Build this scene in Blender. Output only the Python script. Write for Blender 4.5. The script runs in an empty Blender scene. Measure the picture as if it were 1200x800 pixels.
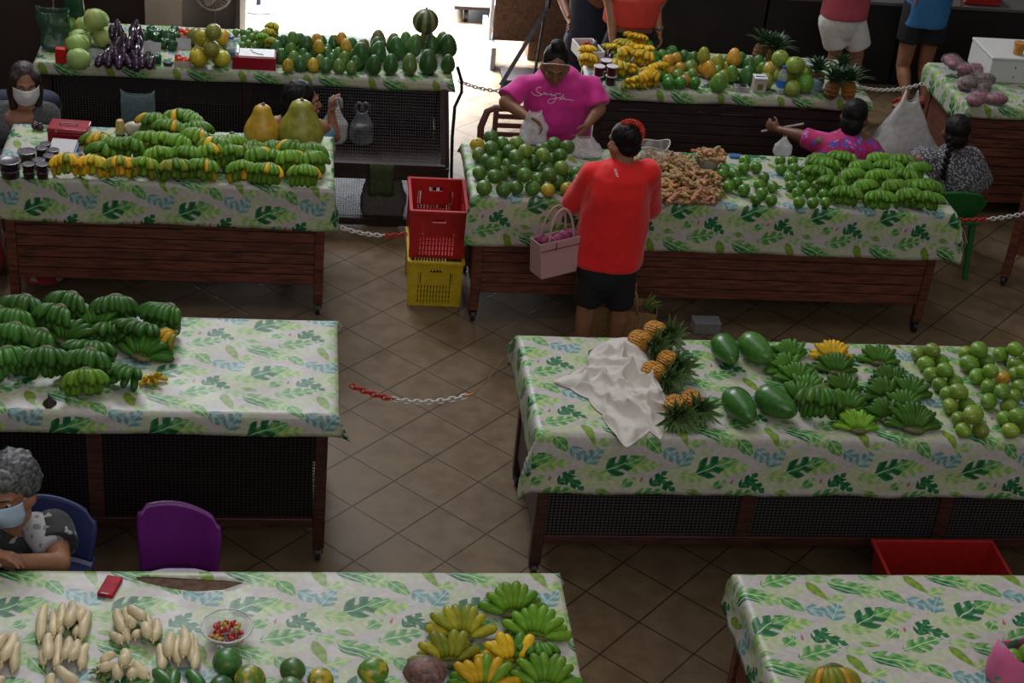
import bpy, bmesh, math, random
from mathutils import Vector, Matrix, Euler, noise
from mathutils.bvhtree import BVHTree
random.seed(7)
PI = math.pi
scene = bpy.context.scene
COL = scene.collection
V = Vector

# ------------------------------------------------------------------ camera
FPX, PIT, ROLL, YAW, CH = 1860.436, 0.532129, 0.105341, 0.944368515 - PI / 4, 4.837
_f = V((math.sin(YAW) * math.cos(PIT), math.cos(YAW) * math.cos(PIT), -math.sin(PIT)))
_r = V((math.cos(YAW), -math.sin(YAW), 0))
_u = _r.cross(_f)
CR = math.cos(ROLL) * _r + math.sin(ROLL) * _u
CU = -math.sin(ROLL) * _r + math.cos(ROLL) * _u
CF = _f
CAMLOC = V((0, 0, CH))
cd = bpy.data.cameras.new('camera')
cam = bpy.data.objects.new('camera', cd)
COL.objects.link(cam)
cd.sensor_width = 36.0
cd.lens = FPX / 1200 * 36
cd.clip_end = 200
m = Matrix.Identity(4)
for i in range(3):
    m[i][0], m[i][1], m[i][2], m[i][3] = CR[i], CU[i], -CF[i], CAMLOC[i]
cam.matrix_world = m
scene.camera = cam


def ray(px, py):
    return CF + CR * ((px - 600) / FPX) - CU * ((py - 400) / FPX)


def at(px, py, z=0.0):
    d = ray(px, py)
    return CAMLOC + d * ((z - CH) / d.z)


def aty(px, py, y):
    d = ray(px, py)
    return CAMLOC + d * (y / d.y)


def proj(w):
    d = V(w) - CAMLOC
    z = d.dot(CF)
    return 600 + FPX * d.dot(CR) / z, 400 - FPX * d.dot(CU) / z


# ------------------------------------------------------------------ mesh helpers
class MB:
    def __init__(s):
        s.v, s.f, s.uv = [], [], {}

    def add(s, vs, fs):
        b = len(s.v)
        s.v += [V(x) for x in vs]
        s.f += [tuple(b + i for i in f) for f in fs]
        return b

    def box(s, c, d, rot=None, taper=1.0):
        c = V(c)
        vs = []
        for z in (-.5, .5):
            k = taper if z < 0 else 1.0
            for x, y in ((-.5, -.5), (.5, -.5), (.5, .5), (-.5, .5)):
                p = V((x * d[0] * k, y * d[1] * k, z * d[2]))
                if rot is not None:
                    p = rot @ p
                vs.append(c + p)
        s.add(vs, [(3, 2, 1, 0), (4, 5, 6, 7), (0, 1, 5, 4), (1, 2, 6, 5), (2, 3, 7, 6), (3, 0, 4, 7)])

    def tube(s, pts, rad, seg=8, closed=False, cap=True, fx=1.0, up=None, mod=None):
        pts = [V(p) for p in pts]
        n = len(pts)
        if not isinstance(rad, (list, tuple)):
            rad = [rad] * n
        base = len(s.v)
        prev = None
        for i, p in enumerate(pts):
            if closed:
                t = pts[(i + 1) % n] - pts[i - 1]
            else:
                t = pts[min(i + 1, n - 1)] - pts[max(i - 1, 0)]
            if t.length < 1e-9:
                t = V((0, 0, 1))
            t.normalize()
            if prev is None:
                a = V(up) if up is not None else (V((0, 0, 1)) if abs(t.z) < .9 else V((1, 0, 0)))
                a = (a - t * a.dot(t)).normalized()
            else:
                a = prev - t * prev.dot(t)
                a = a.normalized() if a.length > 1e-6 else prev
            prev = a
            b = t.cross(a)
            for k in range(seg):
                th = 2 * PI * k / seg
                r = rad[i] * (mod(th) if mod else 1)
                s.v.append(p + a * math.cos(th) * r + b * math.sin(th) * r * fx)
        m_ = n if closed else n - 1
        for i in range(m_):
            for k in range(seg):
                j = (i + 1) % n
                s.f.append((base + i * seg + k, base + i * seg + (k + 1) % seg, base + j * seg + (k + 1) % seg, base + j * seg + k))
        if cap and not closed:
            s.f.append(tuple(base + k for k in reversed(range(seg))))
            s.f.append(tuple(base + (n - 1) * seg + k for k in range(seg)))

    def lathe(s, prof, seg=16, c=(0, 0, 0), mod=None, sx=1, sy=1, cap=True):
        """prof: list of (r, z)"""
        c = V(c)
        base = len(s.v)
        for r, z in prof:
            for k in range(seg):
                th = 2 * PI * k / seg
                q = r * (mod(th, z) if mod else 1)
                s.v.append(c + V((q * math.cos(th) * sx, q * math.sin(th) * sy, z)))
        for i in range(len(prof) - 1):
            for k in range(seg):
                s.f.append((base + i * seg + k, base + i * seg + (k + 1) % seg, base + (i + 1) * seg + (k + 1) % seg, base + (i + 1) * seg + k))
        if cap:
            s.f.append(tuple(base + k for k in reversed(range(seg))))
            s.f.append(tuple(base + (len(prof) - 1) * seg + k for k in range(seg)))

    def ell(s, c, r, seg=16, rings=10, M=None, fn=None):
        c = V(c)
        if not isinstance(r, (list, tuple, Vector)):
            r = (r, r, r)
        base = len(s.v)
        for i in range(rings + 1):
            ph = PI * i / rings
            if i in (0, rings):
                ks = 1
            else:
                ks = seg
            for k in range(ks):
                th = 2 * PI * k / seg
                d = V((math.sin(ph) * math.cos(th), math.sin(ph) * math.sin(th), math.cos(ph)))
                q = fn(d) if fn else 1.0
                p = V((d.x * r[0] * q, d.y * r[1] * q, d.z * r[2] * q))
                if M is not None:
                    p = M @ p
                s.v.append(c + p)
        def idx(i, k):
            if i == 0:
                return base
            if i == rings:
                return base + 1 + (rings - 1) * seg
            return base + 1 + (i - 1) * seg + k % seg
        for i in range(rings):
            for k in range(seg):
                q = [idx(i, k), idx(i + 1, k), idx(i + 1, k + 1), idx(i, k + 1)]
                o = []
                for x in q:
                    if x not in o:
                        o.append(x)
                s.f.append(tuple(o))

    def cone(s, p0, p1, r0, r1, seg=14, flat0=False, flat1=False, w=None, fx=1.0):
        """round cone; w: direction of the wide axis, fx: depth/width ratio"""
        p0, p1 = V(p0), V(p1)
        t = p1 - p0
        L = t.length
        t = t.normalized() if L > 1e-6 else V((0, 0, 1))
        a = V(w) if w is not None else (V((1, 0, 0)) if abs(t.x) < .9 else V((0, 1, 0)))
        a = (a - t * a.dot(t)).normalized()
        b = t.cross(a)
        rings = []
        if not flat0:
            for q in (88, 60, 30):
                an = math.radians(q)
                rings.append((p0 - t * r0 * math.sin(an) * min(1, fx + .2), r0 * math.cos(an)))
        for q in (0, .25, .5, .75, 1):
            rings.append((p0.lerp(p1, q), r0 + (r1 - r0) * q))
        if not flat1:
            for q in (30, 60, 88):
                an = math.radians(q)
                rings.append((p1 + t * r1 * math.sin(an) * min(1, fx + .2), r1 * math.cos(an)))
        base = len(s.v)
        for p, r in rings:
            for k in range(seg):
                th = 2 * PI * k / seg
                s.v.append(p + a * math.cos(th) * r + b * math.sin(th) * r * fx)
        for i in range(len(rings) - 1):
            for k in range(seg):
                s.f.append((base + i * seg + k, base + i * seg + (k + 1) % seg, base + (i + 1) * seg + (k + 1) % seg, base + (i + 1) * seg + k))
        s.f.append(tuple(base + k for k in reversed(range(seg))))
        s.f.append(tuple(base + (len(rings) - 1) * seg + k for k in range(seg)))

    def xf(s, M, start=0):
        for i in range(start, len(s.v)):
            s.v[i] = M @ s.v[i]

    def mesh(s, name, mt=None, smooth=True, sharp=None):
        me = bpy.data.meshes.new(name)
        me.from_pydata([tuple(v) for v in s.v], [], s.f)
        me.validate()
        bm = bmesh.new()
        bm.from_mesh(me)
        bmesh.ops.recalc_face_normals(bm, faces=bm.faces)
        bm.to_mesh(me)
        bm.free()
        if smooth:
            for p in me.polygons:
                p.use_smooth = True
            if sharp is not None:
                me.set_sharp_from_angle(angle=math.radians(sharp))
        if mt is not None:
            me.materials.append(mt)
        return me

    def obj(s, name, mt, parent=None, smooth=True, sharp=40, bevel=0, loc=None):
        me = s.mesh(name, mt, smooth, sharp)
        o = bpy.data.objects.new(name, me)
        COL.objects.link(o)
        if parent is not None:
            o.parent = parent
        if loc is not None:
            o.location = loc
        if bevel:
            b = o.modifiers.new('bevel', 'BEVEL')
            b.width = bevel
            b.segments = 2
            b.limit_method = 'ANGLE'
            b.angle_limit = math.radians(40)
        return o


def meshobj(name, me, parent=None, M=None, color=None):
    o = bpy.data.objects.new(name, me)
    COL.objects.link(o)
    if parent is not None:
        o.parent = parent
    if M is not None:
        o.matrix_basis = M
    if color is not None:
        o.color = color
    return o


def tag(o, label, cat, group=None, kind=None):
    if label:
        o['label'] = label
    if cat:
        o['category'] = cat
    if group:
        o['group'] = group
    if kind:
        o['kind'] = kind
    return o


def empty(name, loc, label, cat, group=None, rz=0):
    o = bpy.data.objects.new(name, None)
    COL.objects.link(o)
    o.location = loc
    o.rotation_euler = (0, 0, rz)
    o.empty_display_size = .05
    return tag(o, label, cat, group)


def struct(o):
    o['kind'] = 'structure'
    return o


def copy_tree(o, parent=None):
    c = o.copy()
    COL.objects.link(c)
    if parent is not None:
        c.parent = parent
    for ch in list(o.children):
        copy_tree(ch, c)
    return c


ORD = 'first second third fourth fifth sixth seventh eighth ninth tenth eleventh twelfth thirteenth fourteenth fifteenth sixteenth seventeenth eighteenth nineteenth twentieth'.split()


def order_label(objs, text, rowsize=None, rowname='row'):
    """labels by place: rows counted from the front, then from the left"""
    P = [(proj(o.matrix_world.translation if o.parent else o.location), o) for o in objs]
    n = len(P)
    if rowsize is None:
        rowsize = max(1, round(math.sqrt(n * 1.5)))
    P.sort(key=lambda t: -t[0][1])
    nr = math.ceil(n / rowsize)
    for r in range(nr):
        row = sorted(P[r * rowsize:(r + 1) * rowsize], key=lambda t: t[0][0])
        for k, (_, o) in enumerate(row):
            side = ORD[k] + ' from left' if k else 'leftmost'
            if k == len(row) - 1 and k:
                side = 'rightmost'
            if nr == 1:
                o['label'] = f'{text}, {side}'
            else:
                rn = 'front row' if r == 0 else ('back row' if r == nr - 1 else ORD[r] + ' row')
                o['label'] = f'{text}, {rn}, {side}'


# ------------------------------------------------------------------ materials
class NT:
    def __init__(s, name):
        s.m = bpy.data.materials.new(name)
        s.m.use_nodes = True
        s.t = s.m.node_tree
        s.b = s.t.nodes['Principled BSDF']

    def n(s, typ, **kw):
        x = s.t.nodes.new(typ)
        for k, v in kw.items():
            setattr(x, k, v)
        return x

    def l(s, a, b):
        s.t.links.new(a, b)

    def val(s, sock, v):
        if hasattr(v, 'is_output') or isinstance(v, bpy.types.NodeSocket):
            s.l(v, sock)
        else:
            sock.default_value = v

    def math(s, op, a, b=None, c=None, clamp=False):
        x = s.n('ShaderNodeMath', operation=op, use_clamp=clamp)
        s.val(x.inputs[0], a)
        if b is not None:
            s.val(x.inputs[1], b)
        if c is not None:
            s.val(x.inputs[2], c)
        return x.outputs[0]

    def mix(s, f, a, b, blend='MIX'):
        x = s.n('ShaderNodeMix', data_type='RGBA', blend_type=blend)
        s.val(x.inputs[0], f)
        s.val(x.inputs[6], a if not isinstance(a, tuple) else rgba(a))
        s.val(x.inputs[7], b if not isinstance(b, tuple) else rgba(b))
        return x.outputs[2]

    def noise(s, scale, detail=3, vec=None, rough=.55, dist=0):
        x = s.n('ShaderNodeTexNoise')
        x.inputs['Scale'].default_value = scale
        x.inputs['Detail'].default_value = detail
        x.inputs['Roughness'].default_value = rough
        x.inputs['Distortion'].default_value = dist
        if vec is not None:
            s.l(vec, x.inputs['Vector'])
        return x.outputs['Fac']

    def ramp(s, f, a, b, lo=0.0, hi=1.0):
        x = s.n('ShaderNodeMapRange', interpolation_type='SMOOTHSTEP')
        s.val(x.inputs[0], f)
        x.inputs[1].default_value = a
        x.inputs[2].default_value = b
        x.inputs[3].default_value = lo
        x.inputs[4].default_value = hi
        return x.outputs[0]

    def obj(s, scale=None):
        tc = s.n('ShaderNodeTexCoord')
        o = tc.outputs['Object']
        if scale is not None:
            mp = s.n('ShaderNodeMapping')
            mp.inputs['Scale'].default_value = scale
            s.l(o, mp.inputs['Vector'])
            o = mp.outputs[0]
        return o

    def bump(s, h, strength=.3, dist=.002):
        x = s.n('ShaderNodeBump')
        x.inputs['Strength'].default_value = strength
        x.inputs['Distance'].default_value = dist
        s.l(h, x.inputs['Height'])
        s.l(x.outputs[0], s.b.inputs['Normal'])

    def base(s, c):
        s.val(s.b.inputs['Base Color'], rgba(c) if isinstance(c, tuple) else c)

    def set(s, rough=.5, metal=0, spec=.5, coat=0, trans=0, alpha=None, sheen=0, sss=0):
        b = s.b.inputs
        s.val(b['Roughness'], rough)
        s.val(b['Metallic'], metal)
        b['Specular IOR Level'].default_value = spec
        b['Coat Weight'].default_value = coat
        b['Transmission Weight'].default_value = trans
        if sheen:
            b['Sheen Weight'].default_value = sheen
        if alpha is not None:
            s.val(b['Alpha'], alpha)
        return s.m


def rgba(c):
    return (c[0], c[1], c[2], 1.0) if len(c) == 3 else c


def srgb(r, g, b):
    f = lambda x: (x / 255 / 12.92) if x <= 10 else ((x / 255 + .055) / 1.055) ** 2.4
    return (f(r), f(g), f(b))


def plain(name, c, rough=.5, metal=0, var=.25, scale=25, bump=0, spec=.5, coat=0, sheen=0, stretch=None, trans=0):
    """one colour with a soft procedural mottle"""
    t = NT(name)
    f = t.noise(scale, 4, t.obj(stretch))
    dark = tuple(x * (1 - var) for x in c)
    lite = tuple(min(1, x * (1 + var)) for x in c)
    t.base(t.mix(t.ramp(f, .3, .7), dark, lite))
    if bump:
        t.bump(f, bump, .003)
    return t.set(rough, metal, spec, coat, trans, sheen=sheen)


def objcol(name, rough=.4, var=.3, scale=30, ripe=None, speck=0, bump=0, ripescale=9, coat=0, spec=.5):
    """colour taken from the object, mottled; the object's alpha says how far it has ripened"""
    t = NT(name)
    oi = t.n('ShaderNodeObjectInfo')
    c = oi.outputs['Color']
    vec = t.n('ShaderNodeVectorMath', operation='ADD')
    t.l(t.obj(), vec.inputs[0])
    cx = t.n('ShaderNodeCombineXYZ')
    rr = t.math('MULTIPLY', oi.outputs['Random'], 37.0)
    for i in range(3):
        t.l(rr, cx.inputs[i])
    t.l(cx.outputs[0], vec.inputs[1])
    p = vec.outputs[0]
    f = t.noise(scale, 3, p)
    hs = t.n('ShaderNodeHueSaturation')
    t.l(c, hs.inputs['Color'])
    t.l(t.ramp(f, .3, .7, 1 - var, 1 + var), hs.inputs['Value'])
    col = hs.outputs[0]
    if ripe is not None:
        g = t.noise(ripescale, 2, p)
        k = t.math('ADD', t.math('SUBTRACT', g, .5), oi.outputs['Alpha'])
        col = t.mix(t.ramp(k, .4, .62), col, ripe)
    if speck:
        g = t.noise(140, 1, p)
        col = t.mix(t.ramp(g, .62, .7, 0, speck), col, (.35, .38, .12))
    t.base(col)
    if bump:
        t.bump(t.noise(160, 2, p), bump, .001)
    return t.set(rough, 0, spec, coat)
# ------------------------------------------------------------------ leaf-print oilcloth (all node based)
def oilcloth(name='oilcloth', base=(.45, .415, .395)):
    t = NT(name)
    uvn = t.n('ShaderNodeUVMap', uv_map='UVMap')
    wob = t.n('ShaderNodeTexNoise')
    wob.inputs['Scale'].default_value = 7
    wob.inputs['Detail'].default_value = 2
    t.l(uvn.outputs[0], wob.inputs['Vector'])
    sub = t.n('ShaderNodeVectorMath', operation='SUBTRACT')
    t.l(wob.outputs['Color'], sub.inputs[0])
    sub.inputs[1].default_value = (.5, .5, .5)
    sc = t.n('ShaderNodeVectorMath', operation='SCALE')
    t.l(sub.outputs[0], sc.inputs[0])
    sc.inputs['Scale'].default_value = .05
    ad = t.n('ShaderNodeVectorMath', operation='ADD')
    t.l(uvn.outputs[0], ad.inputs[0])
    t.l(sc.outputs[0], ad.inputs[1])
    uv = ad.outputs[0]
    tone = t.noise(14, 3, uvn.outputs[0])
    tone2 = t.noise(45, 2, uvn.outputs[0])
    big = t.noise(2.1, 2, uvn.outputs[0])
    col = t.mix(t.ramp(tone, .35, .7), tuple(x * .9 for x in base), tuple(min(1, x * 1.06) for x in base))
    # little grey speckles of the print
    col = t.mix(t.ramp(t.noise(60, 1, uvn.outputs[0]), .68, .74, 0, .55), col, (.25, .26, .30))

    def leaf(c, cx, cy, ang, L, W, c1, c2, slits=0, rib=(.7, .75, .6), op=1.0, power=.7, ribs=60):
        s = t.n('ShaderNodeVectorMath', operation='SUBTRACT')
        t.l(uv, s.inputs[0])
        s.inputs[1].default_value = (cx - .5, cy - .5, 0)
        fr = t.n('ShaderNodeVectorMath', operation='FRACTION')
        t.l(s.outputs[0], fr.inputs[0])
        s2 = t.n('ShaderNodeVectorMath', operation='SUBTRACT')
        t.l(fr.outputs[0], s2.inputs[0])
        s2.inputs[1].default_value = (.5, .5, 0)
        ro = t.n('ShaderNodeVectorRotate', rotation_type='Z_AXIS')
        t.l(s2.outputs[0], ro.inputs['Vector'])
        ro.inputs['Angle'].default_value = -math.radians(ang)
        L, W = L * 1.22, W * 1.32
        sp = t.n('ShaderNodeSeparateXYZ')
        t.l(ro.outputs[0], sp.inputs[0])
        u, v = sp.outputs[0], sp.outputs[1]
        q = t.math('ADD', t.math('DIVIDE', u, L), .5, clamp=True)
        prof = t.math('MULTIPLY', t.math('SINE', t.math('MULTIPLY', t.math('POWER', q, power), PI)), W)
        av = t.math('ABSOLUTE', v)
        d = t.math('SUBTRACT', prof, av)
        fine = t.math('SINE', t.math('ADD', t.math('MULTIPLY', u, ribs), t.math('MULTIPLY', av, -ribs * .8)))
        if slits:
            sl = t.math('SINE', t.math('ADD', t.math('MULTIPLY', u, slits), t.math('MULTIPLY', av, -slits * .7)))
            cut = t.math('MULTIPLY', t.ramp(sl, .45, .75), t.ramp(t.math('DIVIDE', av, t.math('MAXIMUM', prof, .001)), .25, .5))
            d = t.math('SUBTRACT', d, t.math('MULTIPLY', cut, W))
        mk = t.math('MULTIPLY', t.ramp(d, -.003, .006), op)
        k = t.math('ADD', t.math('MULTIPLY', fine, .18), tone)
        lc = t.mix(t.ramp(k, .25, .8), c1, c2)
        lc = t.mix(t.ramp(av, .002, .007, .75, 0), lc, rib)
        return t.mix(mk, c, lc)

    Gd, Gm, Gl = (.006, .085, .028), (.045, .22, .05), (.19, .36, .11)
    Ol, Pa, Te, Tl = (.12, .21, .018), (.36, .43, .20), (.10, .23, .23), (.27, .40, .40)
    # pale washes first
    for a in ((.70, .12, -8, .75, .11, Pa, (.46, .48, .33), 0, (.36, .42, .22), .75),
              (.28, .02, 6, .55, .06, Pa, (.47, .48, .36), 0, (.30, .38, .20), .6),
              (.16, .74, 12, .5, .09, Pa, (.45, .47, .32), 40, (.5, .5, .4), .7),
              (.62, .42, 35, .5, .07, Pa, (.46, .49, .33), 0, (.28, .40, .2), .6)):
        col = leaf(col, *a)
    for a in ((.93, .67, -28, .36, .085, Gl, (.36, .48, .15), 55, (.5, .55, .3)),       # lime leaf
              (.80, .74, -24, .40, .075, Gm, Gl, 42, (.65, .72, .55)),                  # mid-green leaf
              (.74, .70, -30, .30, .03, Gd, Gm, 0, (.6, .7, .55)),
              (.44, .71, -68, .27, .042, Ol, (.20, .30, .03), 0, (.22, .31, .06)),      # small olive leaf
              (.36, .44, -35, .24, .065, Te, Tl, 70, (.45, .55, .55)),                  # blue pair
              (.51, .43, 55, .22, .075, Te, Tl, 70, (.45, .55, .55)),
              (.06, .30, 5, .34, .085, Gl, (.42, .50, .17), 50, (.3, .42, .12)),        # round lime leaf
              (.845, .33, 28, .36, .105, Gd, Gm, 44, (.62, .72, .6), 1.0, .62, 44),     # split dark leaf
              (.97, .37, 25, .20, .05, Gm, Gl, 0, (.5, .62, .4)),
              (.25, .14, 48, .22, .06, Gd, (.02, .16, .06), 60, (.05, .25, .1)),        # dark palm
              (.35, .05, -38, .24, .055, Gd, (.02, .16, .06), 60, (.05, .25, .1)),
              (.16, .92, 14, .40, .075, Gm, Gl, 52, (.6, .7, .5)),                      # light split leaf
              (.52, .88, -18, .22, .05, Gl, (.35, .46, .2), 48, (.5, .58, .4)),
              (.66, .96, -15, .16, .03, Ol, Gl, 0, (.3, .4, .2))):
        col = leaf(col, *a)
    for a in ((.60, .60, 20, .20, .05, Gl, (.38, .46, .16), 60, (.5, .56, .35)), (.15, .55, -50, .22, .055, Gm, Gl, 0, (.55, .65, .42)), (.62, .17, -12, .26, .06, Gl, (.34, .44, .16), 48, (.48, .56, .32)), (.92, .08, 40, .18, .05, Gm, Gl, 50, (.5, .6, .4))):
        col = leaf(col, *a)
    # small plum tick
    col = leaf(col, .06, .12, 75, .07, .012, (.33, .08, .12), (.4, .12, .16), 0, (.33, .1, .14))
    t.base(col)
    t.bump(t.noise(9, 3, uvn.outputs[0]), .25, .004)
    return t.set(t.ramp(big, .3, .7, .38, .5), 0, .4, 0)


M_CLOTH = oilcloth()
M_WOOD = plain('dark_red_wood', (.105, .028, .015), .5, 0, .55, 6, .15, stretch=(1, 9, 9))
M_WOODD = plain('near_black_wood', (.020, .009, .008), .5, 0, .5, 8, .1, stretch=(1, 6, 6))
M_WOODB = plain('brown_board', (.10, .045, .022), .5, 0, .4, 7, .1, stretch=(6, 1, 6))
M_BLACK = plain('black_rubber', (.012, .012, .013), .5, 0, .3)
M_STEEL = plain('grey_steel', (.25, .25, .26), .35, .8, .2)
M_DARKMETAL = plain('dark_metal', (.035, .035, .04), .4, .6, .2)
M_WHITE = plain('white_plastic', (.72, .72, .73), .35, 0, .05)
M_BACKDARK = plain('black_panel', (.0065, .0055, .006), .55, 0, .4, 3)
M_TORN = plain('worn_table_board', (.105, .062, .042), .85, 0, .3, 30, spec=.1)
M_WOODM = plain('dark_brown_frame', (.045, .014, .010), .5, 0, .5, 6, .1, stretch=(1, 9, 9))


def mesh_mat(name, col, hole, scale, alpha_hole=0.0):
    """perforated sheet: hexagon-like holes"""
    t = NT(name)
    mp = t.obj((scale, 0, scale * 1.15))
    w = t.n('ShaderNodeTexVoronoi', feature='F1')
    w.inputs['Randomness'].default_value = 0.0
    w.inputs['Scale'].default_value = 1.0
    t.l(mp, w.inputs['Vector'])
    k = t.ramp(w.outputs['Distance'], hole, hole + .08)
    t.base(col)
    return t.set(.45, .2, .4, alpha=k)


M_MESH = mesh_mat('perforated_sheet', (.05, .044, .046), .36, 52)
M_MESHD = mesh_mat('dark_perforated_sheet', (.016, .012, .013), .30, 52)
M_MESHG = mesh_mat('grey_wire_mesh', (.030, .028, .030), .52, 60)


# ------------------------------------------------------------------ floor
def floor_mat():
    t = NT('diagonal_floor_tile')
    tc = t.n('ShaderNodeTexCoord')
    mp = t.n('ShaderNodeMapping')
    s = .31
    # world -> tile grid (45 degrees)
    x0, y0 = .7545, 7.334
    mp.vector_type = 'POINT'
    sub = t.n('ShaderNodeVectorMath', operation='SUBTRACT')
    t.l(tc.outputs['Object'], sub.inputs[0])
    sub.inputs[1].default_value = (x0, y0, 0)
    ro = t.n('ShaderNodeVectorRotate', rotation_type='Z_AXIS')
    t.l(sub.outputs[0], ro.inputs['Vector'])
    ro.inputs['Angle'].default_value = -PI / 4
    dv = t.n('ShaderNodeVectorMath', operation='SCALE')
    t.l(ro.outputs[0], dv.inputs[0])
    dv.inputs['Scale'].default_value = 1 / s
    fr = t.n('ShaderNodeVectorMath', operation='FRACTION')
    t.l(dv.outputs[0], fr.inputs[0])
    fl = t.n('ShaderNodeVectorMath', operation='FLOOR')
    t.l(dv.outputs[0], fl.inputs[0])
    wn = t.n('ShaderNodeTexWhiteNoise', noise_dimensions='2D')
    t.l(fl.outputs[0], wn.inputs['Vector'])
    sp = t.n('ShaderNodeSeparateXYZ')
    t.l(fr.outputs[0], sp.inputs[0])
    def edge(q):
        return t.math('SUBTRACT', .5, t.math('ABSOLUTE', t.math('SUBTRACT', q, .5)))
    e = t.math('MINIMUM', edge(sp.outputs[0]), edge(sp.outputs[1]))
    g = t.ramp(e, .008, .02)
    f = t.noise(9, 5, tc.outputs['Object'])
    f2 = t.noise(60, 3, tc.outputs['Object'])
    c = t.mix(t.ramp(f, .3, .7), (.122, .077, .040), (.180, .120, .066))
    c = t.mix(t.ramp(f2, .35, .75, 0, .4), c, (.11, .08, .055))
    c = t.mix(t.math('MULTIPLY', wn.outputs['Value'], .25), c, (.13, .10, .07))
    c = t.mix(g, (.045, .028, .018), c)
    t.base(c)
    t.bump(g, .3, .002)
    return t.set(t.ramp(f, .3, .7, .34, .46), 0, .17)


mb = MB()
mb.box((1.5, 8.5, -.05), (24, 24, .1))
struct(mb.obj('floor', floor_mat(), smooth=False))


# ------------------------------------------------------------------ market tables
def caster(mbm, x, y):
    mbm.tube([(x - .012, y, .035), (x + .012, y, .035)], .035, 14)
    mbm.box((x, y + .012, .075), (.05, .05, .012))
    mbm.box((x - .02, y + .008, .055), (.005, .035, .04))
    mbm.box((x + .02, y + .008, .055), (.005, .035, .04))


def market_table(label, x0, x1, y0, y1, z=.86, style='plank', low=.2, legin=.03, parts='fbs', wood=None, casters=True, sheet='M_MESH'):
    cx, cy = (x0 + x1) / 2, (y0 + y1) / 2
    root = empty('market_table', (cx, cy, 0), label, 'table', 'market tables')
    wood = wood or M_WOOD
    hx, hy = (x1 - x0) / 2, (y1 - y0) / 2
    top = MB()
    top.box((0, 0, z - .018), (2 * hx, 2 * hy, .028))
    top.obj('table_top', M_WOOD, root, bevel=.004)
    lx, ly = hx - legin - .03, hy - legin - .03
    for sx in (-1, 1):
        for sy in (-1, 1):
            l = MB()
            l.box((sx * lx, sy * ly, (z + .06) / 2), (.055, .055, z - .1))
            lo = l.obj('leg', wood, root, bevel=.004)
            if casters:
                c = MB()
                caster(c, sx * lx, sy * ly)
                c.obj('caster', M_BLACK, lo)
    fz0, fz1 = low, z - .035
    # shelf inside
    sh = MB()
    sh.box((0, 0, low + .02), (2 * lx - .06, 2 * ly - .06, .02))
    sh.obj('shelf', M_WOODD, root)
    def panel(name, sy):
        p = MB()
        yy = sy * (ly + .01)
        if style == 'plank':
            n = max(4, round((fz1 - fz0) / .07))
            h = (fz1 - fz0) / n
            for i in range(n):
                zz = fz0 + h * (i + .5)
                R = Matrix.Rotation(math.radians(4 * sy), 3, 'X')
                p.box((0, yy, zz), (2 * lx - .055, .014, h * .885), R)
            po = p.obj(name, wood, root, bevel=.002)
            k = MB()
            k.box((0, yy - sy * .012, (fz0 + fz1) / 2), (2 * lx - .06, .006, fz1 - fz0))
            k.obj('backing', M_WOODD, po)
        else:
            f = MB()
            for zz in (fz0 + .025, fz1 - .03):
                f.box((0, yy, zz), (2 * lx - .055, .03, .05))
            m = max(2, round(2 * lx / 1.1) + 1)
            for i in range(m):
                xx = -lx + 2 * lx * i / (m - 1)
                if 0 < i < m - 1:
                    f.box((xx, yy, (fz0 + fz1) / 2), (.07, .028, fz1 - fz0 - .1))
            fr = f.obj(name, wood, root, bevel=.003)
            g = MB()
            g.box((0, yy, (fz0 + fz1) / 2), (2 * lx - .06, .004, fz1 - fz0 - .08))
            g.obj('perforated_sheet', globals()[sheet], fr, smooth=False)
    panel('front_panel', -1)
    b = MB()
    b.box((0, ly + .01, (fz0 + fz1) / 2), (2 * lx - .055, .016, fz1 - fz0))
    b.obj('back_panel', M_WOODD, root)
    for sx in (-1, 1):
        p = MB()
        n = 6
        h = (fz1 - fz0) / n
        for i in range(n):
            p.box((sx * (lx + .01), 0, fz0 + h * (i + .5)), (.014, 2 * ly - .055, h * .97))
        p.obj('side_panel', wood, root, bevel=.002)
    return root


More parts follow.
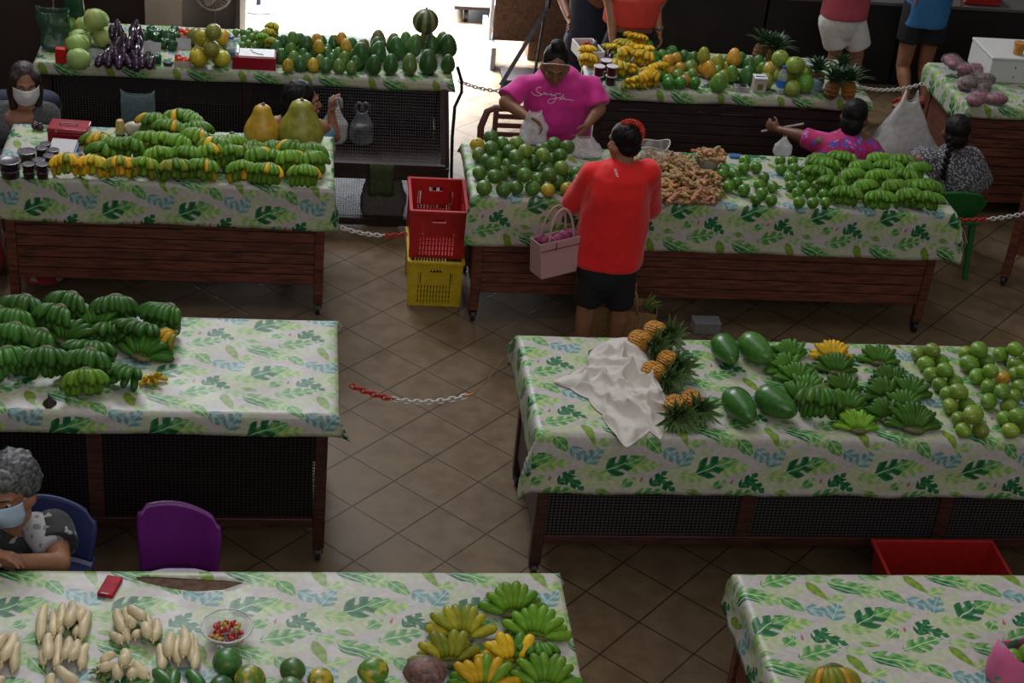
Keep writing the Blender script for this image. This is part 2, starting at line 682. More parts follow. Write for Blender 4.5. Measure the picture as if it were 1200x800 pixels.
def cloth(label, x0, x1, y0, y1, z=.86, df=.3, db=.1, dl=.1, dr=.1, off=(0, 0), rot=0, seed=0, wave=.012, hole=None, flare=.22):
    """oilcloth over a table: top plus drops of df/db/dl/dr, spare cloth folding out at the corners"""
    rnd = random.Random(seed)
    step = .022
    nx = round((x1 - x0 + dl + dr) / step)
    ny = round((y1 - y0 + df + db) / step)
    root_c = V(((x0 + x1) / 2, (y0 + y1) / 2, z))
    vs, uvs = [], []
    sx, sy = rnd.random() * 50, rnd.random() * 50
    ca, sa = math.cos(math.radians(rot)), math.sin(math.radians(rot))
    r = .012
    def fold(d):
        # arc length past the edge -> (outward, down)
        if d <= 0:
            return 0.0, 0.0
        a = min(d / r, PI / 2)
        o, dn = r * math.sin(a), r * (1 - math.cos(a))
        return o, dn + max(0, d - r * PI / 2)
    for j in range(ny + 1):
        for i in range(nx + 1):
            u = x0 - dl + (x1 - x0 + dl + dr) * i / nx
            w = y0 - df + (y1 - y0 + df + db) * j / ny
            edge = .006 * noise.noise(V((u * 3 + sx, 5, 1)))
            dx = max(x0 - u, u - x1, 0)
            dy = max(y0 - w, w - y1, 0)
            ox, ax_ = fold(dx)
            oy, ay_ = fold(dy)
            px = min(max(u, x0), x1)
            py = min(max(w, y0), y1)
            sgx = -1 if u < x0 else 1
            sgy = -1 if w < y0 else 1
            down = max(ax_, ay_)
            mn = min(dx, dy)
            if mn > 0:
                px += sgx * (ox + (mn * flare if dx <= dy else mn * flare * .8))
                py += sgy * (oy + (mn * flare if dy < dx else mn * flare * .8))
            else:
                px += sgx * ox
                py += sgy * oy
            zz = z + .004 - down
            n1 = noise.noise(V((u * 2.2 + sx, w * 2.2 + sy, 0)))
            n2 = noise.noise(V((u * 6 + sx, w * 4 + sy, 3)))
            if down <= 0:
                e = min(u - x0, x1 - u, w - y0, y1 - w)
                zz += max(0, (n1 * .5 + n2 * .5)) * .004 * min(1, e / .05)
            else:
                amp = wave * min(1, down / .08)
                k = noise.noise(V((u * 4.5 + sx, w * 4.5 + sy, 7))) * .6 + noise.noise(V((u * 13 + sx, w * 13, 9))) * .25
                if dy > 0:
                    py += sgy * amp * (k + .35)
                if dx > 0:
                    px += sgx * amp * (k + .35)
                zz += .012 * noise.noise(V((u * 2.4 + sx, w * 2.4, 11))) * min(1, down / .05)
            if hole and down <= 0:
                q = snap_tear(px, py, step * .8)
                if q is not None:
                    u, w = u + q[0] - px, w + q[1] - py
                    px, py = q
            vs.append(V((px, py, zz)) - root_c)
            U, W = u / .43 + off[0], w / .43 + off[1]
            uvs.append((U * ca - W * sa, U * sa + W * ca))
    fs = []
    for j in range(ny):
        for i in range(nx):
            q = (j * (nx + 1) + i, j * (nx + 1) + i + 1, (j + 1) * (nx + 1) + i + 1, (j + 1) * (nx + 1) + i)
            if hole:
                c = sum((vs[a] for a in q), V()) / 4 + root_c
                if hole(c.x, c.y):
                    continue
            fs.append(q)
    me = bpy.data.meshes.new('tablecloth')
    me.from_pydata([tuple(v) for v in vs], [], fs)
    uvl = me.uv_layers.new(name='UVMap')
    for lp in me.loops:
        uvl.data[lp.index].uv = uvs[lp.vertex_index]
    for p in me.polygons:
        p.use_smooth = True
    me.materials.append(M_CLOTH)
    o = bpy.data.objects.new('tablecloth', me)
    COL.objects.link(o)
    o.location = root_c
    sm = o.modifiers.new('thickness', 'SOLIDIFY')
    sm.thickness = .0012
    sm.offset = 1
    tag(o, label, 'tablecloth', 'leaf print tablecloths')
    return o


Z = .8665   # where things stand on a covered table
T = dict(
    TL=(-1.68, .20, 8.33, 9.07), TR=(1.02, 3.96, 8.30, 9.05), ML=(-1.95, .20, 5.98, 6.82), MR=(1.11, 4.2, 5.87, 6.72),
    BL=(-1.7, 1.06, 4.0, 4.87), BR=(1.80, 3.9, 4.0, 4.87), FL=(-1.71, 1.02, 10.09, 10.86), FR=(2.0, 3.97, 10.08, 10.86), FX=(4.68, 6.4, 10.06, 10.9))
market_table('dark plank market table under the two big squashes', *T['TL'])
market_table('dark plank market table under the ginger heap', *T['TR'])
market_table('dark mesh-fronted market table heaped with green bananas only', *T['ML'], style='mesh', low=.2, wood=M_WOODM, sheet='M_MESHD')
market_table('dark mesh-fronted market table under the crumpled white sheet', *T['MR'], style='mesh', low=.2, wood=M_WOODM)
market_table('market table carrying the cream white radishes', *T['BL'], style='plank')
market_table('red brown market table whose leaf cloth is nearly bare', *T['BR'], style='plank')
market_table('long back table under cabbages, eggplants and papayas', *T['FL'], style='mesh', low=.3, wood=M_WOODD)
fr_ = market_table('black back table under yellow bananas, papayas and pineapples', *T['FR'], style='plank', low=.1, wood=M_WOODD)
for a_, b_, y_ in ((728, 760, 128), (845, 881, 124), (845, 882, 134), (817, 828, 131), (936, 946, 127)):  # thin pale strips modelled in place of glints off the boards
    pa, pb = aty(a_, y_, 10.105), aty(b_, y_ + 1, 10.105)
    k = MB(); k.tube([pa - fr_.location, pb - fr_.location], .0035, 6); k.obj('glint_strip', M_STEEL, fr_)
market_table('back corner table under purple sweet potatoes', *T['FX'], style='plank', low=.1, wood=M_WOOD)

cloth('leaf print cloth under the two big squashes', *T['TL'], df=.27, db=.08, dl=.1, dr=.12, off=(.2, .35), seed=1)
cloth('leaf print cloth under the ginger heap', *T['TR'], df=.32, db=.08, dl=.08, dr=.2, off=(.55, .1), seed=2, flare=.3)
cloth('leaf print cloth under the heap of only green bananas', *T['ML'], df=.115, db=.06, dl=.1, dr=.1, off=(.1, .6), seed=3, flare=.5)
cloth('leaf print cloth under the crumpled white sheet', *T['MR'], df=.335, db=.08, dl=.2, dr=.1, off=(.32, .05), seed=4, wave=.02, flare=.3)
# the torn strip along the back edge of the radish table
tear = [at(*p, .86) for p in ((152, 677), (170, 684), (200, 691), (230, 694), (262, 692), (286, 684), (262, 681), (220, 679), (185, 677))]
def in_tear(x, y):
    c = False
    n = len(tear)
    for i in range(n):
        a, b = tear[i], tear[(i + 1) % n]
        if (a.y > y) != (b.y > y) and x < (b.x - a.x) * (y - a.y) / (b.y - a.y) + a.x:
            c = not c
    return c
def snap_tear(x, y, lim):
    best = None
    for i in range(len(tear)):
        a, b = tear[i].xy, tear[(i + 1) % len(tear)].xy
        d = b - a
        t = min(1, max(0, (V((x, y)) - a).dot(d) / d.length_squared))
        q = a + d * t
        k = (q - V((x, y))).length
        if k < lim and (best is None or k < best[0]):
            best = (k, q)
    return None if best is None else (best[1].x, best[1].y)
cloth('torn leaf print cloth under the white radishes', *T['BL'], df=.1, db=.1, dl=.1, dr=.1, off=(.15, .45), seed=5, hole=in_tear, flare=.3)
cloth('leaf print cloth, nearly bare, beside the pink bag', *T['BR'], df=.1, db=.06, dl=.2, dr=.1, off=(.4, .25), rot=-6, seed=6, wave=.03, flare=.3)
cloth('leaf print cloth under cabbages and eggplants', *T['FL'], df=.085, db=.05, dl=.04, dr=.05, off=(.3, .4), seed=7)
cloth('leaf print cloth under yellow bananas and pineapples', *T['FR'], df=.08, db=.05, dl=.05, dr=.05, off=(.7, .4), seed=8, wave=.02)
cloth('leaf print cloth under purple sweet potatoes', *T['FX'], df=.09, db=.05, dl=.18, dr=.05, off=(.2, .4), seed=9)
mb = MB()
mb.box((0, 0, 0), (.62, .14, .003))
o = mb.obj('worn_board', M_TORN, loc=((tear[0].x + tear[5].x) / 2, 4.79, .8612))
tag(o, 'brown bare board showing through the torn cloth', 'board')

# slanted mesh front of the long back table
root = empty('mesh_cage', (.45, 9.8, 0), 'dark mesh-fronted cage holding plastic bags beside the red crate', 'cage')
f = MB()
X0, X1 = -.46, .52
for x in (X0, X1):
    f.box((x, -.2, .22), (.05, .05, .44))
f.box(((X0 + X1) / 2, -.2, .035), (X1 - X0, .05, .05))
f.box(((X0 + X1) / 2, -.2, .40), (X1 - X0, .03, .11))
for x in (X0, X1):
    f.tube([(x, -.2, .42), (x, .25, .80)], .03, 4)
f.obj('frame', M_WOODD, root, sharp=20)
g = MB()
g.add([(X0, -.19, .45), (X1, -.19, .45), (X1, .25, .80), (X0, .25, .80)], [(0, 1, 2, 3)])
g.obj('slanted_mesh', M_MESHG, root, smooth=False)
g = MB()
g.add([(X0, -.2, .05), (X1, -.2, .05), (X1, -.2, .36), (X0, -.2, .36)], [(0, 1, 2, 3)])
g.obj('lower_mesh', M_MESHG, root, smooth=False)
g = MB()
g.box(((X0 + X1) / 2, .04, .43), (X1 - X0, .44, .015))
g.obj('shelf', M_WOODD, root)

# table beyond the aisle chain, right edge
root = empty('wooden_trolley', (4.76, 9.02, 0), 'dark wooden trolley with caster at end of white chain', 'trolley', rz=math.radians(-38))
mbl = MB(); mbl.box((0, 0, .46), (.055, .055, .78)); lg = mbl.obj('leg', M_WOOD, root, bevel=.003)
c = MB(); caster(c, 0, 0); c.obj('caster', M_BLACK, lg)
mbl = MB(); mbl.box((1.0, 0, .46), (.055, .055, .78)); lg = mbl.obj('leg', M_WOOD, root, bevel=.003)
c = MB(); caster(c, 1.0, 0); c.obj('caster', M_BLACK, lg)
mbl = MB(); mbl.box((.5, 0, .55), (.95, .03, .6)); mbl.obj('panel', M_WOOD, root, bevel=.003)
mbl = MB(); mbl.box((.5, .25, .85), (1.1, .6, .03)); mbl.obj('top', M_WOOD, root, bevel=.003)

# ------------------------------------------------------------------ the hall behind
def slab(name, px0, px1, y, mt, depth=.1, h=2.4):
    xa, xb = aty(px0, 20, y).x, aty(px1, 20, y).x
    mb = MB(); mb.box(((xa + xb) / 2, y + depth / 2, h / 2), (xb - xa, depth, h))
    return struct(mb.obj(name, mt))
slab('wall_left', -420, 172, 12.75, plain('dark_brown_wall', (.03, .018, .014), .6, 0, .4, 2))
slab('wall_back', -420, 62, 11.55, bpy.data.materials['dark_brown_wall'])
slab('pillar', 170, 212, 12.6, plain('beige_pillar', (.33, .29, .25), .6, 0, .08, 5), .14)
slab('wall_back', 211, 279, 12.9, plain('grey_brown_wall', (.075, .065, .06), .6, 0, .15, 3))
slab('trim_1', 276, 281, 12.72, M_BLACK, .3)
slab('trim_2', 281, 288, 12.75, plain('white_jamb', (.75, .75, .78), .5, 0, .05), .2)
# wall at the far right, behind the counter
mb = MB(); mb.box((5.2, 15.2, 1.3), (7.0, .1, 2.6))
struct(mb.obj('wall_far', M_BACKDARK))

# counter with black front
root = empty('black_counter', (5.81, 12.92, 0), 'long black-fronted counter behind the two standing shoppers', 'counter')
for k, x in enumerate((-2.5, -1.3, -.1, 1.1, 2.3)):
    mb = MB(); mb.box((x, -.25, .36), (1.18, .03, .71)); mb.obj('front_panel', M_BACKDARK, root, bevel=.004)
mb = MB(); mb.box((-.1, .05, .73), (6.1, .66, .03)); mb.obj('counter_top', plain('pale_counter_edge', (.10, .095, .09), .4, 0, .1), root, bevel=.004)
mb = MB(); mb.box((-.1, .3, .36), (6.0, .03, .71)); mb.obj('back_panel', M_BACKDARK, root)
# ------------------------------------------------------------------ bananas
def banana_mat():
    t = NT('banana_skin')
    oi = t.n('ShaderNodeObjectInfo')
    tc = t.n('ShaderNodeTexCoord')
    sp = t.n('ShaderNodeSeparateXYZ')
    t.l(tc.outputs['Generated'], sp.inputs[0])
    y = sp.outputs[1]
    f = t.noise(45, 3, tc.outputs['Object'])
    hs = t.n('ShaderNodeHueSaturation')
    t.l(oi.outputs['Color'], hs.inputs['Color'])
    t.l(t.ramp(f, .3, .7, .8, 1.15), hs.inputs['Value'])
    c = hs.outputs[0]
    c = t.mix(t.ramp(y, .0, .16, .45, 0), c, (.12, .16, .03))
    c = t.mix(t.ramp(y, .955, .99, 0, .85), c, (.03, .025, .012))
    t.base(c)
    return t.set(.42, 0, .22)


M_BAN = banana_mat()
M_CROWN = plain('banana_crown', (.09, .085, .03), .6, 0, .4, 60)


def finger_mesh(name, L=.125, R=.0175, bend=55, seg=10):
    pts, rad = [], []
    n = 11
    p = V((0, 0, 0))
    prof = [.36, .5, .78, .95, 1.02, 1.05, 1.04, 1.0, .90, .66, .24]
    for i in range(n):
        a = math.radians(bend) * (i / (n - 1) - .15)
        pts.append(p.copy())
        rad.append(R * prof[i])
        p = p + V((0, math.cos(a), -math.sin(a))) * (L / (n - 1)) * (1 if i < n - 2 else .6)
    mb = MB()
    mb.tube(pts, rad, seg, mod=lambda th: 1 + .05 * math.cos(5 * th))
    return mb.mesh(name, M_BAN)


FING = [finger_mesh('banana_a', .128, .0195, 60), finger_mesh('banana_b', .12, .0205, 45), finger_mesh('banana_c', .112, .0185, 75)]
GREEN = (.060, .175, .012)
GREENL = (.125, .27, .016)
GREEND = (.036, .125, .012)
OLIVE = (.22, .24, .018)
YEL = (.60, .36, .012)
YELG = (.36, .32, .02)
MANGOY = (.55, .27, .02)


def crown_mesh(w, drop=0):
    mb = MB()
    pts = [V((w * (i / 6 - .5) * 2, -.012 * (1 - abs(i / 3 - 1)), .004 * math.sin(i))) for i in range(7)]
    mb.tube(pts, [.008, .011, .013, .014, .013, .011, .008], 8, fx=1.3)
    return mb.mesh('crown', M_CROWN)


CROWNS = {}


def hand_proto(style, n, seed):
    """list of (finger mesh, matrix) with the crown at the origin, fingers along +Y, plus crown mesh + its matrix"""
    rnd = random.Random(seed)
    out = []
    if style == 'fan':           # lying open, fingers spread like a fan, crown low at the front
        for layer, (m_, el, sc, sp) in enumerate(((n, 12, 1.0, 150), (max(3, n - 3), 38, .95, 115))):
            for i in range(m_):
                q = (i + .5) / m_ - .5
                a = math.radians(-q * sp + rnd.uniform(-4, 4))
                e = math.radians(el + rnd.uniform(-4, 4) + 8 * math.cos(q * PI))
                M = Matrix.Translation((q * .075, .012 * math.cos(q * 3) + (.006 if layer else 0), .018 + layer * .014)) @ Matrix.Rotation(a, 4, 'Z') @ Matrix.Rotation(e, 4, 'X') @ Matrix.Rotation(rnd.uniform(-.3, .3), 4, 'Y') @ Matrix.Diagonal((min(1, 9.5 / n), sc, min(1, 9.5 / n), 1))
                out.append((rnd.randrange(3), M))
        cm = ('fan', .045, Matrix.Translation((0, -.002, .02)))
    elif style == 'drape':       # heaped hand: crown at the top behind, fingers side by side curving down to the front
        for layer, (m_, z, y, el) in enumerate(((n, .098, 0, 2), (n - 1, .078, .006, -30))):
            for i in range(m_):
                q = (i + .5) / m_ - .5
                a = math.radians(-q * 84 + rnd.uniform(-6, 6))
                e = math.radians(el + rnd.uniform(-8, 8) - 22 * abs(q))
                M = Matrix.Translation((q * .0135 * n, y - .04 * q * q, z - .055 * q * q)) @ Matrix.Rotation(a, 4, 'Z') @ Matrix.Rotation(e, 4, 'X') @ Matrix.Rotation(rnd.uniform(-.2, .2), 4, 'Y')
                out.append((rnd.randrange(3), M))
        cm = ('drape', .0052 * n, Matrix.Translation((0, -.01, .085)))
    else:                        # 'dome': turned over, backs of the fingers up, wrapping down on both sides
        for layer, (m_, el, z) in enumerate(((n, 20, .05), (n - 2, -8, .035))):
            for i in range(m_):
                q = (i + .5) / m_ - .5
                a = math.radians(-q * 95 + rnd.uniform(-5, 5))
                M = Matrix.Translation((q * .012 * n, -.02 * q * q, z - .03 * q * q)) @ Matrix.Rotation(a, 4, 'Z') @ Matrix.Rotation(math.radians(el + rnd.uniform(-6, 6)), 4, 'X') @ Matrix.Rotation(rnd.uniform(-.25, .25), 4, 'Y')
                out.append((rnd.randrange(3), M))
        cm = ('dome', .0055 * n, Matrix.Translation((0, -.004, .04)))
    return out, cm


PROTOS = {}
ALLHANDS = []


def hand(loc, style='drape', rz=0, n=7, col=GREEN, col2=None, k2=0, where=(0, 1), scale=1.0, tilt=0, label='', group='', name='banana_hand', var=.18):
    seed = random.randrange(4)
    key = (style, n, seed)
    if key not in PROTOS:
        PROTOS[key] = hand_proto(style, n, seed * 17 + n)
    fingers, cm = PROTOS[key]
    ck = (cm[0], round(cm[1], 3))
    if ck not in CROWNS:
        CROWNS[ck] = crown_mesh(cm[1])
    root = bpy.data.objects.new(name, None)
    COL.objects.link(root)
    root.empty_display_size = .05
    root.location = loc
    root.rotation_euler = (math.radians(tilt), 0, math.radians(rz))
    root.scale = (scale,) * 3
    tag(root, label, 'bananas', group)
    tone = random.uniform(1 - var, 1 + var)
    N = len(fingers)
    for i, (f, M) in enumerate(fingers):
        c = col
        if col2 is not None and where[0] <= i / N < where[1] and random.random() < k2:
            c = col2
        j = tone * random.uniform(.88, 1.12)
        meshobj('banana', FING[f], root, M, (c[0] * j * random.uniform(.9, 1.15), c[1] * j, c[2] * j, 1))
    meshobj('crown', CROWNS[ck], root, cm[2])
    ALLHANDS.append(root)
    return root


def settle_hands(objs, z=Z):
    """let each hand sink or rise until its lowest point touches the table"""
    for o in objs:
        Mw = Matrix.Translation(o.location) @ o.rotation_euler.to_matrix().to_4x4() @ Matrix.Diagonal((*o.scale, 1))
        lo = min((Mw @ c.matrix_basis @ v.co).z for c in o.children for v in c.data.vertices)
        o.location.z += z + .001 - lo


def hands(px, label, group, dz=0, **kw):
    out = []
    for h in px:
        d = dict(kw)
        x, y = h[0], h[1]
        if len(h) > 2:
            d.update(h[2])
        lift = d.pop('lift', 0)
        p = at(x, y, Z + .04)
        o = hand(V((p.x, p.y, Z)), group=group, **d)
        o['lift'] = lift
        out.append(o)
    settle_hands(out)
    for o in out:
        o.location.z += o['lift']
        del o['lift']
    order_label(out, label)
    return out


# heaped green bananas, middle-left table
JIT = lambda: random.uniform(-32, 32)
L = []
for x, y, lift, st in ((28, 372, .03, 'drape'), (82, 369, .04, 'drape'), (134, 370, .03, 'drape'), (196, 378, 0, 'drape'),
                   (-6, 384, .02, 'drape'), (18, 386, .03, 'drape'), (68, 384, .04, 'drape'), (112, 386, .03, 'fan'),
                   (-16, 404, .0, 'drape'), (16, 404, .02, 'drape'), (47, 406, .0, 'drape'), (76, 404, .03, 'fan'), (108, 411, 0, 'dome'), (135, 388, .0, 'dome'),
                   (168, 395, .03, 'dome'), (165, 416, .0, 'fan'), (-20, 430, 0, 'drape'), (8, 430, .0, 'drape'), (53, 430, 0, 'drape'), (103, 432, 0, 'drape')):
    L.append((x, y - 2, dict(rz=(180 if st != 'fan' else 0) + JIT(), style=st, lift=lift * .6, n=8 if st != 'fan' else 9)))
L.append((99, 449, dict(rz=180 + 10, style='drape', n=8, scale=.9, col=GREENL)))
L.append((152, 438, dict(rz=150, style='dome', n=6, scale=.95)))
L.append((203, 400, dict(rz=120, style='drape', n=5, scale=.8, col=OLIVE, col2=YEL, k2=.3)))
hands(L, 'green banana hand in the lone green heap', 'green bananas on the middle table with nothing else', col=GREEND, scale=1.04, var=.3)
o = hand(V((*at(176, 441, Z + .02).xy, Z)), style='fan', n=4, rz=200, col=YEL, scale=.55, label='small bright yellow banana cluster in front of the lone green banana heap', group=None)
settle_hands([o])

# squash table
L = []
for x, y, c, c2, k in ((78, 200, YEL, OLIVE, .4), (110, 202, YELG, YEL, .5), (140, 203, OLIVE, YEL, .45), (170, 204, GREENL, OLIVE, .3), (205, 206, (.085, .20, .014), OLIVE, .15),
                       (240, 206, GREENL, YEL, .15), (283, 208, GREENL, YEL, .15), (315, 211, (.085, .20, .014), YEL, .1), (357, 213, GREENL, YEL, .15)):
    L.append((x, y - 5, dict(rz=180 + JIT() * .5, col=c, col2=c2, k2=k, lift=0, scale=.92)))
for x, y, c, lift in ((118, 178, (.085, .20, .014), 0.0), (138, 186, (.085, .20, .014), .02), (155, 188, (.085, .20, .014), .03), (176, 184, GREENL, .05), (192, 186, GREENL, .05), (213, 188, GREENL, .05), (125, 191, (.085, .20, .014), .0), (222, 196, (.085, .20, .014), .02), (245, 196, GREENL, .03), (268, 197, (.085, .20, .014), .02), (300, 198, (.085, .20, .014), .02), (338, 201, GREENL, .01), (185, 197, GREENL, .02), (344, 191, (.085, .20, .014), .03), (232, 184, GREENL, .07),
                   (253, 190, (.085, .20, .014), .05), (270, 184, GREENL, .03), (286, 191, (.085, .20, .014), .0), (320, 199, (.085, .20, .014), .0), (362, 202, GREENL, .0)):
    L.append((x, y - 6 + random.uniform(-2, 2), dict(style='drape', rz=180 + JIT(), col=c, col2=YEL, k2=.07, lift=lift * .9, scale=.98)))
for x, y, lift in ((183, 160, .05), (209, 158, .07), (226, 160, .05), (203, 168, .05), (228, 171, .06), (296, 186, .0), (318, 186, .0), (345, 188, .0), (364, 188, .0)):
    L.append((x, y - 4, dict(style='drape', rz=180 + JIT(), col=(.085, .20, .014), col2=YEL, k2=.04, lift=lift * .8, scale=.98)))
hands(L, 'banana hand piled before the two squashes', 'bananas on the squash table', n=7)

# ginger table, right end
L = []
for x, y in ((990, 236), (1028, 241), (1060, 238), (1084, 242), (975, 224), (1008, 228), (1042, 228), (1074, 228), (960, 212), (992, 215), (1026, 216), (1058, 215), (1086, 226), (968, 202), (1004, 204), (1040, 205), (1068, 208), (955, 196), (988, 195), (1024, 196), (1052, 198)):
    L.append((x, y - 5, dict(rz=180 + JIT())))
hands(L, 'bright green banana hand at the ginger table end', 'green bananas at the end of the ginger table', n=8, col=(.085, .21, .014), scale=.88)

# pineapple table
L = []
FN = dict(style='fan', n=12)
for x, y, kw in ((929, 415, dict(FN, rz=JIT() * .5)), (925, 430, dict(FN, rz=20, scale=.8)), (935, 442, dict(FN, rz=JIT() * .5)), (946, 456, dict(FN, rz=-30, scale=.85)), (938, 466, dict(FN, rz=-20, scale=.85)),
                 (958, 474, dict(style='drape', n=9, rz=172, scale=1.05)),
                 (976, 416, dict(FN, rz=0, col=YEL)), (980, 431, dict(FN, rz=-6)), (989, 455, dict(FN, rz=6, col2=YEL, k2=.15)), (994, 474, dict(FN, rz=-14)), (1007, 499, dict(FN, n=13, rz=0, col=GREENL)),
                 (1031, 420, dict(FN, rz=-6)), (1046, 446, dict(FN, rz=12, n=13)), (1040, 460, dict(FN, rz=25)), (1067, 458, dict(FN, rz=-24)), (1060, 475, dict(FN, rz=-5)), (1040, 485, dict(FN, rz=25)), (1072, 499, dict(FN, rz=-4, n=14, scale=1.1))):
    L.append((x, y, kw))
hands(L, 'green banana hand between the papayas and mangoes', 'banana hands on the pineapple table', col=(.05, .145, .012), scale=.83, var=.25)
for o in ALLHANDS[-18:]:
    if any(c.color[0] > .4 for c in o.children) and sum(c.color[0] > .4 for c in o.children) > 8:
        o['label'] = 'ripe yellow banana hand beside the papayas, back of its column'

# radish table
L = []
for x, y, c, c2, k, rz, n in ((541, 742, OLIVE, YELG, .4, 0, 9), (525, 772, OLIVE, YELG, .3, 12, 8), (602, 714, GREENL, None, 0, 4, 9), (627, 741, GREENL, None, 0, -12, 9),
                              (600, 774, YEL, GREEN, .25, 4, 8), (566, 803, GREENL, YEL, .18, 0, 9), (640, 800, GREENL, None, 0, -10, 9)):
    L.append((x, y, dict(style='fan', col=c, col2=c2, k2=k, rz=rz, n=n)))
L.append((629, 758, dict(style='dome', col=GREEN, rz=175, n=7, scale=.72)))
hands(L, 'banana hand on the radish table', 'banana hands on the radish table', scale=.98, col=GREENL)
for o in ALLHANDS[-8:]:
    o['label'] = o['label'].replace('banana hand', ('yellow' if o.children[0].color[0] > .4 else 'olive yellow' if o.children[0].color[0] > .19 else 'green') + ' banana hand', 1)

L = [(972, 800, dict(style='drape', rz=180, n=9, col=OLIVE, col2=MANGOY, k2=.3, scale=.9))]
o = hands(L, 'x', None)[0]
o['label'] = 'green and orange banana hand alone on the nearly bare table'
pass


# ------------------------------------------------------------------ round fruit
M_FRUIT = objcol('citrus_skin', .34, .22, 5, ripe=(.50, .36, .03), ripescale=1.3)
M_LIME = objcol('lime_skin', .26, .25, 6, ripe=(.35, .33, .03))
M_PAPAYA = objcol('papaya_skin', .32, .25, 5, ripe=(.55, .33, .02), ripescale=1.2)
M_STEM = plain('fruit_stem', (.16, .13, .05), .7, 0, .3, 90)


def fruit_mesh(name, mat, kind='round', seg=18):
    mb = MB()
    if kind == 'round':
        prof = [(.02, .93), (.2, .96), (.5, .85), (.8, .58), (.97, .2), (1, -.1), (.9, -.45), (.66, -.76), (.35, -.94), (.05, -.99)]
    elif kind == 'egg':
        prof = [(.03, 1.0), (.22, .97), (.45, .85), (.68, .6), (.86, .25), (.98, -.12), (1.0, -.35), (.92, -.62), (.7, -.85), (.4, -.97), (.05, -1.0)]
    elif kind == 'mango':
        prof = [(.03, 1.0), (.25, .96), (.55, .8), (.82, .48), (.98, .1), (1, -.2), (.88, -.55), (.62, -.82), (.3, -.97), (.05, -1.0)]
    mb.lathe([(r, z) for r, z in reversed(prof)], seg, mod=lambda th, z: 1 + .025 * math.cos(2 * th + 1) + .015 * math.cos(5 * th + z * 2))
    return mb.mesh(name, mat)


ME_ORANGE = fruit_mesh('green_orange', M_FRUIT)
ME_LIME = fruit_mesh('lime', M_LIME)
ME_MANGO = fruit_mesh('mango', M_FRUIT, 'mango')
ME_PAP = fruit_mesh('papaya', M_PAPAYA, 'egg')
_mb = MB()
_mb.lathe([(.16, -.03), (.17, .02), (.11, .05), (.02, .05)], 7)
ME_STEM = _mb.mesh('stem', M_STEM)


def solve(items, zt=Z, iters=90, keep=.02, g=.0012):
    """items: [pos Vector, rx, rz(half height)]; pushes apart what overlaps, holds everything above the table"""
    home = [i[0].copy() for i in items]
    n = len(items)
    for it in range(iters):
        for a in range(n):
            for b in range(a + 1, n):
                A, B = items[a], items[b]
                d = B[0] - A[0]
                ra, rb = A[1], B[1]
                lim = ra + rb
                if abs(d.x) > lim or abs(d.y) > lim or abs(d.z) > lim:
                    continue
                L_ = d.length
                if L_ < lim * 1.005:
                    if L_ < 1e-5:
                        d = V((.001, .001, 0)); L_ = d.length
                    m_ = d * ((lim * 1.005 - L_) / L_ * .5)
                    m_.z *= .5
                    A[0] -= m_
                    B[0] += m_
        for k, i in enumerate(items):
            i[0].z -= g
            i[0].xy = i[0].xy.lerp(home[k].xy, keep if it < iters - 25 else 0)
            if i[0].z < zt + i[2]:
                i[0].z = zt + i[2]
    return items


def fruits(pts, me, name, cat, label, group, r, col, alpha=.05, aspect=1.0, stem=True, lie=None, jit=.06, zt=Z, cols=None, rowsize=None, solveit=True, stand=False, tiltmax=.5, heap=None):
    """pts: (px, py[, level[, colour index]]): centre of the fruit in the photograph; each level of a heap sits higher"""
    items = []
    for p in pts:
        lv = p[2] if len(p) > 2 else 0
        rr = r * random.uniform(1 - jit, 1 + jit) * (p[4] if len(p) > 4 else 1)
        hz = rr * (aspect if stand else 1)
        w = at(p[0], p[1], zt + hz + lv * r * 1.45)
        w.z = zt + hz + lv * r * 1.45
        items.append([w, rr * (1 if not stand else 1.0), hz])
    if heap:
        solve(items, zt, heap, .12, .0002)
    elif solveit:
        solve(items, zt)
    out = []
    for p, it in zip(pts, items):
        c = col
        al = alpha
        if cols is not None and len(p) > 3:
            c, al = cols[p[3]]
        rr = it[1]
        k = random.uniform(.8, 1.2)
        root = meshobj(name, me, None, None, (c[0] * k * random.uniform(.9, 1.1), c[1] * k, c[2] * k, al))
        root.location = it[0]
        if stand:
            eul = Euler((random.uniform(-.18, .18), random.uniform(-.18, .18), random.uniform(0, 6.28)))
        elif lie is not None:
            eul = Euler((math.radians(lie + random.uniform(-15, 15)), 0, random.uniform(-.9, .9)))
        else:
            eul = Euler((random.uniform(-tiltmax, tiltmax), random.uniform(-tiltmax, tiltmax), random.uniform(0, 6.28)))
        root.rotation_euler = eul
        root.scale = (rr, rr, rr * aspect)
        tag(root, label, cat, group)
        if stem:
            s = meshobj('stem', ME_STEM, root, Matrix.Translation((0, 0, .96)) @ Matrix.Diagonal((1, 1, 1 / aspect, 1)))
        out.append(root)
    if label:
        order_label(out, label, rowsize)
    return out


def zoompts(s, k, x0, y0):
    return [tuple([q[0] / k + x0, q[1] / k + y0, *q[2:]]) for q in s]


